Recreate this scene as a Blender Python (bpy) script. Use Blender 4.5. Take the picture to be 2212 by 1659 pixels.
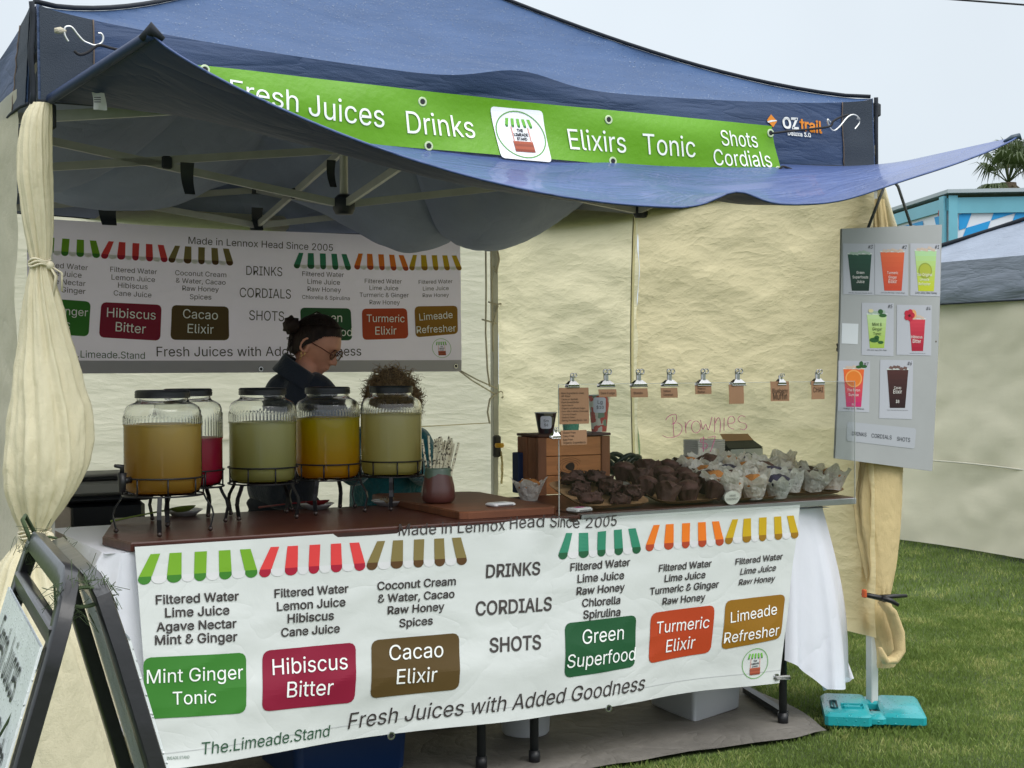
import bpy, bmesh, math, random, os
import numpy as np
from mathutils import Vector, Matrix, noise
random.seed(7); np.random.seed(7)
PI = math.pi
for o in list(bpy.data.objects): bpy.data.objects.remove(o)
sc = bpy.context.scene
COL = sc.collection
# ---------------- camera
F = 3140.0; YAW, PIT, ROL = [math.radians(a) for a in (-28.8, -.63, -.25)]
CP = np.array([-.78, -4.10, 1.30])
fwv = np.array([-math.sin(YAW)*math.cos(PIT), math.cos(YAW)*math.cos(PIT), math.sin(PIT)])
_rt = np.array([math.cos(YAW), math.sin(YAW), 0.]); _up = np.cross(_rt, fwv)
RV = _rt*math.cos(ROL)+_up*math.sin(ROL); UV_ = -_rt*math.sin(ROL)+_up*math.cos(ROL)
cam = bpy.data.objects.new('camera', bpy.data.cameras.new('camera')); COL.objects.link(cam)
m = Matrix(((RV[0], UV_[0], -fwv[0], CP[0]), (RV[1], UV_[1], -fwv[1], CP[1]), (RV[2], UV_[2], -fwv[2], CP[2]), (0, 0, 0, 1)))
cam.matrix_world = m
cam.data.sensor_fit = 'HORIZONTAL'; cam.data.sensor_width = 36; cam.data.lens = F/2212*36
cam.data.clip_start = .05; cam.data.clip_end = 500
sc.camera = cam
# ---------------- sky: even overcast cover over a weak Nishita sky
w = bpy.data.worlds.new('World'); sc.world = w; w.use_nodes = True
nt = w.node_tree; nt.nodes.clear()
SUN_EL, SUN_ROT = 48, 165      # sun diffuse through cloud, high on the viewer's side
sky = nt.nodes.new('ShaderNodeTexSky'); sky.sky_type = 'NISHITA'; sky.sun_disc = False
sky.sun_elevation = math.radians(SUN_EL); sky.sun_rotation = math.radians(SUN_ROT); sky.dust_density = 4; sky.air_density = 1
hs = nt.nodes.new('ShaderNodeHueSaturation'); hs.inputs['Saturation'].default_value = .3
nt.links.new(sky.outputs[0], hs.inputs['Color'])
b1 = nt.nodes.new('ShaderNodeBackground'); b1.inputs[1].default_value = .03
nt.links.new(hs.outputs[0], b1.inputs[0])
tc = nt.nodes.new('ShaderNodeTexCoord'); sx = nt.nodes.new('ShaderNodeSeparateXYZ'); nt.links.new(tc.outputs['Generated'], sx.inputs[0])
rp = nt.nodes.new('ShaderNodeValToRGB')
rp.color_ramp.elements[0].position = 0; rp.color_ramp.elements[0].color = (.64, .72, .79, 1)
rp.color_ramp.elements[1].position = 1; rp.color_ramp.elements[1].color = (2.1, 2.15, 2.2, 1)
e = rp.color_ramp.elements.new(.27); e.color = (.70, .775, .84, 1)
nt.links.new(sx.outputs[2], rp.inputs[0])
b2 = nt.nodes.new('ShaderNodeBackground'); b2.inputs[1].default_value = 1.0
cn = nt.nodes.new('ShaderNodeTexNoise'); cn.inputs['Scale'].default_value = 2.2; cn.inputs['Detail'].default_value = 4; nt.links.new(tc.outputs['Generated'], cn.inputs['Vector'])   # faint cloud structure
cm = nt.nodes.new('ShaderNodeMapRange'); cm.inputs['From Min'].default_value = .3; cm.inputs['From Max'].default_value = .7; cm.inputs['To Min'].default_value = .93; cm.inputs['To Max'].default_value = 1.07; nt.links.new(cn.outputs['Fac'], cm.inputs[0])
cx = nt.nodes.new('ShaderNodeVectorMath'); cx.operation = 'SCALE'; nt.links.new(rp.outputs[0], cx.inputs[0]); nt.links.new(cm.outputs[0], cx.inputs['Scale']); nt.links.new(cx.outputs[0], b2.inputs[0])
ad = nt.nodes.new('ShaderNodeAddShader'); nt.links.new(b1.outputs[0], ad.inputs[0]); nt.links.new(b2.outputs[0], ad.inputs[1])
wo = nt.nodes.new('ShaderNodeOutputWorld'); nt.links.new(ad.outputs[0], wo.inputs[0])
sl = bpy.data.lights.new('sun', 'SUN'); sl.energy = 1.5; sl.angle = math.radians(40); sl.color = (1, .97, .92)
so = bpy.data.objects.new('sun', sl); COL.objects.link(so); so.location = (6, -12, 14)
az = math.radians(SUN_ROT)
d = Vector((math.sin(az)*math.cos(math.radians(SUN_EL)), math.cos(az)*math.cos(math.radians(SUN_EL)), math.sin(math.radians(SUN_EL))))
so.rotation_euler = d.to_track_quat('Z', 'Y').to_euler()
vs = sc.view_settings; vs.view_transform = 'Standard'; vs.look = 'None'; vs.exposure = 0; vs.gamma = 1; vs.use_curve_mapping = False
sc.render.engine = 'CYCLES'
cy = sc.cycles; cy.use_denoising = True; cy.max_bounces = 12; cy.transparent_max_bounces = 24; cy.transmission_bounces = 12
cy.diffuse_bounces = 5; cy.glossy_bounces = 3; cy.sample_clamp_indirect = 6
# ---------------- photo point -> place on a known plane
def ray(u, v): return fwv+RV*(u-1106)/F-UV_*(v-829.5)/F
def aY(u, v, y): d = ray(u, v); return CP+d*(y-CP[1])/d[1]
def aX(u, v, x): d = ray(u, v); return CP+d*(x-CP[0])/d[0]
def aZ(u, v, z): d = ray(u, v); return CP+d*(z-CP[2])/d[2]
def aD(u, v, t): return CP+ray(u, v)*t
def V(*a): return np.array(a, float)
def lerp(a, b, t): return a+(b-a)*t
def nz(x, y=0, z=0): return noise.noise(Vector((x, y, z)))
def ridged(x, y, z=0, o=3):
    s = 0; a = 1; f = 1
    for k in range(o):
        s += a*(1-abs(noise.noise(Vector((x*f, y*f, z+k*7)))*2)); a *= .5; f *= 2.1
    return s-1.2
# ---------------- mesh building
def wloc(p):
    l = V(0, 0, 0)
    while p is not None: l = l+np.array(p.location); p = p.parent
    return l
class MB:
    def __init__(s): s.v = []; s.f = []; s.n = 0
    def add(s, v, f):
        v = [tuple(p) for p in v]; s.v += v; s.f += [tuple(i+s.n for i in q) for q in f]; s.n += len(v); return s
    def box(s, c, size, rz=0, ax=None, bev=0):
        hx, hy, hz = [q/2 for q in size]; cr, sr = math.cos(rz), math.sin(rz)
        if bev:
            ring = [(-hx+bev, -hy), (hx-bev, -hy), (hx, -hy+bev), (hx, hy-bev), (hx-bev, hy), (-hx+bev, hy), (-hx, hy-bev), (-hx, -hy+bev)]
            def sh(r, k): return [(x-math.copysign(min(k, abs(x)), x), y-math.copysign(min(k, abs(y)), y), z) for (x, y), z in ((q, r) for q in ring)]
            L = sh(-hz, bev)+[(x, y, -hz+bev) for x, y in ring]+[(x, y, hz-bev) for x, y in ring]+sh(hz, bev)
            fs = [tuple(range(7, -1, -1)), tuple(range(24, 32))]
            for r in range(3):
                for i in range(8): j = (i+1) % 8; fs.append((r*8+i, r*8+j, r*8+8+j, r*8+8+i))
        else:
            L = [(x, y, z) for z in (-hz, hz) for x, y in ((-hx, -hy), (hx, -hy), (hx, hy), (-hx, hy))]
            fs = [(3, 2, 1, 0), (4, 5, 6, 7), (0, 1, 5, 4), (1, 2, 6, 5), (2, 3, 7, 6), (3, 0, 4, 7)]
        if ax is not None:
            A = [np.array(a, float) for a in ax]; P = [V(*c)+A[0]*x+A[1]*y+A[2]*z for x, y, z in L]
        else: P = [(c[0]+x*cr-y*sr, c[1]+x*sr+y*cr, c[2]+z) for x, y, z in L]
        return s.add(P, fs)
    def sweep(s, path, nrm, w_, h_):
        P = [V(*p) for p in path]; n = len(P); nrm = V(*nrm)/np.linalg.norm(nrm); vs_ = []
        for i in range(n):
            t = P[min(i+1, n-1)]-P[max(i-1, 0)]; t /= np.linalg.norm(t); sd = np.cross(t, nrm); sd /= np.linalg.norm(sd); b = .15
            for x, y in ((-1+b, -1), (1-b, -1), (1, -1+b), (1, 1-b), (1-b, 1), (-1+b, 1), (-1, 1-b), (-1, -1+b)): vs_.append(P[i]+sd*x*w_/2+nrm*y*h_/2)
        fs = [(i*8+k, i*8+(k+1) % 8, (i+1)*8+(k+1) % 8, (i+1)*8+k) for i in range(n-1) for k in range(8)]+[tuple(range(7, -1, -1)), tuple((n-1)*8+k for k in range(8))]
        return s.add(vs_, fs)
    def bar(s, a, b, wd, th, up=(0, 0, 1), bev=0):
        a, b = V(*a), V(*b); d = b-a; L = np.linalg.norm(d); d /= L
        sd = np.cross(d, V(*up)); sd /= np.linalg.norm(sd); u = np.cross(sd, d)
        return s.box((a+b)/2, (L, wd, th), ax=(d, sd, u), bev=bev)
    def tube(s, path, r, n=8, cap=True, flat=1.0):
        P = [V(*p) for p in path]; m_ = len(P); R = r if hasattr(r, '__len__') else [r]*m_
        T = [P[min(i+1, m_-1)]-P[max(i-1, 0)] for i in range(m_)]; T = [t/max(1e-9, np.linalg.norm(t)) for t in T]
        a = V(0, 0, 1) if abs(T[0][2]) < .9 else V(1, 0, 0)
        N = np.cross(T[0], a); N /= np.linalg.norm(N); vs_ = []
        for i in range(m_):
            N = N-T[i]*(N@T[i]); N /= max(1e-9, np.linalg.norm(N)); B = np.cross(T[i], N)
            for k in range(n):
                t = 2*PI*k/n; vs_.append(P[i]+N*math.cos(t)*R[i]+B*math.sin(t)*R[i]*flat)
        fs = [(i*n+k, i*n+(k+1) % n, (i+1)*n+(k+1) % n, (i+1)*n+k) for i in range(m_-1) for k in range(n)]
        if cap: fs += [tuple(range(n-1, -1, -1)), tuple((m_-1)*n+k for k in range(n))]
        return s.add(vs_, fs)
    def lathe(s, prof, n=32, c=(0, 0, 0), rib=None, cap=False):
        vs_ = []
        for j, (r, z) in enumerate(prof):
            for k in range(n):
                t = 2*PI*k/n; rr = r+(rib(j, k) if rib else 0)
                vs_.append((c[0]+rr*math.cos(t), c[1]+rr*math.sin(t), c[2]+z))
        m_ = len(prof)
        fs = [(j*n+k, j*n+(k+1) % n, (j+1)*n+(k+1) % n, (j+1)*n+k) for j in range(m_-1) for k in range(n)]
        if cap: fs += [tuple(range(n-1, -1, -1)), tuple((m_-1)*n+k for k in range(n))]
        return s.add(vs_, fs)
    def grid(s, nu, nv, fn, flip=False):
        vs_ = [fn(i/nu, j/nv) for j in range(nv+1) for i in range(nu+1)]; k = nu+1
        fs = [(j*k+i, j*k+i+1, (j+1)*k+i+1, (j+1)*k+i) for j in range(nv) for i in range(nu)]
        if flip: fs = [q[::-1] for q in fs]
        return s.add(vs_, fs)
    def ball(s, c, r, n=10, sc_=(1, 1, 1)):
        prof = [(max(1e-4, r*math.sin(PI*j/n)), -r*math.cos(PI*j/n)) for j in range(n+1)]
        vs_ = []; m2 = n*2
        for rr, z in prof:
            for k in range(m2): t = 2*PI*k/m2; vs_.append((c[0]+rr*math.cos(t)*sc_[0], c[1]+rr*math.sin(t)*sc_[1], c[2]+z*sc_[2]))
        return s.add(vs_, [(j*m2+k, j*m2+(k+1) % m2, (j+1)*m2+(k+1) % m2, (j+1)*m2+k) for j in range(n) for k in range(m2)])
    def build(s, name, mt, par=None, smooth=False, kind=None):
        me = bpy.data.meshes.new(name); off = wloc(par)
        me.from_pydata([(p[0]-off[0], p[1]-off[1], p[2]-off[2]) for p in s.v], [], s.f)
        if smooth:
            me.polygons.foreach_set('use_smooth', [True]*len(me.polygons))
            if smooth != True: me.set_sharp_from_angle(angle=math.radians(smooth))
        me.materials.append(mt); me.update()
        o = bpy.data.objects.new(name, me); COL.objects.link(o)
        if par is not None: o.parent = par
        if kind: o['kind'] = kind
        return o
def thing(name, label, cat, loc=(0, 0, 0), group=None):
    o = bpy.data.objects.new(name, None); COL.objects.link(o); o.location = tuple(float(x) for x in loc); o.empty_display_size = .1
    return tag(o, label, cat, group)
def tag(o, label, cat, group=None):
    o['label'] = label; o['category'] = cat
    if group: o['group'] = group
    return o
def dup(root, loc=None, rz=None, label=None, scale=None):
    r = root.copy(); COL.objects.link(r)
    if loc is not None: r.location = tuple(float(x) for x in loc)
    if rz is not None: r.rotation_euler = (0, 0, rz)
    if scale is not None: r.scale = scale if hasattr(scale, '__len__') else (scale,)*3
    if label: r['label'] = label
    for ch in root.children:
        c = ch.copy(); COL.objects.link(c); c.parent = r
        for g in ch.children: q = g.copy(); COL.objects.link(q); q.parent = c
    return r
# ---------------- materials
def lin(h):
    h = h.lstrip('#'); r = []
    for i in (0, 2, 4):
        x = int(h[i:i+2], 16)/255; r.append(x/12.92 if x <= .04045 else ((x+.055)/1.055)**2.4)
    return r
def L(h, k=1.0): return tuple(min(.92, x*k) for x in lin(h))
_mc = {}
def mat(name, col, rough=.6, metal=0, spec=.5, trans=0, bump=None, var=None, coat=0, sheen=0, alpha=1, transm=0, ior=1.45, crump=None, wet=None, crease=None):
    """bump=(scale,strength,detail[,stretch xyz]); var=(scale,amount[,stretch]); crump=(scale,strength,stretch) cloth creases; trans=share of light let through"""
    if name in _mc: return _mc[name]
    mt = bpy.data.materials.new(name); _mc[name] = mt; mt.use_nodes = True; n = mt.node_tree; N = n.nodes; N.clear(); lk = n.links.new
    out = N.new('ShaderNodeOutputMaterial'); p = N.new('ShaderNodeBsdfPrincipled')
    p.inputs['Base Color'].default_value = (*col, 1); p.inputs['Roughness'].default_value = rough; p.inputs['Metallic'].default_value = metal
    p.inputs['Specular IOR Level'].default_value = spec; p.inputs['Coat Weight'].default_value = coat; p.inputs['Coat Roughness'].default_value = .08
    p.inputs['Sheen Weight'].default_value = sheen; p.inputs['Alpha'].default_value = alpha; p.inputs['Transmission Weight'].default_value = transm; p.inputs['IOR'].default_value = ior
    tcn = N.new('ShaderNodeTexCoord')
    def mapped(st):
        mp = N.new('ShaderNodeMapping'); mp.inputs['Scale'].default_value = st; lk(tcn.outputs['Object'], mp.inputs[0]); return mp.outputs[0]
    colout = None
    if var:
        t = N.new('ShaderNodeTexNoise'); t.inputs['Scale'].default_value = var[0]; t.inputs['Detail'].default_value = 5; t.inputs['Roughness'].default_value = .6
        lk(mapped(var[2] if len(var) > 2 else (1, 1, 1)), t.inputs['Vector'])
        r = N.new('ShaderNodeValToRGB'); r.color_ramp.elements[0].position = .3; r.color_ramp.elements[1].position = .7
        r.color_ramp.elements[0].color = (*[c*(1-var[1]) for c in col], 1); r.color_ramp.elements[1].color = (*[min(.95, c*(1+var[1])) for c in col], 1)
        lk(t.outputs['Fac'], r.inputs[0]); lk(r.outputs[0], p.inputs['Base Color']); colout = r.outputs[0]
    nrm = None
    if crump:
        t = N.new('ShaderNodeTexNoise'); t.inputs['Scale'].default_value = crump[0]; t.inputs['Detail'].default_value = 3; t.inputs['Distortion'].default_value = .7
        lk(mapped(crump[2]), t.inputs['Vector'])
        a = N.new('ShaderNodeMath'); a.operation = 'SUBTRACT'; a.inputs[1].default_value = .5; lk(t.outputs['Fac'], a.inputs[0])
        b = N.new('ShaderNodeMath'); b.operation = 'ABSOLUTE'; lk(a.outputs[0], b.inputs[0])
        c = N.new('ShaderNodeMath'); c.operation = 'POWER'; c.inputs[1].default_value = .6; lk(b.outputs[0], c.inputs[0])
        t2 = N.new('ShaderNodeTexNoise'); t2.inputs['Scale'].default_value = crump[0]*2.7; t2.inputs['Detail'].default_value = 4; t2.inputs['Distortion'].default_value = 1.2
        lk(mapped(tuple(reversed(crump[2])) if len(crump) > 3 else crump[2]), t2.inputs['Vector'])
        s2 = N.new('ShaderNodeMath'); s2.operation = 'MULTIPLY_ADD'; s2.inputs[1].default_value = .35; lk(t2.outputs['Fac'], s2.inputs[0]); lk(c.outputs[0], s2.inputs[2])
        bp = N.new('ShaderNodeBump'); bp.inputs['Strength'].default_value = crump[1]; bp.inputs['Distance'].default_value = .02; lk(s2.outputs[0], bp.inputs['Height']); nrm = bp
    if crease:   # fine straight-ish linen creases: (scale, strength, stretch)
        for ki, (rt_, off_) in enumerate(((.25, 0), (-.45, 3.7), (1.1, 9.1))):
            mp = N.new('ShaderNodeMapping'); mp.inputs['Rotation'].default_value = (rt_, 0 if crease[3] else rt_*.6, 0 if crease[3] else 0); mp.inputs['Scale'].default_value = crease[2]; mp.inputs['Location'].default_value = (off_, off_, off_); lk(tcn.outputs['Object'], mp.inputs[0])
            if not crease[3]: mp.inputs['Rotation'].default_value = (0, rt_, 0)
            t = N.new('ShaderNodeTexNoise'); t.inputs['Scale'].default_value = crease[0]*(1+.35*ki); t.inputs['Detail'].default_value = 5; t.inputs['Roughness'].default_value = .5; t.inputs['Distortion'].default_value = .25; lk(mp.outputs[0], t.inputs['Vector'])
            a = N.new('ShaderNodeMath'); a.operation = 'SUBTRACT'; a.inputs[1].default_value = .5; lk(t.outputs['Fac'], a.inputs[0])
            b = N.new('ShaderNodeMath'); b.operation = 'ABSOLUTE'; lk(a.outputs[0], b.inputs[0]); c = N.new('ShaderNodeMath'); c.operation = 'POWER'; c.inputs[1].default_value = .85; lk(b.outputs[0], c.inputs[0])
            bp = N.new('ShaderNodeBump'); bp.inputs['Strength'].default_value = crease[1]*(1, .7, .45)[ki]; bp.inputs['Distance'].default_value = .05; lk(c.outputs[0], bp.inputs['Height'])
            if nrm: lk(nrm.outputs[0], bp.inputs['Normal'])
            nrm = bp
    if bump:
        t = N.new('ShaderNodeTexNoise'); t.inputs['Scale'].default_value = bump[0]; t.inputs['Detail'].default_value = bump[2] if len(bump) > 2 else 4
        lk(mapped(bump[3] if len(bump) > 3 else (1, 1, 1)), t.inputs['Vector'])
        b = N.new('ShaderNodeBump'); b.inputs['Strength'].default_value = bump[1]; b.inputs['Distance'].default_value = .005; lk(t.outputs['Fac'], b.inputs['Height'])
        if nrm: lk(nrm.outputs[0], b.inputs['Normal'])
        nrm = b
    if wet:   # beads of rain: small glossy domes
        vo = N.new('ShaderNodeTexVoronoi'); vo.inputs['Scale'].default_value = wet; lk(tcn.outputs['Object'], vo.inputs['Vector'])
        r = N.new('ShaderNodeMapRange'); r.inputs['From Min'].default_value = .0; r.inputs['From Max'].default_value = .28; r.inputs['To Min'].default_value = 1; r.inputs['To Max'].default_value = 0
        lk(vo.outputs['Distance'], r.inputs[0])
        b = N.new('ShaderNodeBump'); b.inputs['Strength'].default_value = .7; b.inputs['Distance'].default_value = .004; lk(r.outputs[0], b.inputs['Height'])
        if nrm: lk(nrm.outputs[0], b.inputs['Normal'])
        nrm = b
        r2 = N.new('ShaderNodeMapRange'); r2.inputs['To Min'].default_value = rough; r2.inputs['To Max'].default_value = .12; lk(r.outputs[0], r2.inputs[0]); lk(r2.outputs[0], p.inputs['Roughness'])
    if nrm: lk(nrm.outputs[0], p.inputs['Normal'])
    if trans:
        tr = N.new('ShaderNodeBsdfTranslucent'); tr.inputs[0].default_value = (*[min(1, c*1.12) for c in col], 1)
        if colout: lk(colout, tr.inputs[0])
        if nrm: lk(nrm.outputs[0], tr.inputs['Normal'])
        mx = N.new('ShaderNodeMixShader'); mx.inputs[0].default_value = trans; lk(p.outputs[0], mx.inputs[1]); lk(tr.outputs[0], mx.inputs[2]); lk(mx.outputs[0], out.inputs[0])
    else: lk(p.outputs[0], out.inputs[0])
    return mt
def clear_mat(name, tint, refl=1.0, rough=.02):
    if name in _mc: return _mc[name]
    mt = bpy.data.materials.new(name); _mc[name] = mt; mt.use_nodes = True; n = mt.node_tree; N = n.nodes; N.clear(); lk = n.links.new
    out = N.new('ShaderNodeOutputMaterial'); t = N.new('ShaderNodeBsdfTransparent'); t.inputs[0].default_value = (*tint, 1)
    g = N.new('ShaderNodeBsdfGlossy'); g.inputs['Roughness'].default_value = rough; f = N.new('ShaderNodeFresnel'); f.inputs[0].default_value = 1.3
    mu = N.new('ShaderNodeMath'); mu.operation = 'MULTIPLY'; mu.inputs[1].default_value = refl; lk(f.outputs[0], mu.inputs[0])
    mx = N.new('ShaderNodeMixShader'); lk(mu.outputs[0], mx.inputs[0]); lk(t.outputs[0], mx.inputs[1]); lk(g.outputs[0], mx.inputs[2]); lk(mx.outputs[0], out.inputs[0]); return mt
def ink(h, k=1.3, rough=.5): return mat('ink_'+h.lstrip('#'), L(h, k), rough, spec=.3)
# ---------------- flat lettering
FONT = None
try: FONT = bpy.data.fonts.load(os.path.join(bpy.utils.system_resource('DATAFILES'), 'fonts', 'Inter.woff2'))
except Exception: pass
_tc = {}
from mathutils.geometry import tessellate_polygon
def _inside(p, poly):
    c = False; n = len(poly); x, y = p
    for i in range(n):
        x1, y1 = poly[i]; x2, y2 = poly[(i+1) % n]
        if (y1 > y) != (y2 > y) and x < (x2-x1)*(y-y1)/(y2-y1)+x1: c = not c
    return c
def _area(P): return .5*sum(P[i][0]*P[(i+1) % len(P)][1]-P[(i+1) % len(P)][0]*P[i][1] for i in range(len(P)))
def text2d(body, bold=0, ital=0, space=1.0):
    """letter outlines, overlapping strokes kept as separate layers so they join cleanly"""
    k = (body, bold, ital, space)
    if k in _tc: return _tc[k]
    cu = bpy.data.curves.new('t', 'FONT'); cu.body = body; cu.size = 1
    if FONT: cu.font = FONT
    cu.shear = ital; cu.space_character = space
    o = bpy.data.objects.new('t', cu); COL.objects.link(o); dg = bpy.context.evaluated_depsgraph_get()
    c2 = o.evaluated_get(dg).to_curve(dg); C_ = []
    for sp in c2.splines:
        P = []
        if sp.type == 'BEZIER':
            b = sp.bezier_points; n = len(b)
            for i in range(n):
                p0, p1, p2, p3 = b[i].co, b[i].handle_right, b[(i+1) % n].handle_left, b[(i+1) % n].co
                st = ((p1-p0).cross(p3-p0)).length+((p2-p0).cross(p3-p0)).length < 1e-5
                for t in ((0,) if st else (0, .33, .67)): P.append(tuple((p0*(1-t)**3+p1*3*t*(1-t)**2+p2*3*t*t*(1-t)+p3*t**3)[:2]))
        else: P = [tuple(p.co[:2]) for p in sp.points]
        Q = [p for i, p in enumerate(P) if abs(p[0]-P[i-1][0])+abs(p[1]-P[i-1][1]) > 1e-5]
        if len(Q) > 2: C_.append(Q)
    bpy.data.objects.remove(o); bpy.data.curves.remove(cu)
    if not C_: _tc[k] = (np.zeros((0, 3)), [], 1); return _tc[k]
    ar = [_area(c) for c in C_]; sg = 1 if ar[int(np.argmax(np.abs(ar)))] > 0 else -1
    if bold:
        for i, c in enumerate(C_):
            n = len(c); out = []
            for j in range(n):
                a = V(*c[j])-V(*c[j-1]); b = V(*c[(j+1) % n])-V(*c[j]); a /= np.linalg.norm(a); b /= np.linalg.norm(b)
                na, nb = V(a[1], -a[0])*sg, V(b[1], -b[0])*sg; m_ = na+nb; q = m_@m_; m_ = m_*min(2/max(q, 1e-6), 1.6) if q > 1e-6 else na
                out.append((c[j][0]+m_[0]*bold, c[j][1]+m_[1]*bold))
            C_[i] = out
    outer = [c for c, a in zip(C_, ar) if a*sg > 0]; holes = [c for c, a in zip(C_, ar) if a*sg <= 0]; own = [[] for _ in outer]
    for h in holes:
        best = None
        for i, c in enumerate(outer):
            if sum(_inside(h[j], c) for j in (0, len(h)//3, 2*len(h)//3)) >= 2 and (best is None or abs(_area(c)) < abs(_area(outer[best]))): best = i
        if best is not None: own[best].append(h)
    vs_ = []; fs = []
    for i, c in enumerate(outer):
        loops = [[Vector((x, y, 0)) for x, y in c]]+[[Vector((x, y, 0)) for x, y in h] for h in own[i]]; fl = [p for l in loops for p in l]; b0 = len(vs_)
        for t in tessellate_polygon(loops):
            t = tuple(t); ar_ = (fl[t[1]]-fl[t[0]]).cross(fl[t[2]]-fl[t[0]]).z
            if abs(ar_) > 1e-9: fs.append(tuple(b0+q for q in (t if ar_ > 0 else t[::-1])))
        vs_ += [(p.x, p.y, .00007*(i % 3)) for p in fl]
    vs_ = np.array(vs_); x0 = vs_[:, 0].min(); x1 = vs_[:, 0].max(); vs_[:, 0] -= x0
    _tc[k] = (vs_, fs, x1-x0); return _tc[k]
def homog(src, dst):
    A = []
    for (x, y), (u, v) in zip(src, dst): A += [[x, y, 1, 0, 0, 0, -u*x, -u*y, -u], [0, 0, 0, x, y, 1, -v*x, -v*y, -v]]
    h = np.linalg.svd(np.array(A, float))[2][-1].reshape(3, 3); return h
class Surf:
    """a printed sheet: corner marks of the print (any frame) -> metres on the sheet -> place in the scene"""
    def __init__(s, marks, W, H, P, nrm): s.W, s.H, s.P, s.n = W, H, P, V(*nrm); s.h = homog(marks, [(0, 0), (W, 0), (W, H), (0, H)])
    def m(s, x, y): q = s.h@V(x, y, 1); return q[:2]/q[2]
    def at(s, q, off): return s.P(q[0]/s.W, q[1]/s.H)+s.n*off
    def text(s, body, x0, y0, x1, y1, mt, par, bold=0, ital=0, off=.002, hs=1.0, name='lettering', frame=True):
        vs_, fs, wd = text2d(body, bold, ital)
        a, b = (s.m(x0, y0), s.m(x1, y1)) if frame else (V(x0, y0), V(x1, y1)); d = b-a; Ln = np.linalg.norm(d); d = d/Ln; u = V(d[1], -d[0]); k = Ln/wd
        mb = MB(); mb.add([s.at(a+d*p[0]*k+u*p[1]*k*hs, off+p[2]) for p in vs_], fs) ; return mb.build(name, mt, par)
    def quad(s, c4, mt, par, r=0, off=.001, n=(12, 8), name='printed_panel', frame=True, mb=None):
        c = [s.m(*p) if frame else V(*p) for p in c4]; w_ = np.linalg.norm(c[1]-c[0]); h_ = np.linalg.norm(c[3]-c[0]); own = mb is None; mb = mb or MB()
        def g(a, b):
            y = b*h_; ins = 0
            if r: 
                e_ = min(y, h_-y)
                if e_ < r: ins = r-math.sqrt(max(0, r*r-(r-e_)**2))
            t = (ins+a*(w_-2*ins))/w_
            return s.at(lerp(lerp(c[0], c[1], t), lerp(c[3], c[2], t), b), off)
        if r:
            bs = sorted(set([0, .15*r/h_, .5*r/h_, r/h_]+list(np.linspace(r/h_, 1-r/h_, n[1]))+[1-r/h_, 1-.5*r/h_, 1-.15*r/h_, 1]))
        else: bs = list(np.linspace(0, 1, n[1]+1))
        k = n[0]+1; vs_ = [g(i/n[0], b) for b in bs for i in range(k)]
        mb.add(vs_, [(j*k+i, (j+1)*k+i, (j+1)*k+i+1, j*k+i+1) for j in range(len(bs)-1) for i in range(n[0])])
        return mb.build(name, mt, par) if own else mb
    def poly(s, pts, mt, par, off=.0015, name='printed_shape', frame=True, mb=None):
        own = mb is None; mb = mb or MB(); mb.add([s.at(s.m(*p) if frame else V(*p), off) for p in pts], [tuple(range(len(pts)))])
        return mb.build(name, mt, par) if own else mb
    def ring(s, c, rx, ry, th, mt, par, off=.0015, name='printed_ring', n=40):
        mb = MB(); vs_ = []
        for k in range(n):
            t = 2*PI*k/n
            for q in (1, 1-th): vs_.append(s.at(V(c[0]+rx*q*math.cos(t), c[1]+ry*q*math.sin(t)), off))
        mb.add(vs_, [(2*k, 2*k+1, (2*k+3) % (2*n), (2*k+2) % (2*n)) for k in range(n)]); return mb.build(name, mt, par)
    def awning(s, tl, tr, br, bl, c1, c2, par, off=.001, grey=None, b_=.74):
        """five coloured canopy stripes with round dark ends, pale ends between them; corners in print frame"""
        q = [s.m(*p) for p in (tl, tr, br, bl)]
        def pt(a, b): return lerp(lerp(q[0], q[1], a), lerp(q[3], q[2], a), b)
        top = [(.104, .182), (.258, .357), (.465, .567), (.667, .765), (.846, .938)]; bot = [(0, .108), (.235, .356), (.459, .56), (.669, .776), (.892, 1)]
        def span(k, b):
            t0, t1 = top[k]; b0, b1_ = bot[k]; u = min(1, b/.80); return lerp(t0, b0, u), lerp(t1, b1_, u)
        o1 = []
        for k in range(5):
            a = []
            for mt, bs in ((c1, np.linspace(0, b_, 6)), (c2, [b_, .84, .89, .93, .96, .985, 1])):
                mb = MB(); vs_ = []
                for b in bs:
                    x0, x1 = span(k, b); u = max(0, (b-.80)/.20); sh = (x1-x0)/2*(1-math.sqrt(max(0, 1-u*u)))*.98
                    vs_ += [s.at(pt(x0+sh, b), off), s.at(pt(x1-sh, b), off)]
                mb.add(vs_, [(2*i, 2*i+2, 2*i+3, 2*i+1) for i in range(len(bs)-1)])
                mb.build('awning_stripe' if mt is c1 else 'stripe_end', mt, par)
        if grey:
            for k in range(4):
                mb = MB(); x0, x1 = bot[k][1], bot[k+1][0]; vs_ = []; bs = [b_, .84, .89, .93, .96, .985, 1]
                for b in bs:
                    u = max(0, (b-.80)/.20); sh = (x1-x0)/2*(1-math.sqrt(max(0, 1-u*u)))*.98
                    vs_ += [s.at(pt(x0+sh, b), off), s.at(pt(x1-sh, b), off)]
                mb.add(vs_, [(2*i, 2*i+2, 2*i+3, 2*i+1) for i in range(len(bs)-1)]); mb.build('pale_stripe_end', grey, par)
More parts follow.
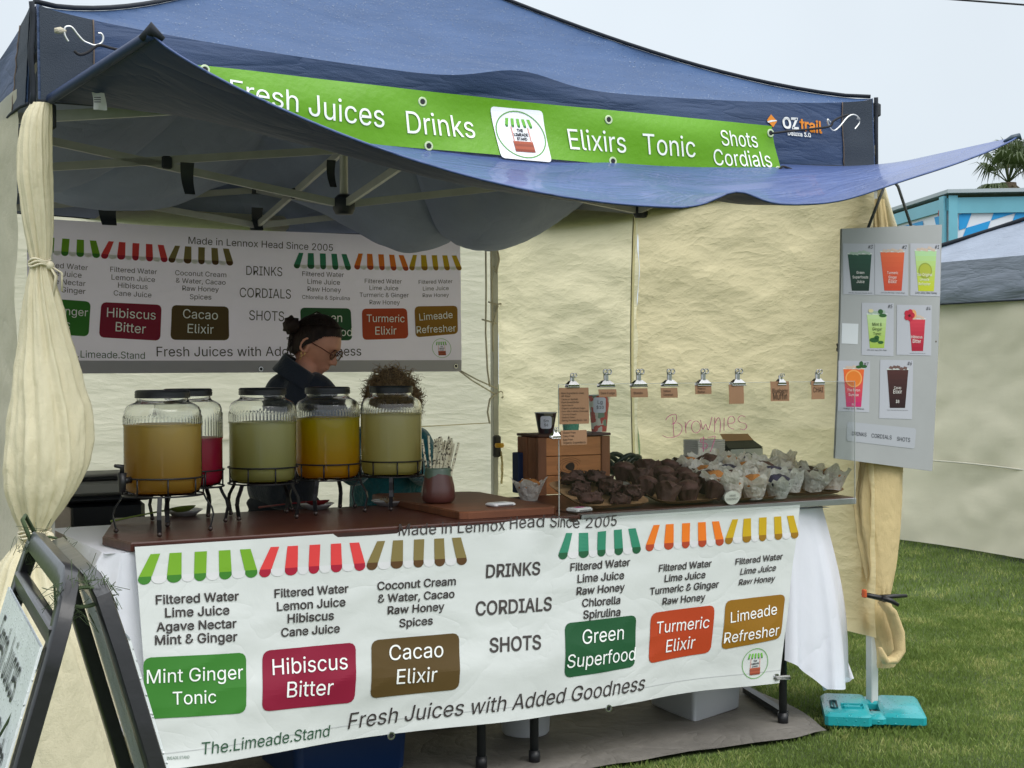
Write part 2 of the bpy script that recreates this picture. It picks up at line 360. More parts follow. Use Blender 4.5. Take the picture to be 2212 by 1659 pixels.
def eyelet(p, nrm, par, r=.012, mt=None):
    n_ = V(*nrm); a = np.cross(n_, V(0, 0, 1)); a /= np.linalg.norm(a); b = np.cross(a, n_); mb = MB()
    for R_, o_ in ((r, .001), (r*.9, .003), (r*.62, .003), (r*.55, .001)):
        mb.add([V(*p)+(a*math.cos(2*PI*k/18)+b*math.sin(2*PI*k/18))*R_+n_*o_ for k in range(18)], [])
    mb.f = [(j*18+k, j*18+(k+1) % 18, (j+1)*18+(k+1) % 18, (j+1)*18+k) for j in range(3) for k in range(18)]
    e_ = mb.build('eyelet', mt or M_STEEL, par)
    mh = MB(); mh.add([V(*p)+(a*math.cos(2*PI*k/18)+b*math.sin(2*PI*k/18))*r*.56+n_*.0012 for k in range(18)], [tuple(range(18))]); mh.build('hole', M_BLACK, e_)
    return e_
M_STEEL = mat('steel', (.55, .56, .57), .25, metal=1)
M_BLACK = mat('black_plastic', (.012, .012, .014), .4)
M_BLKMET = mat('black_wire', (.015, .015, .017), .35, metal=.3, bump=(60, .2))
M_WHITEPOLE = mat('white_painted_steel', (.55, .56, .53), .45, var=(6, .1))
M_CORD = mat('black_cord', (.015, .015, .017), .8)
M_ROPE = mat('pale_rope', (.5, .46, .36), .9, bump=(150, .8))
# ================= GROUND
M_GRASS = mat('turf', L('#4a5c26', .75), .9, var=(3, .35), bump=(90, 1, 6))
gm = MB()
def gfn(a, b):
    x = -60+120*a; y = -20+120*b; return (x, y, -.012)
gm.grid(24, 24, gfn); g = gm.build('ground', M_GRASS); g['kind'] = 'structure'
# grass blades (one carpet of them), near lawn
def blades(n, x0, x1, y0, y1, hmin, hmax, wd, seed):
    r = np.random.RandomState(seed); x = r.uniform(x0, x1, n); y = r.uniform(y0, y1, n)
    a = r.uniform(0, 2*PI, n); h = r.uniform(hmin, hmax, n)*(.75+.25*np.sin(x*5+np.sin(y*4))*np.sin(y*6+x)); ln = r.uniform(.1, .8, n)*h; b = r.uniform(0, 2*PI, n); ww = wd*r.uniform(.6, 1.3, n)
    v = np.zeros((n, 4, 3)); v[:, 0, 0] = x-np.cos(a)*ww; v[:, 0, 1] = y-np.sin(a)*ww; v[:, 1, 0] = x+np.cos(a)*ww; v[:, 1, 1] = y+np.sin(a)*ww
    v[:, 0, 2] = v[:, 1, 2] = -.012
    v[:, 2, 0] = x+np.cos(b)*ln*.4+np.cos(a)*ww*.7; v[:, 2, 1] = y+np.sin(b)*ln*.4+np.sin(a)*ww*.7; v[:, 2, 2] = h*.65-.012
    v[:, 3, 0] = x+np.cos(b)*ln; v[:, 3, 1] = y+np.sin(b)*ln; v[:, 3, 2] = h-.012
    keep = ~((x < 2.72+.22*np.clip((y+.1)/.75, 0, 1)) & (y > -.13) & (y < 3.05)); v = v[keep]; n = len(v)
    me = bpy.data.meshes.new('grass'); N4 = n*4; me.vertices.add(N4); me.vertices.foreach_set('co', v.reshape(-1))
    base = np.arange(n)*4; tri = np.stack([base, base+1, base+2, base, base+2, base+3], 1).reshape(-1)
    me.loops.add(n*6); me.loops.foreach_set('vertex_index', tri); me.polygons.add(n*2); me.polygons.foreach_set('loop_start', np.arange(n*2)*3); me.polygons.foreach_set('loop_total', np.full(n*2, 3))
    me.update(); me.validate(); return me
def blade_mat(name, c1, c2, c3):
    mt = mat(name, c1, .55, trans=.35); n = mt.node_tree; N = n.nodes; lk = n.links.new
    ge = N.new('ShaderNodeNewGeometry'); r = N.new('ShaderNodeValToRGB'); r.color_ramp.elements[0].color = (*c1, 1); r.color_ramp.elements[1].color = (*c3, 1); r.color_ramp.elements[1].position = 1
    e_ = r.color_ramp.elements.new(.6); e_.color = (*c2, 1)
    t = N.new('ShaderNodeTexNoise'); t.inputs['Scale'].default_value = 3.1; t.inputs['Detail'].default_value = 8; t.inputs['Roughness'].default_value = .7; lk(ge.outputs['Position'], t.inputs['Vector'])
    mr = N.new('ShaderNodeMapRange'); mr.inputs['From Min'].default_value = .35; mr.inputs['From Max'].default_value = .65; lk(t.outputs['Fac'], mr.inputs[0])
    ad_ = N.new('ShaderNodeMath'); ad_.operation = 'MULTIPLY_ADD'; ad_.inputs[1].default_value = .55; lk(mr.outputs[0], ad_.inputs[0])
    m2 = N.new('ShaderNodeMath'); m2.operation = 'MULTIPLY'; m2.inputs[1].default_value = .45; lk(ge.outputs['Random Per Island'], m2.inputs[0]); lk(m2.outputs[0], ad_.inputs[2])
    lk(ad_.outputs[0], r.inputs[0])
    for q in N:
        if q.type == 'BSDF_PRINCIPLED': lk(r.outputs[0], q.inputs['Base Color'])
        if q.type == 'BSDF_TRANSLUCENT': lk(r.outputs[0], q.inputs[0])
    return mt
MB_ = blade_mat('grass_blade', L('#4e602a', 1.15), L('#6f8440', 1.2), L('#b4b276', 1.2))
me = blades(330000, 1.2, 5.2, -1.2, 4.2, .014, .034, .0016, 3)
me.materials.append(MB_); o = bpy.data.objects.new('grass', me); COL.objects.link(o); o['kind'] = 'stuff'; tag(o, 'short damp green lawn right of and in front of the stall', 'grass')
me = blades(60000, 5.2, 9, -1.0, 6.0, .02, .045, .0028, 4)
me.materials.append(MB_); o = bpy.data.objects.new('grass', me); COL.objects.link(o); o['kind'] = 'stuff'; tag(o, 'short green lawn further back towards the cream neighbouring tent wall', 'grass')
# ================= GROUND SHEET
mt_mat = mat('groundsheet', L('#706c66', .95), .75, var=(2.2, .38), crump=(4, .9, (1, 1, 1)), bump=(200, .4))
def mfn(a, b):
    y = -.12+3.2*b; xr = 2.70+(.22*min(1, max(0, (y+.1)/.75)))+.02*math.sin(y*9); x = lerp(-.25, xr, a)
    if b == 0: y += .03*nz(x*2.2, 3)+.02*nz(x*7, 1)
    return (x, y, .006+.012*max(0, nz(x*3, y*3)+.1)+(.006 if 0 < a < 1 and 0 < b < 1 else 0))
o = MB().grid(90, 60, mfn).build('ground_sheet', mt_mat, smooth=True); tag(o, 'grey fabric ground sheet spread under the drinks table', 'ground sheet')

# ================= MARQUEE
T = thing('marquee_tent', 'navy peaked marquee with pale steel frame over the juice stall', 'tent', (1.5, 1.475, 0))
W_, D_ = 3.0, 2.95; HE, HV, PK = 2.295, 2.03, 3.08
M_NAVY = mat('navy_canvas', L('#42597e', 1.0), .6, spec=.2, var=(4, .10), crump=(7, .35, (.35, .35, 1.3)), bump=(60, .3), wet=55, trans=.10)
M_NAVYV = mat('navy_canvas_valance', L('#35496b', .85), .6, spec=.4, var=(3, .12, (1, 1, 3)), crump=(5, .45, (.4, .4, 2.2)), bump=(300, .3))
M_PATCH = mat('grey_navy_patch', L('#2e3947', .8), .7, bump=(300, .4), var=(4, .1))
M_LIN = mat('grey_lining', L('#8c95ab', 1.05), .8, var=(2, .12), crump=(3, .6, (1, 1, 1)), bump=(250, .25), trans=.22)
M_SEAM = mat('dark_seam', L('#20262f', .9), .8)
M_BAR = mat('frame_bar', (.42, .42, .39), .4, metal=.15, var=(8, .1))
M_BRK = mat('dark_bracket', (.02, .024, .032), .5)
cor = [V(0, 0, HE), V(W_, 0, HE), V(W_, D_, HE), V(0, D_, HE)]; peak = V(1.5, 1.475, PK)
def hip(k, t):
    p = lerp(cor[k % 4], peak, t); p[2] -= .10*math.sin(PI*t**.8)*(1-.3*t); return p
def eave(k, s_):
    p = lerp(cor[k % 4], cor[(k+1) % 4], s_)
    q = .085*math.sin(PI*s_)**.6-.045*math.exp(-((s_-.5)/.06)**2)
    p[2] -= q; return p
def roofp(k, s_, t, inner=0):
    # ruled between the two hips, bowed in
    L_, R_ = hip(k, t), hip(k+1, t); e0 = eave(k, s_)
    p = lerp(L_, R_, s_) ; base = lerp(cor[k % 4], cor[(k+1) % 4], s_)
    p = p+(e0-base)*(1-t)**3
    p[2] -= .05*math.sin(PI*s_)*math.sin(PI*t)
    p[2] += .012*ridged(p[0]*1.1+k, t*9+s_*1.2, k, 2)*math.sin(PI*min(1, t*1.2+.05))*(1 if s_*(1-s_) > 0 else 0)
    # rain-laden cloth bellies down between the bars at the back
    qx, qy = (p[0]-1.5)/1.5, (p[1]-1.475)/1.475
    if qy > 0: p[2] -= (.575 if qx > 0 else .42)*(math.sin(PI*min(1, abs(qx))**(1.22 if qx > 0 else 1))*math.sin(PI*min(1, qy)**1.1))**.85
    if inner:
        p[2] -= .012
        if qy <= 0: p[2] -= .22*(math.sin(PI*min(1, abs(qx)))*math.sin(PI*min(1, -qy)))**.8
        p[2] += .02*ridged(p[0]*2.2, p[1]*2.2, 3, 2)
    return p
for k in range(4):
    MB().grid(70, 44, lambda a, b: roofp(k, a, b)).build('roof_panel', M_NAVY, T, True)
for k in range(4):
    MB().grid(60, 44, lambda a, b: roofp(k, a, b*.985, 1), flip=True).build('roof_lining', M_LIN, T, True)
for k in range(4):
    MB().tube([hip(k, t)+V(0, 0, .008) for t in np.linspace(0, 1, 24)], .012, 8, flat=.6).build('hip_seam', M_SEAM, T, True)
outn = [V(0, -1, 0), V(1, 0, 0), V(0, 1, 0), V(-1, 0, 0)]
def valp(k, s_, t, off=0):
    p = eave(k, s_); zb = HV+.0+.012*math.sin(s_*7+k)-.02*math.sin(PI*s_)
    z = lerp(p[2], zb, t); wv = (.016*math.sin(s_*11+k)+.02*nz(s_*6, k, t*1.5)+.007*ridged(s_*3, t*5+k, 1, 2))*min(1, t*3)*math.sin(PI*min(1, max(0, s_)))**.4
    q = V(p[0], p[1], z)+outn[k]*(.012+off+wv+.012*t); return q
for k in range(4):
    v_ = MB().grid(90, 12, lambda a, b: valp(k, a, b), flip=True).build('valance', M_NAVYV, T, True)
    MB().grid(60, 10, lambda a, b: valp(k, a, b, -.008)).build('valance_lining', M_LIN, T, True)
    MB().tube([valp(k, s_, 1) for s_ in np.linspace(0, 1, 60)], .005, 6).build('hem', M_SEAM, v_, True)
    for a0, a1 in ((0.002, .05), (.95, .998)):
        MB().grid(6, 10, lambda a, b: valp(k, lerp(a0, a1, a), b, .003), flip=True).build('corner_patch', M_PATCH, v_, True)
        se = a1 if a0 < .5 else a0
        MB().tube([valp(k, se, b, .004) for b in np.linspace(0, 1, 14)], .0022, 5).build('stitching', mat('stitch', L('#6c5f55', .9), .9), v_, True)
for k in range(4):
    MB().tube([lerp(cor[k]+V(0, 0, .004), V(cor[k][0], cor[k][1], HV-.01), t)+(outn[k]+outn[k-1])*.014+V(.004, .004, 0)*math.sin(t*9) for t in np.linspace(0, 1, 10)], .008, 6).build('corner_seam', M_SEAM, T, True)
# legs and scissor trusses
for k, (x, y) in enumerate(((.03, .05), (3.035, .035), (2.97, 2.92), (.03, 2.92))):
    lg = MB().box((x, y, 1.12), (.034, .034, 2.24), bev=.003).build('leg', M_WHITEPOLE if k == 1 else M_BAR, T)
    MB().box((x, y, 2.0), (.055, .055, .07), bev=.005).build('slider_bracket', M_BRK, lg)
    MB().box((x, y, 2.26), (.055, .055, .05), bev=.005).build('corner_bracket', M_BRK, lg)
    MB().box((x, y, .004), (.08, .08, .008)).build('foot_plate', M_BAR, lg)
lc = [V(.03, .05, 0), V(2.97, .05, 0), V(2.97, 2.92, 0), V(.03, 2.92, 0)]
hub = V(1.5, 1.475, 0); zz = lambda p, z: V(p[0], p[1], z)
mids = []
for k in range(4):
    a, b = lc[k], lc[(k+1) % 4]; m_ = (a+b)/2
    if k == 2: m_ = m_+V(.12, 0, 0)
    mids.append(m_)
    for e_ in (a, b):
        inn = -outn[k]*.018
        MB().bar(zz(e_, 2.22)+inn, zz(m_, 2.02)+inn, .016, .03).build('truss_bar', M_BAR, T)
        MB().bar(zz(e_, 2.0)-inn*.2, zz(m_, 2.20)-inn*.2, .016, .03).build('truss_bar', M_BAR, T)
    j = MB().lathe([(0, -.03), (.028, -.03), (.034, -.015), (.034, .02), (.02, .03), (0, .03)], 14, zz(m_, 2.02)).build('truss_joint', M_BRK, T, True)
    MB().lathe([(0, -.02), (.026, -.02), (.026, .02), (0, .02)], 12, zz(m_, 2.2)).build('truss_joint', M_BRK, T, True)
    for s_ in (-.012, .012):
        MB().bar(zz(m_, 2.02 if s_ > 0 else 2.20), zz(hub, 2.20 if s_ > 0 else 1.975), .016, .03).build('truss_bar', M_BAR, T)
    MB().box(lerp(zz(m_, 2.11), zz(hub, 2.09), .5), (.04, .04, .05), rz=k*PI/2, bev=.006).build('strap', M_BRK, T)
MB().lathe([(0, -.04), (.035, -.04), (.045, -.02), (.045, .02), (.025, .04), (0, .04)], 16, zz(hub, 1.975)).build('hub', M_BRK, T, True)
MB().lathe([(.017, 1.97), (.017, 3.03)], 12, (1.5, 1.475, 0), cap=True).build('peak_pole', M_BAR, T, True)
MB().lathe([(.0, 2.2), (.035, 2.2), (.035, 2.24), (0, 2.24)], 12, (1.5, 1.475, 0)).build('hub', M_BRK, T, True)
for px, py, y_, wd in ((405, 382, .9, .05), (716, 372, 1.5, .04), (232, 458, 2.7, .09), (556, 470, 2.85, .06)):
    p = aY(px, py, y_); mb = MB(); mb.grid(4, 6, lambda a, b: V(p[0]+wd*(a-.5)*(1-.25*b)+.01*b, p[1]+.02*math.sin(b*3), p[2]+.05-.11*b)); mb.build('velcro_tab', M_BRK, T, True)
# maker's print on the valance
def P_val(u, v):
    x = lerp(2.40, 2.93, u); z = lerp(2.25, 2.07, v)
    s_ = x/3; t = (eave(0, s_)[2]-z)/(eave(0, s_)[2]-(HV+.012*math.sin(s_*7)-.02*math.sin(PI*s_))); return valp(0, s_, t)
VS = Surf([(0, 0), (1, 0), (1, 1), (0, 1)], .53, .18, P_val, (0, -1, 0))
def vq(px, py):   # photo point -> metres on that print area
    p = aY(px, py, -.02); return (p[0]-2.40, 2.25-p[2])
W1, O1 = ink('#d8dad8', 1), ink('#c87a20', 1.1)
c = vq(1667, 261); r = .023
VS.poly([(c[0]-r, c[1]), (c[0]-.1*r, c[1]-r), (c[0]+r, c[1]), (c[0]+.1*r, c[1]+r)], O1, T, .004, 'maker_emblem', False)
VS.poly([(c[0]-r, c[1]+.004), (c[0]-.2*r, c[1]-.002), (c[0]+r, c[1]-.004), (c[0]+.8*r, c[1]), (c[0]-.1*r, c[1]+.004), (c[0]-.8*r, c[1]+.009)], W1, T, .005, 'maker_emblem', False)
def vt(b, x0, y0, x1, y1, mt, **k): VS.text(b, *vq(x0, y0), *vq(x1, y1), mt, T, off=.0045, frame=False, **k)
vt('OZ', 1690, 277, 1724, 279, W1, bold=.03); vt('trail', 1727, 281, 1776, 288, O1, bold=.02); vt('Deluxe 3.0', 1700, 292, 1750, 297, W1, bold=.02)
# droplets standing on the roof cloth
rs = np.random.RandomState(5); mb = MB()
hb = [(math.cos(a), math.sin(a)) for a in np.linspace(0, 2*PI, 6)[:-1]]
for i in range(3600):
    k = 0 if i < 3200 else 3; s_ = rs.uniform(.02, .98); t = rs.uniform(0, .75)**1.0
    p = roofp(k, s_, t); q = roofp(k, min(1, s_+.01), t); q2 = roofp(k, s_, t+.01); a = q-p; b = q2-p; n_ = np.cross(a, b); n_ /= np.linalg.norm(n_); a /= np.linalg.norm(a); b = np.cross(n_, a); r = rs.uniform(.0008, .0026)*(1.3 if rs.rand() < .1 else 1)
    mb.add([p+(a*x+b*y)*r+n_*.001 for x, y in hb]+[p+n_*(r*.8+.001)], [(j, (j+1) % 5, 5) for j in range(5)])
mb.build('rain_droplets', mat('water_bead', (.13, .19, .31), .08, spec=.8), T, True, kind='stuff')

# ================= FRONT AWNING SHEET (navy outside the valance, sags in the middle)
M_AWN = mat('awning_blue', L('#465a8c', .95), .4, spec=.4, var=(2.2, .22, (.6, 1.5, 1)), crump=(7, .6, (.35, 1.6, 1)), bump=(40, .25), coat=.3)
tipL, tipR = V(.155, -.60, 2.11), V(3.20, -.52, 2.098)
edge_ctrl = [(0, 0)] 
def aw(a, b):
    A = V(lerp(.03, 2.99, a), -.035, 2.035-.035*math.sin(PI*a)); B = lerp(tipL, tipR, a)
    sag = .335*math.sin(PI*a**.92)**.85 if 0 < a < 1 else 0
    B = B+V(0, -.02*math.sin(PI*a), -sag)
    B[2] += .045*math.exp(-((a-.585)/.035)**2)-.02*math.exp(-((a-.72)/.07)**2)
    p = lerp(A, B, b); ed = math.sin(PI*a)
    p[2] -= .05*math.sin(PI*b)*ed
    p[2] += (.010*nz(a*9, b*2.5)+.006*ridged(a*2, b*4, 5, 2))*ed*math.sin(PI*min(1, b+.05))
    return p
AWN = thing('front_awning_sheet', 'sagging wet blue sheet stretched out in front of the tent valance', 'awning', (1.5, -.3, 2))
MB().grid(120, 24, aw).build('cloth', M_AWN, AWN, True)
MB().grid(120, 24, lambda a, b: aw(a, b)-V(0, 0, .004), flip=True).build('underside', mat('awning_blue_shaded', L('#1b2f58', .9), .55, crump=(4, .3, (.6, 1.2, 1)), var=(2, .12)), AWN, True)  # same cloth as the top; the shade below is put into a darker navy
MB().tube([aw(0, t) for t in np.linspace(0, 1, 14)], .014, 8).build('rolled_side_hem', mat('awning_hem_shaded', L('#24375c', .9), .5), AWN, True)  # awning cloth again, darkened in colour to go with the shaded underside
MB().tube([aw(t, 1) for t in np.linspace(0, 1, 90)], .0035, 6).build('front_hem', M_AWN, AWN, True)
MB().tube([tipR+(aw(.9, 1)-tipR)*.18+V(0, .02, .0), tipR+(aw(.9, 1)-tipR)*.08+V(0, .01, .002), tipR+V(.0, 0, .0), tipR+V(.012, 0, -.012)], [.003, .010, .010, .003], 8).build('tip_fold', mat('wet_fold', L('#34495a', .8), .4), AWN, True)
MB().tube([tipL+V(-.02, .02, -.01), tipL+V(0, 0, .012), tipL+V(.03, .0, -.01)], [.008, .018, .006], 8).build('tip_fold', M_SEAM, AWN, True)
p = aw(.1, .28)-V(0, 0, .007); tg = aD(212, 218, 3.86)
mb = MB(); mb.grid(4, 6, lambda a, b: tg+RV*(.034*(a-.5)+.006*b)+UV_*(.024-.048*b)+fwv*.006*math.sin(a*5+b*4)); mb.build('care_tag', mat('tag_white', (.55, .55, .53), .7), AWN, True)
for i in range(3):
    mb = MB(); mb.box(tg+UV_*(.008-.006*i)-fwv*.007, (.018, .0004, .002), ax=(RV, fwv, UV_)); mb.build('tag_print', M_BLACK, AWN)

# ================= SIDE WALLS
CREAM = L('#efe6c6', .96)
M_WALLB = mat('cream_back_wall', L('#f6efd8', .98), .85, trans=.86, crease=(2.5, .22, (1, 1, 3.8), 0), bump=(260, .25), var=(1.3, .05))
M_WALLR = mat('cream_right_wall', L('#f2e5bc', .98), .85, trans=.80, crease=(2.7, .27, (1, 1, 3.0), 1), bump=(260, .25), var=(1.3, .05))
M_WALLL = mat('grey_cream_wall', L('#ebe6d0', .98), .85, trans=.55, crease=(3.5, .3, (1, 1, .9), 1), bump=(260, .3))
wb = thing('tent_sidewall', 'cream canvas back wall glowing with daylight behind the two people', 'tent wall', (1.5, 2.97, 0))
MB().grid(120, 80, lambda a, b: V(3*a-.0, 2.975+.03*nz(a*3, b*1.2)+.010*nz(a*3, b*9+a*2, 4)+.004*ridged(a*3, b*6, 2, 2)+.02*math.sin(a*5+b*3), .03+2.05*b)).build('cloth', M_WALLB, wb, True)
MB().tube([V(1.15+.35*t*2, 2.955, .97-.02*math.sin(PI*t)) for t in np.linspace(0, 1, 8)]+[V(2.94, 2.93, 1.0)], .006, 6, flat=.4).build('waist_tape', mat('tape', L('#d6c48e', .9), .8), wb)
wr = thing('tent_sidewall', 'yellowish cream canvas right wall with a zip seam down its middle', 'tent wall', (3, 1.5, 0))
def rw(y0, y1, kk):
    def f(a, b):
        y = lerp(y0, y1, a); z = lerp(.29 if y0 < 1 else .25, 2.12, b); bow = .10*math.sin(PI*(1-b)**1.6)*math.sin(PI*min(1, max(0, (y)/2.95)))
        return V(3.0-.0+.03*bow+.004*ridged(y*2.3+z*1.1, z*4.2-y*.8, kk, 2)+.03*nz(y*1.5, z*1.5, kk)+.012*nz(y*1.0+z*1.5, z*5.5-y*1.5, kk)+.006*nz(y*2.5-z*3, z*9+y*3, kk+3), y, z)
    return f
MB().grid(80, 90, rw(-.02, 1.55, 4), flip=True).build('cloth', M_WALLR, wr, True)
MB().grid(60, 90, rw(1.55, 2.93, 9), flip=True).build('cloth', mat('cream_right_wall_far', L('#f3eac6', .98), .85, trans=.84, crease=(2.6, .22, (1, 1, 3.8), 1), bump=(260, .25), var=(1.3, .05)), wr, True)
def seam(z): return V(2.975+.012*math.sin(z*3), 1.55+.015*math.sin(z*2.2), z)
MB().grid(3, 40, lambda a, b: seam(lerp(.25, 2.0, b))+V(-.004*math.sin(PI*a), lerp(-.013, .013, a), 0)).build('seam_flap', mat('seam_cream', L('#f6f0d8', 1), .8, trans=.75), wr, True)
MB().tube([seam(z)+V(-.008, .0, 0) for z in np.linspace(.25, 2.0, 40)], .0028, 6).build('zip', mat('zipmat', L('#a09a80', 1), .6, trans=.3), wr, True)
wl = thing('tent_sidewall', 'greyish cream canvas left wall seen from outside at the photo edge', 'tent wall', (0, 1.5, 0))
MB().grid(60, 70, lambda a, b: V(-.035+.012*ridged(a*6, b*5, 6, 3)+.02*nz(a*4, b*3, 8), .10+2.85*a, .03+2.05*b)).build('cloth', M_WALLL, wl, True)
tb = thing('tie_ropes', 'pale strings hanging and knotted at the back right pole', 'rope', (2.9, 2.9, 1.4))
for pts, r in (([(1049, 515), (1050, 620), (1049, 720), (1053, 800), (1058, 835)], .005), ([(1060, 510), (1062, 600), (1064, 720), (1065, 760)], .005), ([(1070, 515), (1078, 560), (1072, 590), (1066, 575)], .006),
               ([(1055, 652), (1072, 658), (1082, 656), (1093, 660)], .005), ([(1075, 660), (1068, 690), (1064, 705)], .006), ([(1041, 690), (1056, 694), (1072, 699)], .005), ([(1085, 695), (1092, 712), (1102, 725)], .004),
               ([(990, 798), (1030, 820), (1075, 840)], .004), ([(985, 796), (1020, 822), (1070, 852)], .004), ([(1070, 852), (1058, 862), (1053, 890), (1058, 915)], .005), ([(1070, 852), (1082, 845), (1092, 852), (1084, 860)], .004)):
    MB().tube([aY(px, py, 2.885) for px, py in pts], r, 6).build('string', M_ROPE, tb, True)
bk = thing('ratchet_buckle', 'black and yellow strap buckle clipped round the back pole', 'buckle', tuple(aY(1076, 963, 2.87)))
MB().box(aY(1073, 964, 2.88), (.045, .03, .12), bev=.008).build('body', M_BLACK, bk)
MB().lathe([(0, -.012), (.022, -.012), (.026, 0), (.022, .012), (0, .012)], 16, aY(1079, 962, 2.85)).build('knob', mat('yellow_plastic', L('#c09018', 1), .4), bk, True)
MB().tube([aY(1082, 975, 2.86), aY(1086, 1010, 2.86), aY(1083, 1045, 2.86)], .012, 6, flat=.2).build('strap_tail', mat('tape', L('#d6c48e', .9), .8), bk)

# ================= GATHERED CURTAINS round the front legs
def bundle(name, label, prof, axis, par_mats, folds, seed, tie=(), dmax=.16):
    """prof: list (z, centre x, radius) ; pleated tube whose folds run down the cloth"""
    t_ = thing(name, label, 'curtain', (prof[0][1], axis, 0)); zs = [p[0] for p in prof]; n = 150; m_ = 150
    zz_ = np.linspace(zs[0], zs[-1], m_); o_ = sorted(prof); zo = [p[0] for p in o_]
    cx = np.interp(zz_, zo, [p[1] for p in o_]); rx = np.interp(zz_, zo, [p[2] for p in o_])
    tzs = [aY(px, py, axis)[2] for px, py, ry in tie]
    k5 = np.array([1, 2, 3, 2, 1])/9.
    cxs = np.convolve(np.pad(cx, 2, 'edge'), k5, 'valid'); rxs = np.convolve(np.pad(rx, 2, 'edge'), k5, 'valid')
    mb = MB(); vs_ = []
    for j in range(m_):
        for k in range(n):
            a = 2*PI*k/n; tw = a+zz_[j]*.9
            dt = min([abs(zz_[j]-tz) for tz in tzs]+[9]); pl = .55+.9*math.exp(-dt/.10)
            f_ = 1+.11*pl*(1-2*abs(math.sin((folds+3)*.5*tw+seed)))+.06*math.sin((folds*2+1)*tw+2*seed+zz_[j]*3)*pl+.16*nz(math.cos(a)*1.3, math.sin(a)*1.3, zz_[j]*2.2+seed)+.05*ridged(a*1.6+zz_[j]*2, zz_[j]*5-a, seed, 3)
            r_ = rxs[j]*f_; vs_.append((cxs[j]+r_*math.cos(a), axis+min(r_*.9, dmax)*math.sin(a), zz_[j]))
    mb.add(vs_, [(j*n+k, j*n+(k+1) % n, (j+1)*n+(k+1) % n, (j+1)*n+k) for j in range(m_-1) for k in range(n)])
    if zs[0] > zs[-1]: mb.f = [q[::-1] for q in mb.f]
    mb.build('cloth', par_mats, t_, True)
    for (px, py, ry) in tie:
        p = aY(px, py, axis); rr = ry
        mb = MB()
        for q in range(3): mb.tube([V(p[0]+rr*math.cos(a), axis+rr*math.sin(a), p[2]+.004*math.sin(3*a+q)+.007*q) for a in np.linspace(0, 2*PI, 24)], .0035, 6)
        f0 = V(p[0]+rr*.8, axis-rr*.7, p[2]); mb.tube([f0, f0+V(.015, -.01, -.03), f0+V(.005, -.01, -.09)], [.008, .010, .006], 6, flat=.35); mb.tube([f0, f0+V(.03, -.01, -.02), f0+V(.03, -.01, -.07)], [.007, .010, .007], 6, flat=.35); mb.ball(f0, .013, 6)
        mb.build('tie', mat('tie_cream', L('#ddd4b8', .9), .8), t_, True)
    return t_
def prof_px(rows, y_):
    r = []
    for py, l, rr in rows:
        a, b = aY(l, py, y_), aY(rr, py, y_); r.append((a[2], (a[0]+b[0])/2, (b[0]-a[0])/2))
    return r
M_CURT = mat('cream_curtain', L('#ece4c6', .95), .85, trans=.28, crease=(5, .34, (1, 1, .55), 0), bump=(260, .3), var=(3, .06))
M_CURT2 = mat('tan_curtain', L('#d9c493', .95), .85, trans=.2, crease=(7, .34, (1, 1, .5), 0), bump=(260, .3), var=(5, .12))
bundle('gathered_curtain', 'cream curtain bunched and tied in two places round the front left leg', prof_px([(222, 72, 112), (240, 52, 113), (300, 40, 113), (380, 35, 113), (480, 48, 112), (545, 62, 108), (574, 70, 103), (590, 62, 110), (650, 50, 128), (720, 42, 145), (800, 30, 168), (880, 22, 186), (940, 15, 192), (1000, 8, 188), (1060, 8, 165), (1110, 25, 130), (1145, 45, 102), (1160, 50, 98), (1175, 40, 105), (1215, 5, 135), (1300, -30, 175), (1400, -60, 215), (1550, -80, 262), (1700, -90, 285)], -.01), -.01, M_CURT, 9, 1.3, tie=((86, 574, .028), (75, 1158, .042)))
bundle('gathered_curtain', 'tan cloth gathered round the front right leg under the menu board', prof_px([(430, 1880, 1905), (600, 1868, 1925), (900, 1862, 1940), (1005, 1862, 1946), (1080, 1852, 1946), (1150, 1856, 1944), (1220, 1866, 1932), (1270, 1874, 1920), (1288, 1877, 1914), (1300, 1876, 1916), (1340, 1868, 1925), (1390, 1880, 1944), (1420, 1884, 1944), (1442, 1884, 1922)], .035), .035, M_CURT2, 7, 4.1, dmax=.046)
# loop of cloth hanging over the clamp
lp = thing('hanging_cloth_fold', 'folded end of tan cloth looping below the black clamp', 'cloth', tuple(aY(1925, 1380, -.05)))
MB().tube([aY(*q, -.06) for q in ((1905, 1300), (1925, 1322), (1940, 1365), (1944, 1405), (1930, 1425), (1912, 1428), (1900, 1400))], [.02, .028, .03, .026, .028, .022, .012], 12, flat=.6).build('cloth', M_CURT2, lp, True)
cl = thing('spring_clamp', 'black plastic spring clamp with orange jaw pad gripping the tan cloth', 'clamp', tuple(aY(1900, 1290, -.10)))
P_ = lambda x, y, dd=0: aY(x, y, -.10+dd)
MB().tube([P_(1866, 1284), P_(1895, 1290), P_(1912, 1296)], [.014, .017, .015], 8, flat=.6).build('jaw', M_BLACK, cl, True)
MB().tube([P_(1905, 1291, -.01), P_(1925, 1298, -.02), P_(1940, 1307, -.03)], [.014, .013, .010], 8, flat=.7).build('handle', M_BLACK, cl, True)
MB().tube([P_(1900, 1290, .02), P_(1930, 1288, .02), P_(1957, 1287, .02)], [.013, .012, .009], 8, flat=.7).build('handle', M_BLACK, cl, True)
MB().box(P_(1867, 1282, -.012), (.012, .02, .03), bev=.003).build('jaw_pad', mat('orange_rubber', L('#c05528', 1), .6), cl)
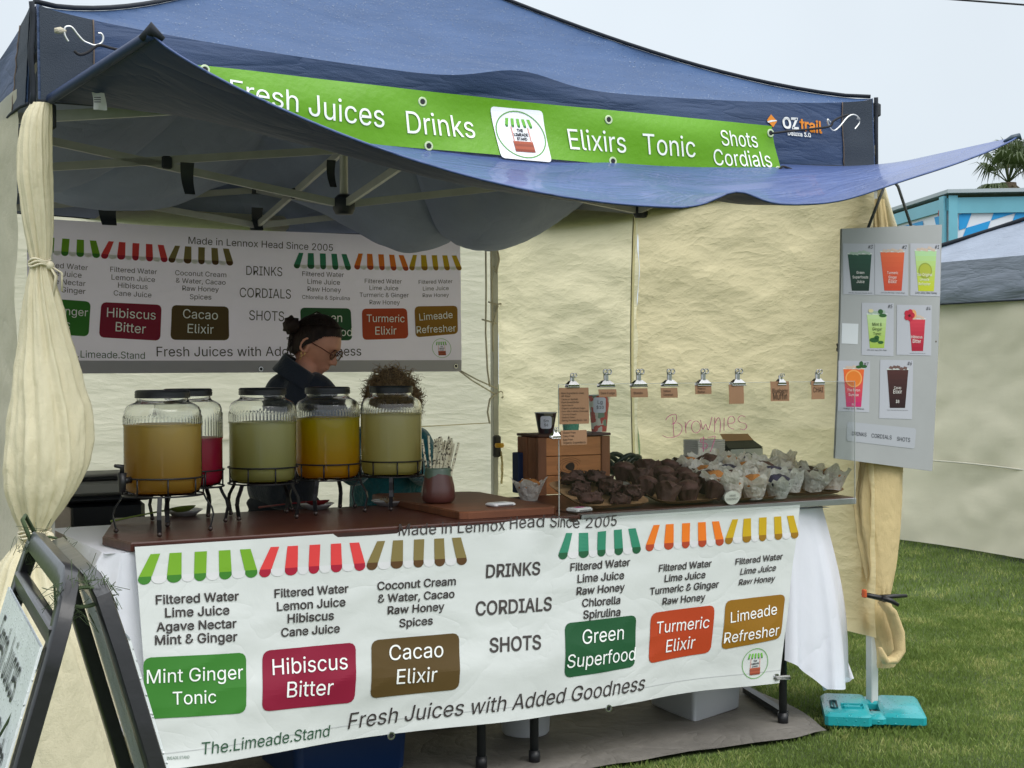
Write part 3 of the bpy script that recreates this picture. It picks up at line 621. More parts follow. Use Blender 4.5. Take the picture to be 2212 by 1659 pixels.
# teal weight base
tw = thing('leg_weight', 'turquoise plastic water-filled weight sitting on the grass round the front right leg', 'tent weight', (2.95, .0, 0))
TE = mat('teal_plastic', L('#1f9aa0', .95), .35, spec=.5, bump=(45, .25), coat=.3, wet=60)
c0 = V(2.965, -.045, 0); ang = math.radians(-38)
ax_ = V(math.cos(ang), math.sin(ang), 0); ay_ = V(-math.sin(ang), math.cos(ang), 0)
def slab(sx, sy, z0, z1, cx, cy_): return MB().box(c0+ax_*cx+ay_*cy_+V(0, 0, (z0+z1)/2), (sx, sy, z1-z0), ax=(ax_, ay_, V(0, 0, 1)), bev=.012)
slab(.165, .34, .0, .055, -.10, -.01).build('half_shell', TE, tw, 40)
slab(.155, .32, .0, .050, .10, .02).build('half_shell', TE, tw, 40)
slab(.07, .09, .004, .046, -.0, -.115).build('lock_tab', TE, tw, 40)
slab(.07, .09, .004, .046, -.0, .125).build('lock_tab', TE, tw, 40)
slab(.028, .12, .050, .0565, -.145, -.05).build('grip_slot', mat('teal_dark', L('#0f4a50', .8), .5), tw)
slab(.08, .016, .052, .058, -.08, -.09).build('moulded_rib', TE, tw); slab(.08, .010, .052, .058, -.08, -.05).build('moulded_rib', TE, tw)

# ================= HOOKS, CORDS AND GREEN BANNER
def bn(u, v):   # corners in photo: (425,140) (1668,272) (1690,382) (432,277)
    a, b, c_, d_ = aY(425, 140, -.085), aY(1668, 272, -.075), aY(1690, 382, -.09), aY(432, 277, -.10)
    p = lerp(lerp(a, b, u), lerp(d_, c_, u), v); p[1] -= .012*math.sin(u*10)*math.sin(PI*v+.4)+.006*nz(u*8, v*2); p[2] -= .006*math.sin(PI*u)-.055*max(0, 1-u/.19)*v; return p
GB = thing('green_banner', 'long lime green banner with white lettering strung across the valance', 'banner', tuple(bn(.5, 1)))
GW = np.linalg.norm(bn(1, 0)-bn(0, 0)); GH = .16
MB().grid(80, 8, bn, flip=True).build('sheet', mat('lime_vinyl', L('#72b41c', .72), .35, var=(3, .06), bump=(45, .3), spec=.4), GB, True)
GS = Surf([(425, 140), (1668, 272), (1690, 382), (432, 277)], GW, GH, bn, (0, -1, 0))
WH = ink('#f2f6ee', 1.0)
for b, x0, y0, x1, y1 in (('Fresh Juices', 497, 229, 833, 273), ('Drinks', 884, 284, 1033, 294), ('Elixirs', 1236, 318, 1356, 327), ('Tonic', 1393, 330, 1503, 338), ('Shots', 1558, 313, 1639, 318), ('Cordials', 1545, 355, 1668, 361)):
    GS.text(b, x0, y0, x1, y1, WH, GB, off=.003)
def logo(S, q4, par, off, sc_=1, faint=False):
    """round emblem: striped canopy over a little stand with THE LIMEADE STAND"""
    c = [S.m(*p) for p in q4]; ctr = sum(c)/4; ex = (c[1]-c[0])/2; ey = (c[3]-c[0])/2
    def q(a, b): return ctr+ex*a+ey*b
    mb = MB(); n = 44; vs_ = []
    gr = ink('#5e9a46', 1.1)
    for k in range(n):
        t = 2*PI*k/n
        for r_ in (.93, .89): vs_.append(S.at(q(r_*math.cos(t), r_*math.sin(t)), off))
    mb.add(vs_, [(2*k, 2*k+1, (2*k+3) % (2*n), (2*k+2) % (2*n)) for k in range(n)]); mb.build('emblem_ring', gr, par)
    G2, G3 = ink('#6db043', 1.1), ink('#3d7a35', 1.1)
    for k in range(5):
        x = -.40+.20*k; sl_ = (k-2)*.03
        S.poly([q(x-.055, -.62), q(x+.055, -.62), q(x+.055+sl_, -.36), q(x-.055+sl_, -.36)], G2, par, off, 'awning_stripe', False)
        S.poly([q(x-.055+sl_, -.36), q(x+.055+sl_, -.36), q(x+.04+sl_, -.28), q(x-.04+sl_, -.28)], G3, par, off, 'stripe_end', False)
    br_ = ink('#9c5a44', 1.1)
    for x in (-.33, .31): S.poly([q(x, -.3), q(x+.035, -.3), q(x+.035, .3), q(x, .3)], ink('#c98a7e', 1.1), par, off, 'stand_post', False)
    for i, hx in enumerate(('#a0523c', '#8c4836', '#a0523c', '#84402f')):
        y = .27+.105*i; S.poly([q(-.36, y), q(.38, y), q(.38, y+.105), q(-.36, y+.105)], ink(hx, 1.1), par, off, 'stand_board', False)
    for i, wd in enumerate(('THE', 'LIMEADE', 'STAND')):
        hw = (.12, .27, .20)[i]; y = -.10+.165*i; a, b = q(-hw, y), q(hw, y-.01)
        S.text(wd, a[0], a[1], b[0], b[1], ink('#2c2c34', 1), par, bold=.03, off=off, frame=False)
stk = [(1065, 225), (1178, 235), (1193, 348), (1085, 338)]
GS.quad(stk, ink('#eef0f4', 1.0), GB, r=.012, off=.003, name='logo_sticker'); logo(GS, stk, GB, .0045)
for px, py in ((442, 155), (917, 216), (930, 312), (1315, 256), (1328, 345), (1666, 287), (1680, 368)):
    eyelet(GS.at(GS.m(px, py), .001), (0, -1, 0), GB, .015, mat('pale_eyelet', L('#cfe0b8', .9), .4, metal=.3))
def cord(name, label, pts, y_, r=.004, mt=None, cat='cord'):
    P = [aY(px, py, y_ if not hasattr(y_, '__len__') else y_[i]) for i, (px, py) in enumerate(pts)]
    t_ = thing(name, label, cat, tuple(P[0])); MB().tube(P, r, 8).build('strand', mt or M_CORD, t_, True); return t_
def smooth_px(pts, n=6):
    P = [V(*p) for p in pts]; out = []
    for i in range(len(P)-1):
        p0, p1, p2, p3 = P[max(0, i-1)], P[i], P[i+1], P[min(len(P)-1, i+2)]
        for t in np.linspace(0, 1, n, endpoint=False): out.append(.5*((2*p1)+(-p0+p2)*t+(2*p0-5*p1+4*p2-p3)*t*t+(-p0+3*p1-3*p2+p3)*t**3))
    return out+[P[-1]]
M_HOOK = mat('hook_wire', (.62, .63, .62), .3, metal=.8)
h1 = cord('s_hook', 'bent silver wire hook knotted to the left end of the valance', smooth_px([(148, 90), (141, 78), (139, 66), (143, 58), (155, 59), (168, 75), (180, 88), (192, 94), (205, 98), (219, 93), (223, 82), (219, 73), (212, 72)]), -.09, .003, M_HOOK, 'hook')
MB().tube([aY(118, 66, -.08), aY(130, 66, -.085), aY(143, 68, -.09)], [.007, .010, .004], 8).build('knot', M_ROPE, h1, True)
h2 = cord('s_hook', 'bent silver wire hook at the right end of the valance', smooth_px([(1794, 265), (1788, 258), (1789, 268), (1795, 279), (1803, 282), (1815, 272), (1830, 254), (1842, 248), (1852, 252), (1856, 264), (1852, 272), (1846, 279)]), -.07, .0032, M_HOOK, 'hook')
MB().ball(aY(1854, 258, -.075), .008, 6).build('knot', mat('greyknot', (.2, .21, .22), .8), h2, True)
cord('bungee_cord', 'black cord tying the banner top left corner to its hook', smooth_px([(160, 110), (172, 118), (190, 113), (213, 98), (240, 104), (280, 113), (340, 125), (442, 155)]), -.10)
cord('bungee_cord', 'black cord tying the banner top right corner to its hook', smooth_px([(1668, 288), (1700, 284), (1750, 279), (1792, 273), (1800, 262), (1818, 252), (1832, 248)]), -.10)
cord('bungee_cord', 'loose black cord from the banner bottom right eyelet', smooth_px([(1682, 367), (1690, 360), (1700, 362), (1725, 372), (1755, 384)]), -.11)
cord('bungee_cord', 'short black cord end lying near the right end of the awning sheet', smooth_px([(1760, 382), (1780, 378), (1800, 379), (1818, 378)]), -.11)
# ================= TABLES
M_LEG = mat('dark_steel_leg', (.03, .034, .035), .45, metal=.4)
M_TTOP = mat('table_plastic', L('#b8b4ac', .8), .6)
def table(label, x0, x1, y0, y1):
    t_ = thing('folding_table', label, 'table', ((x0+x1)/2, (y0+y1)/2, 0))
    MB().box(((x0+x1)/2, (y0+y1)/2, .765), (x1-x0, y1-y0, .035), bev=.006).build('table_top', M_TTOP, t_)
    for x in (x0+.06, x1-.06):
        for y in (y0+.03, y1-.06):
            g_ = MB().lathe([(.0145, .02), (.0145, .75)], 12, (x, y, 0), cap=True).build('leg', M_LEG, t_, True)
            MB().lathe([(.019, .008), (.019, .05)], 12, (x, y, 0), cap=True).build('rubber_foot', M_BLACK, g_, True)
        MB().tube([(x, y0+.03, .22), (x, y1-.06, .22)], .010, 8).build('cross_bar', M_LEG, t_, True)
        MB().tube([(x, (y0+y1)/2, .22), (lerp(x, (x0+x1)/2, .55), (y0+y1)/2, .745)], .009, 8).build('brace', M_LEG, t_, True)
    return t_
table('folding table under the jars, dark legs showing below the banner', .30, 1.44, .015, .70)
table('folding table under the cake trays, dark legs right of the jar table', 1.505, 2.66, -.005, .65)
# loose black bar lying on the sheet
bb = thing('metal_bar', 'dark flat bar lying on the ground sheet behind the right table leg', 'bar', tuple(aZ(1660, 1520, .02)))
MB().bar(aZ(1612, 1490, .03), aZ(1695, 1542, .03), .03, .02).build('bar', M_LEG, bb)
# tablecloth: top, left drape, right drape
M_CLOTH = mat('white_tablecloth', L('#e6e8f2', .95), .8, trans=.12, crump=(4, .35, (1, 1, .5)), bump=(300, .15))
tcl = thing('tablecloth', 'white cotton cloth over both tables with long corners hanging at either end', 'tablecloth', (1.45, .3, .79))
MB().grid(60, 16, lambda a, b: V(lerp(.17, 2.78, a), lerp(-.025, .72, b), .789+.001*math.sin(a*30))).build('top_cloth', M_CLOTH, tcl, True)
# right drape: skirt wrapping the end, blowing out to the right
rd0, rd1 = aY(1727, 1088, -.02), aY(1752, 1098, .02)
def rdrape(a, b):
    top = lerp(V(2.58, -.035, .79), V(2.80, .04, .79), min(1, a*1.2)) if a < .83 else lerp(V(2.80, .04, .79), V(2.80, .45, .79), (a-.83)/.17)
    bot_px = np.interp(a, [0, .2, .45, .7, 1], [1690, 1735, 1790, 1830, 1842]), np.interp(a, [0, .2, .45, .7, 1], [1425, 1447, 1490, 1482, 1465])
    bot = aY(bot_px[0], bot_px[1], np.interp(a, [0, .5, .8, 1], [-.03, -.03, .10, .30]))
    p = lerp(top, bot, b**.92); f_ = math.sin(a*13+.6)*.022*b+.012*math.sin(a*24)*b
    p[0] += .05*math.sin(PI*b)*a; p[1] -= f_; return p
MB().grid(60, 40, rdrape, flip=True).build('right_drape', M_CLOTH, tcl, True)
def fold2(a, b):
    A, B, C_ = aY(1763, 1448, -.02), aY(1842, 1466, .02), aY(1790, 1500, .0)
    p = lerp(lerp(A, B, a), lerp(A, C_, .9), b); p[1] += .02*b; return p
MB().grid(10, 10, fold2, flip=True).build('turned_corner', mat('white_cloth_inner', L('#d5d9e0', .9), .85), tcl, True)
# left drape: hangs from the table's left end and swings left, wide folds
def ldrape(a, b):
    # a 0 (front, under banner edge) .. 1 (back left)
    TP_ = [V(.30, -.035, .79), V(.215, -.035, .79), V(.168, .0, .79), (V(.168, .20, .79)), V(.168, .50, .79)]
    ys = [-.035, -.03, .02, .18, .45]
    aa = a*4; i = min(3, int(aa)); t = aa-i
    tp = lerp(TP_[i], TP_[i+1], t)
    bx = [(330, 1700), (262, 1580), (190, 1400), (172, 1310), (185, 1270)]
    bt = lerp(aY(*bx[i], ys[i]-.04), aY(*bx[i+1], ys[i+1]), t)
    p = lerp(tp, bt, b); p[1] -= (.028*math.sin(a*15)+.012*math.sin(a*31+1))*b; p[0] -= .03*math.sin(PI*b)*math.sin(PI*a); p[2] += .004*math.sin(PI*min(1, b*6))
    return p
MB().grid(70, 44, ldrape).build('left_drape', M_CLOTH, tcl, True)
# ================= BOARDS
M_WALN = mat('dark_stained_wood', L('#4a2820', .9), .36, spec=.35, var=(2.2, .32, (1, 9, 1)), bump=(14, .12, 4, (1, 12, 1)), coat=.0)
M_WALN_E = mat('dark_wood_edge', L('#3c2019', .8), .5, var=(9, .3))
def slabpoly(pts, z0, z1, mt, par, name, bev=.004):
    mb = MB(); n = len(pts); c_ = sum(V(*p) for p in pts)/n
    sh = [V(*p)+(c_-V(*p))/np.linalg.norm(c_-V(*p))*bev for p in pts]
    mb.add([(p[0], p[1], z0) for p in pts]+[(p[0], p[1], z1-bev) for p in pts]+[(p[0], p[1], z1) for p in sh], [])
    mb.f = [tuple(range(n-1, -1, -1)), tuple(range(2*n, 3*n))]+[(r*n+i, r*n+(i+1) % n, (r+1)*n+(i+1) % n, (r+1)*n+i) for r in (0, 1) for i in range(n)]
    return mb.build(name, mt, par)
t_ = thing('counter_board', 'dark stained wooden board under the five drink jars, worn chipped left corner', 'board', (.95, .3, .8))
slabpoly([(.235, -.045), (1.70, -.045), (1.70, .60), (.36, .66), (.205, .16)], .793, .818, M_WALN, t_, 'board')
mb = MB()
for x0, x1 in ((.235, 1.70),): mb.box(((x0+x1)/2, -.0475, .803), (x1-x0-.02, .004, .012))
mb.build('edge_strip', M_WALN_E, t_)
t_ = thing('counter_board', 'dark wooden board with pale metal edge under the four cake trays', 'board', (2.3, .2, .8))
slabpoly([(1.702, -.03), (2.885, -.035), (2.955, .34), (2.6, .62), (1.702, .62)], .797, .822, M_WALN, t_, 'board')
MB().box((2.295, -.043, .808), (1.18, .012, .022), bev=.002).build('metal_edge', mat('dull_alu', (.42, .42, .43), .35, metal=.9), t_)
M_CUT = mat('acacia_wood', L('#6d4028', .9), .5, var=(2.2, .3, (.8, 10, 1)), bump=(20, .15, 4, (1, 10, 1)))
t_ = thing('chopping_board', 'thick reddish brown chopping board in the middle of the counter', 'chopping board', (1.5, .4, .82))
slabpoly([(1.30, .035), (1.325, .02), (1.64, .02), (1.66, .04), (1.70, .66), (1.68, .70), (1.36, .80), (1.32, .78)], .819, .843, M_CUT, t_, 'board', .005)

# ================= FRONT BANNER
M_VINYL = mat('white_vinyl', L('#dfe3e1', .83), .36, spec=.5, var=(2.5, .04), crump=(2.6, .22, (1, 1, 1.6)), coat=.1)
def waves(x, z, sd, amp): return amp*(.010*math.sin(x*5+sd)+.008*nz(x*2.2, z*2.2, sd)+.0035*ridged(x*2.2, z*2.8, sd, 2))
BTL, BTR, BBR, BBL = aY(290, 1181, -.055), aY(1727, 1090, -.055), aY(1682, 1475, -.075), aY(325, 1664, -.115)
def fb(u, v):
    p = lerp(lerp(BTL, BTR, u), lerp(BBL, BBR, u), v)
    q = max(0, 1-v/.16); p[1] -= waves(u*2.4, v, 1, 1.5)*(.4+v)+.0
    p[2] += .010*q*math.exp(-((u-.545)/.05)**2)-.006*q*math.exp(-((u-.62)/.03)**2)
    p[1] -= .016*q*math.exp(-((u-.58)/.07)**2)*math.sin(u*70)
    return p
FB = thing('menu_banner', 'white vinyl menu banner hanging from the front edge of the counter', 'banner', (1.45, -.06, .8))
MB().grid(150, 40, fb, flip=True).build('sheet', M_VINYL, FB, True)
FS = Surf([(290, 1181), (1727, 1090), (1682, 1475), (325, 1664)], 2.37, .645, fb, (0, -1, 0))
TXT = '#3a3433'; PALE = '#d4d4d6'
def menu(S, par, back=False):
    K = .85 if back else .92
    tx = ink(TXT, 1.0); gy = ink(PALE, 1.0)
    AW = [((296, 1199), (557, 1186), (557, 1252), (296, 1268), '#76a92a', '#3f7f2c'), ((560, 1184), (793, 1173), (793, 1238), (560, 1253), '#df4444', '#a81f38'),
          ((795, 1172), (1010, 1162), (1010, 1225), (795, 1238), '#847647', '#5b4024'), ((1203, 1155), (1385, 1142), (1385, 1200), (1203, 1213), '#35876a', '#255c3c'),
          ((1395, 1137), (1566, 1127), (1566, 1183), (1395, 1196), '#ea7b24', '#b0472b'), ((1568, 1125), (1722, 1114), (1722, 1166), (1568, 1181), '#c6a41c', '#98701f')]
    for tl, tr, br, bl, c1, c2 in AW: S.awning(tl, tr, br, bl, ink(c1, K), ink(c2, K), par, .0015, gy)
    BT = [((307, 1428), (531, 1417), (527, 1543), (311, 1558), '#3b7d2e'), ((567, 1414), (772, 1397), (769, 1525), (562, 1541), '#8c1b38'), ((806, 1393), (993, 1375), (990, 1494), (803, 1517), '#5a4726'),
          ((1214, 1352), (1374, 1335), (1370, 1444), (1212, 1467), '#245735'), ((1408, 1332), (1547, 1314), (1541, 1416), (1402, 1439), '#b54422'), ((1570, 1305), (1694, 1289), (1683, 1383), (1562, 1410), '#92681a')]
    for a, b, c_, d_, hx in BT: S.quad((a, b, c_, d_), ink(hx, K), par, r=.022, off=.0018, n=(34, 18), name='name_panel')
    LT = [('Mint Ginger', 315, 1483, 522, 1472), ('Tonic', 370, 1527, 462, 1522), ('Hibiscus', 587, 1465, 752, 1453), ('Bitter', 617, 1512, 719, 1507), ('Cacao', 843, 1435, 957, 1426), ('Elixir', 858, 1485, 942, 1478),
          ('Green', 1250, 1396, 1343, 1386), ('Superfood', 1216, 1446, 1370, 1430), ('Turmeric', 1419, 1376, 1534, 1363), ('Elixir', 1442, 1416, 1506, 1407), ('Limeade', 1579, 1352, 1675, 1332), ('Refresher', 1566, 1396, 1678, 1376)]
    for b, x0, y0, x1, y1 in LT: S.text(b, x0, y0, x1, y1, ink('#eef0ee', 1.0), par, off=.0042)
    bo = 0 if back else .015
    TX = [('Filtered Water', 335, 1311, 516, 1303), ('Lime Juice', 355, 1340, 495, 1334), ('Agave Nectar', 336, 1371, 510, 1363), ('Mint & Ginger', 333, 1400, 511, 1392),
          ('Filtered Water', 594, 1298, 756, 1287), ('Lemon Juice', 599, 1327, 749, 1317), ('Hibiscus', 622, 1354, 724, 1347), ('Cane Juice', 608, 1384, 737, 1375),
          ('Coconut Cream', 818, 1282, 986, 1270), ('& Water, Cacao', 820, 1310, 983, 1298), ('Raw Honey', 841, 1336, 961, 1326), ('Spices', 866, 1364, 937, 1357),
          ('Filtered Water', 1228, 1238, 1360, 1227), ('Lime Juice', 1243, 1264, 1346, 1256), ('Raw Honey', 1241, 1291, 1347, 1282),
          ('Filtered Water', 1424, 1241, 1539, 1230), ('Lime Juice', 1437, 1264, 1526, 1255), ('Turmeric & Ginger', 1404, 1292, 1555, 1276), ('Raw Honey', 1433, 1314, 1526, 1304),
          ('Filtered Water', 1590, 1226, 1689, 1213), ('Lime Juice', 1600, 1248, 1675, 1238), ('Raw Honey', 1597, 1271, 1673, 1261)]
    TX += [('Chlorella & Spirulina', 1222, 1320, 1372, 1307)] if back else [('Chlorella', 1253, 1317, 1337, 1310), ('Spirulina', 1254, 1342, 1337, 1336)]
    for b, x0, y0, x1, y1 in TX: S.text(b, x0, y0, x1, y1, tx, par, bold=bo, ital=(.15 if b != 'Filtered Water' and x0 > 1560 and not back else 0), off=.003, hs=.94)
    for b, x0, y0, x1, y1 in (('DRINKS', 1050, 1254, 1164, 1246), ('CORDIALS', 1027, 1337, 1187, 1324), ('SHOTS', 1054, 1415, 1161, 1406)): S.text(b, x0, y0, x1, y1, ink('#45403f', 1), par, bold=bo, off=.0022, hs=1.25 if back else 1.1)
    S.text('Made in Lennox Head Since 2005', 864, 1158, 1331, 1136, tx, par, off=.003, ital=0)
    S.text('Fresh Juices with Added Goodness', 757, 1581, 1393, 1492, tx, par, ital=0 if back else .18, off=.003)
    S.text('The.Limeade.Stand', 432, 1628, 718, 1595, ink('#2a5138', 1), par, ital=0 if back else .12, off=.003)
    if not back: S.text('THE.LIMEADE.STAND', 339, 1641, 405, 1636, ink('#4b6a58', 1), par, off=.003, hs=1.25)
    lq = [(1605, 1406), (1662, 1398), (1659, 1466), (1603, 1474)]; logo(S, lq, par, .0022)
menu(FS, FB)
FS.quad([(318, 1632), (1685, 1448), (1684, 1449.6), (318, 1634)], ink('#b9bcbc', 1), FB, off=.001, name='hem_stitching', n=(80, 1))
for px, py in ((852, 1594), (1310, 1529), (1676, 1463)): eyelet(FS.at(FS.m(px, py), .001), (0, -1, 0), FB, .013)
tie = thing('rope_tie', 'short pale rope tying the banner corner to the right table leg', 'rope', tuple(aY(1690, 1464, -.08)))
MB().tube([aY(1676, 1463, -.085), aY(1690, 1462, -.07), aY(1704, 1461, -.04), aY(1706, 1465, .02), aY(1692, 1466, -.06), aY(1678, 1466, -.085)], .005, 6).build('strand', mat('greyrope', (.35, .35, .34), .8, bump=(200, .8)), tie, True)
# ================= BACK BANNER
def bb_(u, v):
    p = V(lerp(.49, 2.725, u), 2.86, lerp(2.0+.04*math.sin(PI*u)*0, 1.283, v)); p[1] -= waves(u*2.4, v, 7, 1.3)+.02; p[2] -= .012*math.sin(PI*u)*(1-v); return p
BB = thing('menu_banner', 'second white menu banner in shade, tied across the back wall', 'banner', (1.5, 2.84, 1.65))
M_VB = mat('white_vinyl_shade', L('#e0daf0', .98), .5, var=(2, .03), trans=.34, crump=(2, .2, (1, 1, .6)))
MB().grid(120, 30, bb_, flip=True).build('sheet', M_VB, BB, True)
BSf = Surf([(290, 1181), (1727, 1090), (1682, 1475), (325, 1664)], 2.235, .60, lambda u, v: bb_(u, lerp(.087, .932, v)), (0, -1, 0))
menu(BSf, BB, True)
MB().grid(60, 3, lambda a, b: bb_(a, 1-.085*b)+V(0, -.002, 0)).build('bottom_hem', mat('vinyl_hem', L('#b3b1bc', .85), .5), BB, True)
for u, v in ((.985, .96), (.5, .975), (.985, .03)): eyelet(bb_(u, v)+V(0, -.004, 0), (0, -1, 0), BB, .013)

# ================= DRINK JARS ON WIRE STANDS
def rib(j, k): return 0
M_GLASS = mat('jar_glass', (.97, .98, .97), .03, transm=1.0, ior=1.42, spec=.5)
M_GLASSF = clear_mat('jar_glass_film', (.97, .98, .96), 1.0)
M_LID = mat('black_lid', (.012, .013, .016), .35, metal=.2, bump=(80, .2))
def juice_mat(name, c1, c2=None):
    mt = mat(name, c1, .3, spec=.4, trans=.7, coat=.6)
    if c2:
        N = mt.node_tree.nodes; lk = mt.node_tree.links.new; t = N.new('ShaderNodeTexCoord'); s_ = N.new('ShaderNodeSeparateXYZ'); lk(t.outputs['Object'], s_.inputs[0])
        r = N.new('ShaderNodeMapRange'); r.inputs['From Min'].default_value = .02; r.inputs['From Max'].default_value = .2; lk(s_.outputs[2], r.inputs[0])
        mx = N.new('ShaderNodeMix'); mx.data_type = 'RGBA'; mx.inputs['A'].default_value = (*c2, 1); mx.inputs['B'].default_value = (*c1, 1); lk(r.outputs[0], mx.inputs['Factor'])
        for q in list(N):
            if q.type == 'BSDF_PRINCIPLED': lk(mx.outputs['Result'], q.inputs['Base Color'])
            if q.type == 'BSDF_TRANSLUCENT': lk(mx.outputs['Result'], q.inputs[0])
    return mt
def jar(label, jlabel, cx, cy, R_, level, jm, rot, tap, open_lid=False, zb=.935, lidr=.66):
    H_ = .30
    t_ = thing('drink_jar', label, 'jar', (cx, cy, zb), 'juice jars along the counter')
    r = R_; n = 180
    rb = lambda amp: (lambda j, k: amp*abs(math.sin(k*PI/3)) )
    # juice body up to its level
    pr = [(0, .004), (r*.80, .004), (r*.90, .008), (r*.965, .022), (r*.985, .04), (r*.985, level-.004), (r*.975, level), (0, level)]
    MB().lathe(pr, 96, (cx, cy, zb)).build('juice', jm, t_, 35)
    base = MB().lathe([(0, -.002), (r*.82, -.002), (r*.93, .004), (r*.985, .018), (r, .04), (r, level-.002)], 96, (cx, cy, zb)).build('lower_glass', M_GLASSF, t_, 60)
    MB().lathe([(r*.86, .010), (r*.91, .014), (r*.86, .018)], 60, (cx, cy, zb)).build('base_bead', M_GLASSF, base, True)
    # upper glass: ribbed shell with shoulder and neck
    zr = .225; lo = level-.006; pout = [(r, lo), (r+.0004, lo+.004)]+[(r+.0004, z) for z in np.linspace(lo+.012, zr, 4)]+[(r-.001, zr+.006), (r*.985, zr+.018), (r*.93, zr+.030), (r*.82, zr+.038), (r*(lidr+.05), zr+.043), (r*lidr, zr+.050), (r*lidr, zr+.056), (r*(lidr+.02), zr+.058), (r*lidr, zr+.061), (r*lidr, zr+.070)]
    nr = 5
    def rf(j, k): return (.0016 if (k//1) % 3 == 1 else 0) if 1 <= j <= nr else 0
    pin = [(q-.004, z) for q, z in reversed(pout)]
    mb = MB().lathe(pout+pin, n, (cx, cy, zb), rib=rf); m_ = len(pout+pin); mb.f += [((m_-1)*n+k, (m_-1)*n+(k+1) % n, (k+1) % n, k) for k in range(n)]
    mb.build('ribbed_glass', M_GLASS, t_, 45)
    zl = zb+zr+.056; rl = r*(lidr+.045)
    ld = [(rl*.98, .0), (rl*1.015, .002), (rl*1.0, .006), (rl*1.015, .010), (rl, .014), (rl*1.01, .018), (rl*.98, .022), (rl*.93, .0235), (0, .0235)] if not open_lid else [(rl*.98, .0), (rl*1.015, .002), (rl, .006), (rl*1.015, .010), (rl, .014), (rl*1.02, .022), (rl*.96, .024), (rl*.94, .020), (rl*.94, .006), (0, .006)]
    MB().lathe(ld, 60, (cx, cy, zl)).build('lid', M_LID, t_, 40)
    tp = MB(); a = tap; dx, dy = math.cos(a), math.sin(a); b0 = V(cx+dx*r, cy+dy*r, zb+.045); dd = V(dx, dy, 0)
    tp.tube([b0, b0+dd*.03], .010, 10).tube([b0+dd*.028+V(0, 0, .022), b0+dd*.028-V(0, 0, .034)], [.013, .010], 10).tube([b0+dd*.028+V(0, 0, .022), b0+dd*.028+V(0, 0, .040), b0+dd*.052+V(0, 0, .044)], [.007, .008, .005], 8)
    tp.build('tap', M_BLACK, t_, True)
    s = thing('wire_jar_stand', jlabel, 'stand', (cx, cy, .82), 'black wire stands under the jars')
    q = r*1.04
    for z, nm in ((zb+.048, 'upper_ring'), (zb-.004, 'lower_ring')):
        MB().tube([(cx+q*math.cos(t), cy+q*math.sin(t), z) for t in np.linspace(0, 2*PI, 49)], .0028, 6, cap=False).build(nm, M_BLKMET, s, True)
    for k in range(8):
        t = rot+k*PI/4+.2; MB().tube([(cx+q*math.cos(t), cy+q*math.sin(t), zb+.048), (cx+q*math.cos(t), cy+q*math.sin(t), zb-.004)], .0026, 6).build('upright', M_BLKMET, s, True)
    mb = MB()
    for t in (rot, rot+PI/2): mb.tube([(cx+q*math.cos(t), cy+q*math.sin(t), zb-.006), (cx-q*math.cos(t), cy-q*math.sin(t), zb-.006)], .003, 6)
    mb.build('base_cross', M_BLKMET, s, True)
    for k in range(4):
        t = rot+k*PI/2; c_, s_ = math.cos(t), math.sin(t)
        pts = [(q, zb-.004), (q*1.06, zb-.020), (q*1.20, zb-.045), (q*1.24, zb-.065), (q*1.17, .835), (q*1.16, .829)]
        P = [V(cx+a_*c_, cy+a_*s_, z) for a_, z in pts]; mb = MB()
        side = V(-s_, c_, 0)
        for i in range(len(P)-1): mb.bar(P[i], P[i+1]+(P[i+1]-P[i])*.04, .013, .0045, up=V(c_, s_, .001))
        l_ = mb.build('leg', M_BLKMET, s); MB().ball((P[-1][0], P[-1][1], .8265), .0078, 6).build('ball_foot', mat('brown_black', (.03, .018, .015), .3), l_, True)
P2 = PI/2
jar('big glass jar of cloudy golden ginger juice, nearest and leftmost on the counter', 'black wire stand carrying the leftmost golden juice jar', .385, .165, .113, .205, juice_mat('juice_gold', L('#dcc678', 1), L('#c4983f', 1)), math.radians(250), math.radians(200))
jar('glass jar of crimson hibiscus juice half hidden behind the golden one', 'black wire stand carrying the crimson juice jar', .535, .42, .107, .150, juice_mat('juice_crimson', L('#c02a55', 1)), math.radians(225), math.radians(140))
jar('glass jar of pale olive green juice, second from left in the front row', 'black wire stand carrying the olive green juice jar', .785, .43, .108, .195, juice_mat('juice_olive', L('#dddaa2', 1), L('#c0bc7c', 1)), math.radians(215), math.radians(100))
jar('glass jar of bright yellow orange turmeric juice in front of the dark haired woman', 'black wire stand carrying the bright yellow juice jar', 1.03, .48, .1065, .203, juice_mat('juice_yellow', L('#ded010', 1.0), L('#dfa614', 1.0)), math.radians(230), math.radians(95))
jar('glass jar of cloudy pale lime juice, rightmost, with an upturned lid rim', 'black wire stand carrying the rightmost pale lime juice jar', 1.272, .50, .105, .212, juice_mat('juice_lime', L('#eee6b0', 1), L('#dcd28e', 1)), math.radians(245), math.radians(80), True)

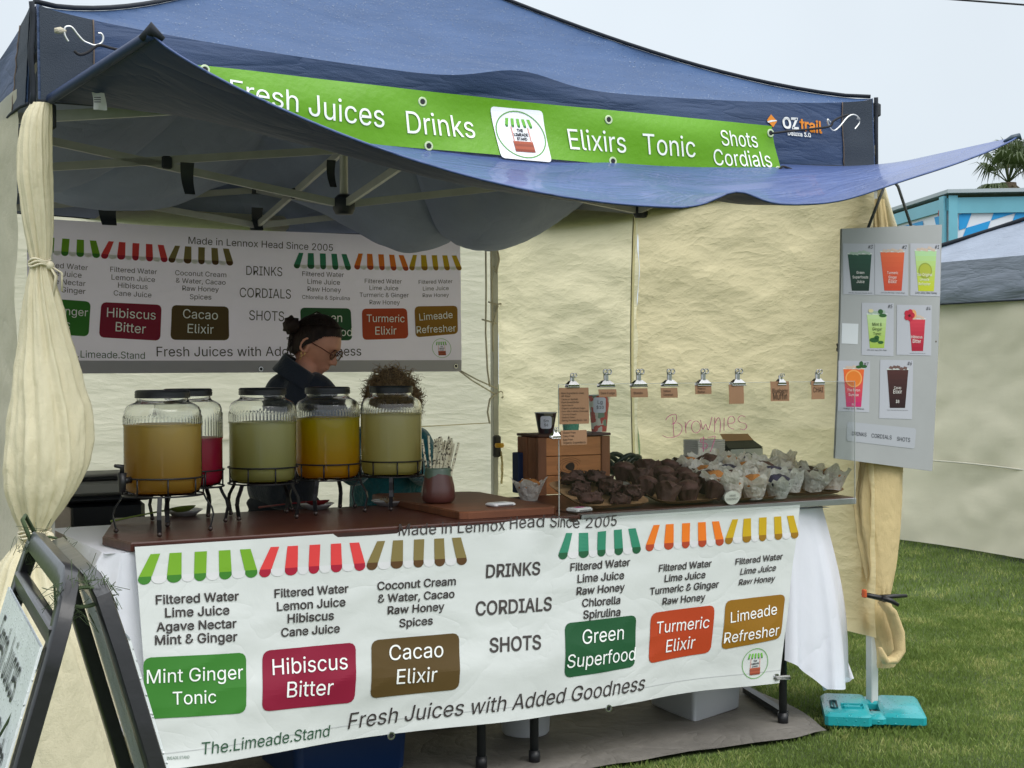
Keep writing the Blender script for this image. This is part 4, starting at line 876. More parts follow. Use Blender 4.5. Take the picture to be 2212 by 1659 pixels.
# ================= SMALL THINGS ON THE COUNTER
M_PORC = mat('white_porcelain', L('#dfe0e0', .85), .25, coat=.4)
def plate(label, x, y, r=.062, z=.8185):
    t_ = thing('saucer', label, 'saucer', (x, y, z)); MB().lathe([(0, .003), (r*.5, .003), (r*.55, .005), (r*.8, .010), (r, .018), (r*1.01, .0195), (r*.98, .019), (r*.62, .0), (0, 0)][::-1], 40, (x, y, z)).build('dish', M_PORC, t_, True); return t_
plate('white saucer holding a green spoon behind the leftmost jar', *aZ(397, 1112, .82)[:2])
plate('white saucer holding the bowl of a red spoon beside the yellow jar', *aZ(683, 1098, .82)[:2])
plate('empty looking white saucer right of the yellow jar stand', *aZ(840, 1091, .82)[:2])
def spoon(label, col, bowl, end, hz=.0, big=(.045, .03)):
    t_ = thing('spoon', label, 'spoon', tuple(bowl)); d = V(*end)-V(*bowl); d /= np.linalg.norm(d); sd = np.cross(d, V(0, 0, 1)); sd /= np.linalg.norm(sd); up = np.cross(sd, d)
    mt = mat('spoon_'+label[:5], col, .4)
    mb = MB(); n = 20; vs_ = [V(*bowl)+up*(-.006)]
    for rr, h in ((.5, -.004), (.85, .004), (1, .010)):
        for k in range(n): a = 2*PI*k/n; vs_.append(V(*bowl)+d*big[0]*rr*math.cos(a)+sd*big[1]*rr*math.sin(a)+up*h)
    fs = [(0, 1+k, 1+(k+1) % n) for k in range(n)]+[(1+j*n+k, 1+(j+1)*n+k, 1+(j+1)*n+(k+1) % n, 1+j*n+(k+1) % n) for j in range(2) for k in range(n)]
    mb.add(vs_, fs); mb.build('bowl', mt, t_, True)
    MB().tube([V(*bowl)+d*big[0]*.95+up*.008, lerp(V(*bowl), V(*end), .5)+up*.006, V(*end)], [.006, .005, .007], 8, flat=.5).build('handle', mt, t_, True)
spoon('green plastic ladle resting on a saucer behind the leftmost jar', L('#6b7d2e', .8), aZ(395, 1102, .845), aZ(240, 1126, .826)+V(0, 0, 0))
spoon('red plastic ladle lying across a saucer in front of the woman', L('#7d1f25', .8), aZ(686, 1088, .845), aZ(560, 1096, .826))
# fingers of bristle: small wire whisk on the saucer
t_ = thing('whisk', 'little ball of thin wires on the right saucer', 'whisk', tuple(aZ(838, 1085, .83))); mb = MB(); c_ = aZ(836, 1088, .832)
for k in range(22): a = k*.6; mb.tube([c_, c_+V(.012*math.cos(a), .012*math.sin(a), .012), c_+V(.026*math.cos(a), .026*math.sin(a), .018+.004*math.sin(k))], .0007, 4)
mb.build('wires', mat('wire_gold', (.35, .27, .15), .4, metal=.6), t_)
# straw pot
pc = aZ(948, 1083, .843); pc = aZ(947, 1086, .8435)
t_ = thing('straw_pot', 'rounded brown clay pot with dripping green glaze rim', 'pot', tuple(pc))
def potmat():
    mt = mat('glazed_pot', L('#5b3530', .85), .3, coat=.25, bump=(12, .3)); N = mt.node_tree.nodes; lk = mt.node_tree.links.new
    t = N.new('ShaderNodeTexCoord'); s_ = N.new('ShaderNodeSeparateXYZ'); lk(t.outputs['Object'], s_.inputs[0]); nn = N.new('ShaderNodeTexNoise'); nn.inputs['Scale'].default_value = 14; lk(t.outputs['Object'], nn.inputs[0])
    a = N.new('ShaderNodeMath'); a.operation = 'MULTIPLY_ADD'; a.inputs[1].default_value = .07; lk(nn.outputs[0], a.inputs[0]); lk(s_.outputs[2], a.inputs[2])
    g_ = N.new('ShaderNodeMath'); g_.operation = 'GREATER_THAN'; g_.inputs[1].default_value = .122; lk(a.outputs[0], g_.inputs[0])
    mx = N.new('ShaderNodeMix'); mx.data_type = 'RGBA'; mx.inputs['A'].default_value = (*L('#5b3530', .85), 1); mx.inputs['B'].default_value = (*L('#56695a', .85), 1); lk(g_.outputs[0], mx.inputs['Factor'])
    for q in list(N):
        if q.type == 'BSDF_PRINCIPLED': lk(mx.outputs['Result'], q.inputs['Base Color'])
    return mt
MB().lathe([(0, 0), (.043, 0), (.054, .008), (.058, .025), (.055, .055), (.047, .09), (.044, .112), (.043, .120), (.039, .120), (.039, .02), (0, .018)], 40, pc).build('pot', potmat(), t_, True)
sm = mat('paper_straw', L('#d8cfae', .9), .7)
N = sm.node_tree.nodes; lk = sm.node_tree.links.new; t = N.new('ShaderNodeTexCoord'); vo = N.new('ShaderNodeTexNoise'); vo.inputs['Scale'].default_value = 120; lk(t.outputs['Object'], vo.inputs[0])
r = N.new('ShaderNodeValToRGB'); r.color_ramp.elements[0].position = .40; r.color_ramp.elements[0].color = (*L('#3a2e20', 1), 1); r.color_ramp.elements[1].position = .46; r.color_ramp.elements[1].color = (*L('#e0d8bc', .9), 1); lk(vo.outputs[0], r.inputs[0])
for q in N:
    if q.type == 'BSDF_PRINCIPLED': lk(r.outputs[0], q.inputs['Base Color'])
rs = np.random.RandomState(11); st = []
for i in range(17):
    rx = (i-8)*.0038 if i > 2 else -.03+.006*i
    if i < 3: top = pc+RV*(-.050+.022*i)+V(0, .01, .205+.012*(i % 2)+.01)
    else: top = pc+RV*(.002+.0048*(i-3))+V(0, rs.uniform(-.015, .02), .222+rs.uniform(-.012, .008)-.0009*(i-3)+(.022 if i == 11 else 0))
    bot = pc+RV*(-.030+.0030*i)+V(0, rs.uniform(-.015, .015), .02)
    s = thing('paper_straw', ('leftmost short patterned straw leaning out of the clay pot', 'second patterned straw leaning left in the clay pot', 'third patterned straw leaning left, nearest the bundle')[i] if i < 3 else 'tallest patterned straw standing above the bundle' if i == 11 else 'brown patterned paper straw within the tight bundle in the clay pot', 'straw', tuple(bot), 'patterned straws in the clay pot'); MB().tube([bot, top], .0040, 8, cap=False).build('tube', sm, s, True)
# card readers
def reader(label, p, rz, sz=(.085, .06, .012), pink=False):
    t_ = thing('card_reader', label, 'card reader', tuple(p)); mt = mat('white_plastic', L('#e2e2e2', .9), .3)
    c_, s_ = math.cos(rz), math.sin(rz); MB().box((p[0], p[1], p[2]+sz[2]/2), sz, rz, bev=.004).build('body', mt, t_, 40)
    MB().box((p[0]+s_*sz[1]*.5, p[1]-c_*sz[1]*.5, p[2]+sz[2]*.45), (sz[0]*.7, .001, .002), rz).build('slot', M_BLACK, t_)
    MB().box((p[0], p[1], p[2]+sz[2]+.0003), (sz[0]*.45, sz[1]*.4, .0006), rz).build('key_area', mat('soft_grey', L('#b9bcc0', .8), .4) if not pink else ink('#b42a78', 1), t_)
reader('white square card reader on the chopping board', V(1.50, .13, .8435), .12)
reader('white pad with a pink print beside the first cake tray', V(1.735, .015, .823), .25, (.075, .055, .014), True)
# ================= CRATE AND CUPS
M_PINE = mat('orange_pine', L('#a87044', 1.25), .6, var=(2.5, .3, (1, 1, 9)), bump=(30, .2, 4, (1, 1, 8)))
M_PINED = mat('worn_dark_pine', L('#7c5238', 1.2), .7, var=(3, .3, (6, 6, 1)), bump=(30, .3, 4, (6, 6, 1)))
cx0, cx1, cy0, cy1, cz0, cz1 = 1.925, 2.245, .62, .78, .8195, 1.050
cr = thing('wooden_crate', 'upright wooden crate with a dark knot on its front, price cups on top', 'crate', ((cx0+cx1)/2, .7, cz0))
for x in (cx0+.0185, cx1-.0185):
    for y in (cy0+.010, cy1-.010): MB().box((x, y, (cz0+cz1)/2-.006), (.037, .020, cz1-cz0-.012), bev=.002).build('corner_post', M_PINED, cr)
hh = (cz1-cz0-.014)/3
for i in range(3): MB().box(((cx0+cx1)/2, cy0+.012, cz0+.002+hh*(i+.5)), (cx1-cx0-.077, .010, hh-.0025), bev=.0015).build('front_board', M_PINE, cr)
for i in range(3): MB().box(((cx0+cx1)/2, cy1-.012, cz0+.002+hh*(i+.5)), (cx1-cx0-.077, .010, hh-.0025), bev=.0015).build('back_board', M_PINED, cr)
for x, y0, y1 in ((cx0+.006, cy0+.024, cy0+.078), (cx0+.006, cy0+.086, cy1-.022), (cx1-.006, cy0+.024, cy0+.078), (cx1-.006, cy0+.086, cy1-.022)): MB().box((x-.001 if x < 2.1 else x+.001, (y0+y1)/2, (cz0+cz1)/2-.006), (.011, y1-y0, cz1-cz0-.014), bev=.002).build('side_board', M_PINED, cr)
MB().box(((cx0+cx1)/2, (cy0+cy1)/2, cz1-.005), (cx1-cx0+.004, cy1-cy0+.006, .010), bev=.002).build('top_board', mat('crate_top', L('#4e3122', 1), .6, var=(3, .2, (1, 8, 1))), cr)
kn = aY(1297-15, 998, cy0); kn = V(2.068, cy0+.0062, .925)
MB().add([kn+V(.021*math.cos(a), 0, .015*math.sin(a)+.003*math.sin(2*a)) for a in np.linspace(0, 2*PI, 20)[:-1]], [tuple(range(19))]).build('knot', mat('wood_knot', L('#2b1a12', 1), .6, var=(40, .5)), cr)
for i in range(3): MB().tube([kn+V((.026+.008*i)*math.cos(a)*1.35, -.0002, (.019+.007*i)*math.sin(a)) for a in np.linspace(.3*i, 2*PI-.3, 26)], .0006, 4).build('knot_ring', mat('grain_line', L('#6a4022', 1), .7), cr)
def cupthing(name, label, x, y, z, rt, rb, h, mt, cat='cup'):
    t_ = thing(name, label, cat, (x, y, z)); MB().lathe([(0, .002), (rb*.94, .002), (rb, 0), (rt, h-.003), (rt+.002, h-.002), (rt+.002, h), (rt-.001, h), (rb*.95, .006), (0, .006)], 40, (x, y, z)).build('cup', mt, t_, 50)
    MB().tube([(x+(rt+.0008)*math.cos(a), y+(rt+.0008)*math.sin(a), z+h) for a in np.linspace(0, 2*PI, 33)], .0017, 6, cap=False).build('rolled_rim', mat('rim_white', L('#e8e8e6', .9), .5), t_, True); return t_
def pat(name, c1, c2, c3, sc_):
    mt = mat(name, c1, .5); N = mt.node_tree.nodes; lk = mt.node_tree.links.new; t = N.new('ShaderNodeTexCoord'); v = N.new('ShaderNodeTexVoronoi'); v.inputs['Scale'].default_value = sc_; v.distance = 'CHEBYCHEV'; lk(t.outputs['Object'], v.inputs['Vector'])
    s_ = N.new('ShaderNodeSeparateColor'); lk(v.outputs['Color'], s_.inputs[0]); r = N.new('ShaderNodeValToRGB'); r.color_ramp.interpolation = 'CONSTANT'; r.color_ramp.elements[0].color = (*c1, 1); r.color_ramp.elements[1].position = .36; r.color_ramp.elements[1].color = (*c2, 1)
    e_ = r.color_ramp.elements.new(.68); e_.color = (*c3, 1); lk(s_.outputs[0], r.inputs[0])
    for q in list(N):
        if q.type == 'BSDF_PRINCIPLED': lk(r.outputs[0], q.inputs['Base Color'])
    return mt
def cup_tag(t_, x, y, z, r0, r1, h, zc, hw, hh_, lines, z0a=-1.15):
    """paper label curved round the cup, facing the front"""
    def Pc(u, v):
        zz2 = zc+hh_*(1-2*v); rr = lerp(r0, r1, (zz2-z)/h)+.0012; a = math.radians(-90-28)+(u-.5)*2*hw/rr; return V(x+rr*math.cos(a), y+rr*math.sin(a), zz2)
    S = Surf([(0, 0), (1, 0), (1, 1), (0, 1)], 2*hw, 2*hh_, Pc, (0, -1, 0)); S.quad([(0, 0), (1, 0), (1, 1), (0, 1)], ink('#dfe0ea', 1.0), t_, r=.009, off=0, name='price_label', n=(10, 6))
    for b, x0, x1, yy in lines: S.text(b, x0, yy, x1, yy, ink('#22222a', 1), t_, off=.001)
xs, ys = 1.965, .70
sx_ = aY(1179, 930, .70); t_ = cupthing('price_cup', 'small dark patterned paper cup labelled Sm $6 at the left of the crate', sx_[0], .70, cz1+.001, .041, .028, .078, pat('dark_cup_print', L('#3a2326', 1), L('#23282a', 1), L('#6d6a58', 1), 32))
cup_tag(t_, sx_[0], .70, cz1+.001, .028, .041, .078, cz1+.043, .023, .024, (('Sm', .28, .70, .48), ('$6', .32, .66, .80)))
lx_ = aY(1294, 930, .70); t_ = cupthing('price_cup', 'tall patterned paper cup labelled Lg $10 at the right of the crate', lx_[0], .70, cz1+.001, .042, .029, .142, pat('bright_cup_print', L('#c8503c', 1), L('#d9d2c0', 1), L('#7c9478', 1), 40))
cup_tag(t_, lx_[0], .70, cz1+.001, .029, .042, .142, cz1+.105, .026, .030, (('Lg', .34, .70, .42), ('$10', .25, .80, .74)))
tx_ = aY(1233, 925, .70); cupthing('price_cup', 'plain mint green paper cup on the crate behind the ingredient card', tx_[0], .70, cz1+.001, .040, .029, .105, mat('mint_paper', L('#4fa080', 1), .5))
nb = aY(1124, 1040, .72)
t_ = thing('navy_box', 'narrow navy cardboard box standing against the crate left side', 'box', tuple(V(nb[0], .72, .82))); MB().box((nb[0]+.015, .76, .90), (.03, .05, .155), bev=.003).build('carton', mat('navy_card', L('#17294c', 1), .6), t_)
# ================= TRAYS
M_KRAFT = mat('kraft_paper', L('#a98560', .95), .75, var=(4, .08), bump=(60, .2))
TR = []
def tray(label, x0, x1, y0, z0, dy=.33, tilt=.16, skew=.02):
    t_ = thing('paper_tray', label, 'tray', ((x0+x1)/2, y0+dy/2, z0))
    def pt(a, b, h=0): return V(lerp(x0, x1, a)+skew*b, y0+dy*b, z0+.0+dy*b*tilt+h+.0015)
    mb = MB(); ring = []; n = 48
    def rr(e_, h):
        out = []
        for k in range(n):
            a = 2*PI*k/n; c_, s_ = math.cos(a), math.sin(a); q = 5; r_ = 1/((abs(c_)**q+abs(s_)**q)**(1/q)); out.append(pt(.5+.5*c_*r_*e_, .5+.5*s_*r_*e_, h))
        return out
    L_ = [rr(.0001, .0), rr(.5, 0), rr(.86, .0), rr(.93, .004), rr(.99, .014), rr(1.03, .0155)]
    vs_ = [p for r_ in L_ for p in r_]; mb.add(vs_, [(j*n+k, j*n+(k+1) % n, (j+1)*n+(k+1) % n, (j+1)*n+k) for j in range(5) for k in range(n)]); mb.add([p-V(0, 0, .0018) for p in vs_], [(j*n+(k+1) % n, j*n+k, (j+1)*n+k, (j+1)*n+(k+1) % n) for j in range(5) for k in range(n)])
    mb.build('tray', M_KRAFT, t_, True); return pt
tA = tray('left kraft paper tray of flat chocolate brownies', 1.745, 2.025, -.0, .824, .30, .20, .02)
tB = tray('second kraft paper tray piled with dark wrapped muffins', 2.045, 2.325, -.0, .824, .40, .15, .10)
tC = tray('third kraft paper tray crowded with white wrapped muffins', 2.325, 2.605, -.02, .824, .40, .15, .10)
tD = tray('rightmost kraft paper tray of white wrapped muffins', 2.635, 2.925, .03, .824, .36, .13, .02)
# brownies
M_CHOC = mat('brownie_crumb', L('#4a302a', .95), .75, var=(30, .35), bump=(70, 1, 6))
def brownie(sd, p=None):
    mb = MB(); bm = bmesh.new(); bmesh.ops.create_cube(bm, size=1); bmesh.ops.subdivide_edges(bm, edges=bm.edges, cuts=7, use_grid_fill=True)
    vs_ = []
    for v in bm.verts:
        c_ = v.co; q = Vector((c_.x*.078, c_.y*.056, c_.z*.034)); k = 1-.18*(abs(c_.x*2)**4*abs(c_.y*2)**4); n_ = noise.noise_vector(Vector((c_.x*3+sd, c_.y*3, c_.z*2)))*.010+noise.noise_vector(Vector((c_.x*9+sd, c_.y*9, c_.z*6)))*.009
        vs_.append((q.x*k+n_.x, q.y*k+n_.y, q.z+n_.z*.7+.016))
    mb.add(vs_, [tuple(v.index for v in f.verts) for f in bm.faces]); bm.free(); return mb.build('brownie', M_CHOC, None, True)
prt = [brownie(s_*5.3) for s_ in range(3)]; rs = np.random.RandomState(4)
pos = [(.25, .25, 0), (.62, .20, 0), (.30, .62, 0), (.70, .60, 0), (.90, .35, 0), (.45, .85, 0), (.82, .88, 0), (.30, .80, .026), (.62, .42, .026), (.80, .22, .024), (.60, .78, .028)]
nm = ['front left corner', 'front middle', 'left middle', 'centre right', 'right edge', 'back middle', 'back right corner', 'top of the back left pile', 'top of the centre pile', 'top of the front right pile', 'top of the back pile']
for i, (a, b, h) in enumerate(pos):
    s_ = prt[i] if i < 3 else prt[i % 3].copy()
    if i >= 3: COL.objects.link(s_)
    s_.location = tuple(tA(a, b, h+.001)); s_.rotation_euler = (.2*rs.uniform(-1, 1)+.18, .12*rs.uniform(-1, 1), rs.uniform(0, 3)); tag(s_, 'crumbly chocolate brownie at the %s of the left tray' % nm[i], 'brownie', 'brownies on the left tray')
# muffins
def crumb(name, col, a=.35): return mat(name, col, .7, var=(40, a), bump=(60, 1, 5))
M_PAPW = mat('white_muffin_paper', L('#f4f2ec', 1), .6, trans=.5, crease=(30, .5, (1, 1, 1), 0), var=(14, .07))
M_PAPD = mat('brown_muffin_paper', L('#4d342d', .95), .65, bump=(40, .7), var=(12, .3))
cake = {'chocolate': crumb('choc_cake', L('#4c302a', 1)), 'blueberry': crumb('blueberry_cake', L('#3b3550', .8), .6), 'golden': crumb('golden_cake', L('#b9793c', .9))}
def muffin(kind, dark, sd, tall=1.0):
    r = np.random.RandomState(sd); t_ = thing('muffin', 'muffin', 'muffin', (0, 0, 0))
    mb = MB(); n = 24; prof = [(0, .002), (.022, .002), (.026, .02), (.032, .036), (.038, .046), (.034, .058), (.018, .067), (.0002, .070)]
    mb.lathe(prof, n); mb.v = [(p[0]*(1+.12*nz(p[0]*60, p[1]*60, p[2]*40+sd)), p[1]*(1+.12*nz(p[0]*60, p[1]*60, p[2]*40+sd+5)), p[2]+.004*nz(p[0]*90, p[1]*90, sd)) for p in mb.v]
    mb.build('cake', cake[kind], t_, True)
    mb = MB(); N_ = 48; M_ = 9; ph = r.uniform(0, 6)
    vs_ = []
    for j in range(M_+1):
        for k in range(N_):
            a = 2*PI*k/N_; pk = abs(math.cos(2*a+ph))**.8; top = ((.048 if dark else .054) + (.010 if dark else .016)*pk+(.010 if dark else .020)*nz(math.cos(a)*2.6+sd, math.sin(a)*2.6))*tall; z = .001+top*(j/M_)
            rr = .0265+.48*max(0, z)**1.15+.0035*math.sin(9*a+sd)*(j/M_)+.008*nz(math.cos(a)*2.5, math.sin(a)*2.5, z*40+sd)*(j/M_)+.014*max(0, j/M_-.6)*(pk-.4)
            vs_.append((rr*math.cos(a), rr*math.sin(a), z))
    mb.add(vs_, [(j*N_+k, j*N_+(k+1) % N_, (j+1)*N_+(k+1) % N_, (j+1)*N_+k) for j in range(M_) for k in range(N_)])
    mb.build('paper_wrapper', M_PAPD if dark else M_PAPW, t_, 70); return t_
def place(protos, pts, fn, lab, grp):
    for i, (a, b, k, sc_) in enumerate(pts):
        src, first = protos[k]; lb = lab(i, a, b, k)
        if first: o = src; protos[k] = (src, False); o.location = tuple(fn(a, b, .002)); o.rotation_euler = (random.uniform(-.25, .25), random.uniform(-.25, .25), random.uniform(0, 6)); o.scale = (sc_,)*3; o['label'] = lb
        else: o = dup(src, fn(a, b, .004), 0, lb, sc_*random.uniform(.92, 1.1)); o.rotation_euler = (random.uniform(-.3, .3), random.uniform(-.3, .3), random.uniform(0, 6))
        o['group'] = grp
dk = [(muffin('chocolate', True, 3), True), (muffin('chocolate', True, 8, .85), True)]
rowname = ['front', 'second', 'third', 'back']
ordn = ['leftmost', 'second from left', 'third from left', 'fourth from left', 'fifth from left']
pts = []; names = []
for j, (b, xs_) in enumerate(((.10, (.16, .52, .88)), (.36, (.0, .34, .68, .98)), (.62, (.10, .45, .80)), (.90, (.0, .36, .70, 1.0)))):
    for i, a in enumerate(xs_): pts.append((a+.02*math.sin(i*5+j), b, (i+j) % 2, 1.08)); names.append((i, j))
place(dk, pts, tB, lambda i, a, b, k: 'dark paper wrapped chocolate muffin, %s in the %s row of the second tray' % (ordn[names[i][0]], rowname[names[i][1]]), 'dark wrapped muffins on the second tray')
wt = [(muffin('golden', False, 13, 1.1), True), (muffin('blueberry', False, 17), True), (muffin('golden', False, 23, .95), True), (muffin('chocolate', False, 29, 1.05), True)]
pts = []; names = []
for j, (b, xs_) in enumerate(((.07, (.10, .46, .84)), (.32, (.0, .30, .62, .93)), (.60, (.05, .38, .70, 1.0)), (.90, (.0, .32, .66, .98)))):
    for i, a in enumerate(xs_): pts.append((a+.02*math.sin(i*5+j), b, (1 if (i, j) == (2, 0) else (i+j*2) % 4 if j else 0), 1.2)); names.append((i, j))
place(wt, pts, tC, lambda i, a, b, k: 'white paper wrapped muffin, %s in the %s row of the third tray' % (ordn[names[i][0]], rowname[names[i][1]]), 'white wrapped muffins on the third tray')
pts = []; names = []
for j, (b, xs_) in enumerate(((.14, (.16, .50, .84)), (.48, (.10, .42, .76)), (.85, (.05, .38, .72)))):
    for i, a in enumerate(xs_): pts.append((a+.02*math.sin(i*5+j), b, [1, 3, 2][i] if j == 0 else (i*3+j) % 4, 1.16)); names.append((i, j))
place(wt, pts, tD, lambda i, a, b, k: 'white paper wrapped muffin, %s in the %s row of the rightmost tray' % (ordn[names[i][0]], rowname[names[i][1]]), 'white wrapped muffins on the rightmost tray')
lone = dup(wt[2][0], V(1.80, .47, .8195), 1.1, 'single white paper wrapped muffin left of the wooden crate', 1.15); lone['group'] = 'lone muffins'
# round stone label
sp = aY(1578, 1073, -.030)
t_ = thing('round_label', 'round white label reading orange passionfruit in front of the third tray', 'label', tuple(sp))
def Pl(u, v): return V(sp[0]+.068*(u-.5), -.0425, sp[2]+.020-.046*v)
mb = MB(); mb.add([V(sp[0]+.033*math.cos(a)*(1+.04*math.sin(3*a)), -.040, sp[2]-.003+.024*math.sin(a)) for a in np.linspace(0, 2*PI, 30)[:-1]]+[V(sp[0]+.033*math.cos(a)*(1+.04*math.sin(3*a)), -.034, sp[2]-.003+.024*math.sin(a)) for a in np.linspace(0, 2*PI, 30)[:-1]], [tuple(range(29)), tuple(range(57, 28, -1))]+[(k, 29+k, 29+(k+1) % 29, (k+1) % 29) for k in range(29)]); mb.build('disc', mat('label_white', L('#dcdcd2', .9), .6), t_)
LS = Surf([(0, 0), (1, 0), (1, 1), (0, 1)], .068, .046, Pl, (0, -1, 0))
LS.text('ORANGE', .30, .40, .70, .40, M_BLACK, t_, off=0, hs=1.3); LS.text('PASSIONFRUIT', .12, .68, .86, .66, M_BLACK, t_, off=0, hs=1.5)
# napkins, dark printed box, brown carton, hose
y_ = .60; p0, p1 = aY(1508, 1012, y_), aY(1566, 1010, y_); zt = aY(1540, 950, y_)[2]
t_ = thing('napkin_stack', 'stack of white paper napkins behind the muffins', 'napkins', ((p0[0]+p1[0])/2, y_, .822))
nl = 22
for i in range(nl):
    z = .824+(zt-.824)*i/nl; MB().box(((p0[0]+p1[0])/2+.001*math.sin(i*3), y_+.05, z+.004), (p1[0]-p0[0], .10, (zt-.824)/nl-.0012), rz=.01*math.sin(i*5)).build('napkin', mat('napkin_white', L('#d9d9d6', .9), .9), t_)
p0, p1 = aY(1566, 1012, y_), aY(1649, 1005, y_); zt = aY(1600, 968, y_)[2]; zr = aY(1600, 953, y_)[2]; zf = aY(1600, 939, y_)[2]
t_ = thing('dark_box', 'dark green box with a white printed front and brown flap behind the muffins', 'box', ((p0[0]+p1[0])/2, y_, .822)); x0, x1 = p0[0]+.02, p1[0]
MB().box(((x0+x1)/2, y_+.06, (.823+zt)/2), (x1-x0, .12, zt-.823), bev=.004).build('body', mat('dark_green_card', L('#1c2526', 1), .5), t_)
mb = MB(); mb.add([(x0, y_, zt), (x1, y_, zt), (x1-.02, y_+.04, zr), (x0+.005, y_+.04, zr), (x0, y_+.12, zt), (x1, y_+.12, zt)], [(0, 1, 2, 3), (3, 2, 5, 4), (0, 3, 4), (1, 5, 2)]); mb.build('sloping_top', mat('dark_green_card', L('#1c2526', 1), .5), t_)
mb = MB(); mb.add([(x0+.005, y_+.038, zr), (x1-.02, y_+.038, zr), (x1-.04, y_+.05, zf), (x0-.005, y_+.05, zf+.003)], [(0, 1, 2, 3)]); mb.add([(x0+.005, y_+.040, zr), (x1-.02, y_+.040, zr), (x1-.04, y_+.052, zf), (x0-.005, y_+.052, zf+.003)], [(3, 2, 1, 0)]); mb.build('flap', M_KRAFT, t_)
def Pb(u, v): return V(lerp(x0+.006, x1-.006, u), y_-.002, lerp(zt-.004, .85, v))
BX = Surf([(0, 0), (1, 0), (1, 1), (0, 1)], x1-x0-.012, zt-.854, Pb, (0, -1, 0)); BX.quad([(0, 0), (1, 0), (1, 1), (0, 1)], ink('#b9c0c0', 1), t_, r=.006, off=.0005, name='printed_front')
BX.ring((( x1-x0-.012)*.5, .06), .045, .045, .06, ink('#2a3434', 1), t_, .0015)
for k in range(5): BX.poly([(.3+.09*k, .36), (.34+.09*k, .36), (.345+.09*k, .62), (.295+.09*k, .62)], ink('#2a3434', 1), t_, .0015)
y_ = .46; p0, p1 = aY(1428, 1022, y_), aY(1529, 1018, y_); zt = .905
t_ = thing('cardboard_box', 'low open brown cardboard box behind the dark muffins', 'box', ((p0[0]+p1[0])/2, y_+.08, .83)); xa, xb = p0[0]+.04, p1[0]+.02
MB().box(((xa+xb)/2, y_+.002, .865), (xb-xa, .004, .086)).build('side', M_KRAFT, t_); MB().box(((xa+xb)/2, y_+.16, .865), (xb-xa, .004, .086)).build('side', M_KRAFT, t_)
MB().box((xa, y_+.08, .865), (.004, .154, .086)).build('side', M_KRAFT, t_); MB().box((xb, y_+.08, .865), (.004, .154, .086)).build('side', M_KRAFT, t_); MB().box(((xa+xb)/2, y_+.08, .826), (xb-xa, .154, .004)).build('bottom', M_KRAFT, t_)
mb = MB(); mb.add([(xa-.002, y_, .908), (xa-.002, y_+.16, .908), (xa+.05, y_+.16, .935), (xa+.05, y_, .935)], [(0, 1, 2, 3)]); mb.build('lid_flap', M_KRAFT, t_)
hs_ = thing('coiled_hose', 'dark green coiled hose lying behind the crate', 'hose', tuple(aY(1345, 1000, .72)))
for i in range(4):
    c_ = aY(1345, 1003+i*3, .74); MB().tube([c_+V(.075*math.cos(a), .05*math.sin(a), .03*math.cos(a*2+i)+.012*i-.01) for a in np.linspace(0, 2*PI, 30)], .010, 8, cap=False).build('coil', mat('hose_green', L('#1d2c26', 1), .35), hs_, True)
t_ = thing('white_container', 'low white container behind the coiled hose', 'container', tuple(V(2.42, .66, .822))); MB().box((2.42, .66, .852), (.14, .10, .058), bev=.01).build('tub', mat('soft_white', L('#c9cac6', .9), .5), t_, 40)

# ================= CLEAR SNEEZE GUARD
G0 = -.062
ga, gb = aY(1207, 834, G0), aY(1846, 821, G0); gl, gr = ga[0], gb[0]; gt = (ga[2]+gb[2])/2; gbz = .80
M_ACR = clear_mat('acrylic', (.965, .975, .97), .7)
sg_ = thing('sneeze_guard', 'clear acrylic screen standing along the front edge of the cake counter', 'screen', ((gl+gr)/2, G0, gbz))
MB().box(((gl+gr)/2, G0, (gt+gbz)/2), (gr-gl, .004, gt-gbz)).build('front_pane', M_ACR, sg_)
M_EDGE = mat('acrylic_edge', (.55, .58, .56), .3, alpha=.55)
for c_, s_ in ((((gl+gr)/2, G0, gt+.0008), (gr-gl, .0042, .0016)), ((gl-.0008, G0, (gt+gbz)/2), (.0018, .0042, gt-gbz)), ((gr+.0008, G0, (gt+gbz)/2), (.0018, .0042, gt-gbz))): MB().box(c_, s_).build('polished_edge', M_EDGE, sg_)
def z5(x, y): return ((2650+.3617*x)/1.8517, (1480+.3617*y)/1.8517)
PK_ = mat('pink_marker', L('#cf5f92', 1.0), .6, alpha=.75)
wr_ = [[(35, 555), (60, 520), (95, 498), (140, 490), (155, 510), (150, 560), (110, 600)], [(112, 520), (118, 580), (120, 660), (128, 740)], [(100, 600), (165, 585), (210, 615), (215, 660), (190, 710), (130, 742), (60, 748), (0, 725)],
       [(250, 575), (255, 640), (260, 700)], [(256, 640), (270, 595), (300, 562), (320, 555)], [(370+50*math.cos(a), 630+66*math.sin(a)) for a in np.linspace(-1.2, 5.4, 18)],
       [(420, 555), (445, 655), (478, 600), (508, 662), (548, 520)], [(575, 525), (578, 610), (572, 690)], [(576, 600), (605, 540), (625, 530), (640, 580), (635, 690)], [(683, 530), (680, 600), (680, 670)],
       [(728, 590), (770, 590), (800, 560), (780, 515), (740, 520), (722, 570), (735, 630), (790, 655)], [(915, 520), (870, 505), (835, 540), (860, 580), (910, 590), (932, 625), (905, 660), (860, 650)],
       [(485, 770), (450, 752), (420, 770), (430, 800), (480, 812), (495, 840), (470, 868), (425, 860)], [(455, 735), (450, 820), (452, 905)], [(503, 745), (545, 740), (582, 735), (560, 820), (528, 905)]]
for s_ in wr_:
    P = [aY(*z5(*p), G0-.0035) for p in smooth_px(s_, 5)]; MB().tube(P, .0021, 6, flat=.4).build('pink_writing', PK_, sg_, True)
M_NICK = mat('nickel', (.5, .5, .5), .22, metal=1)
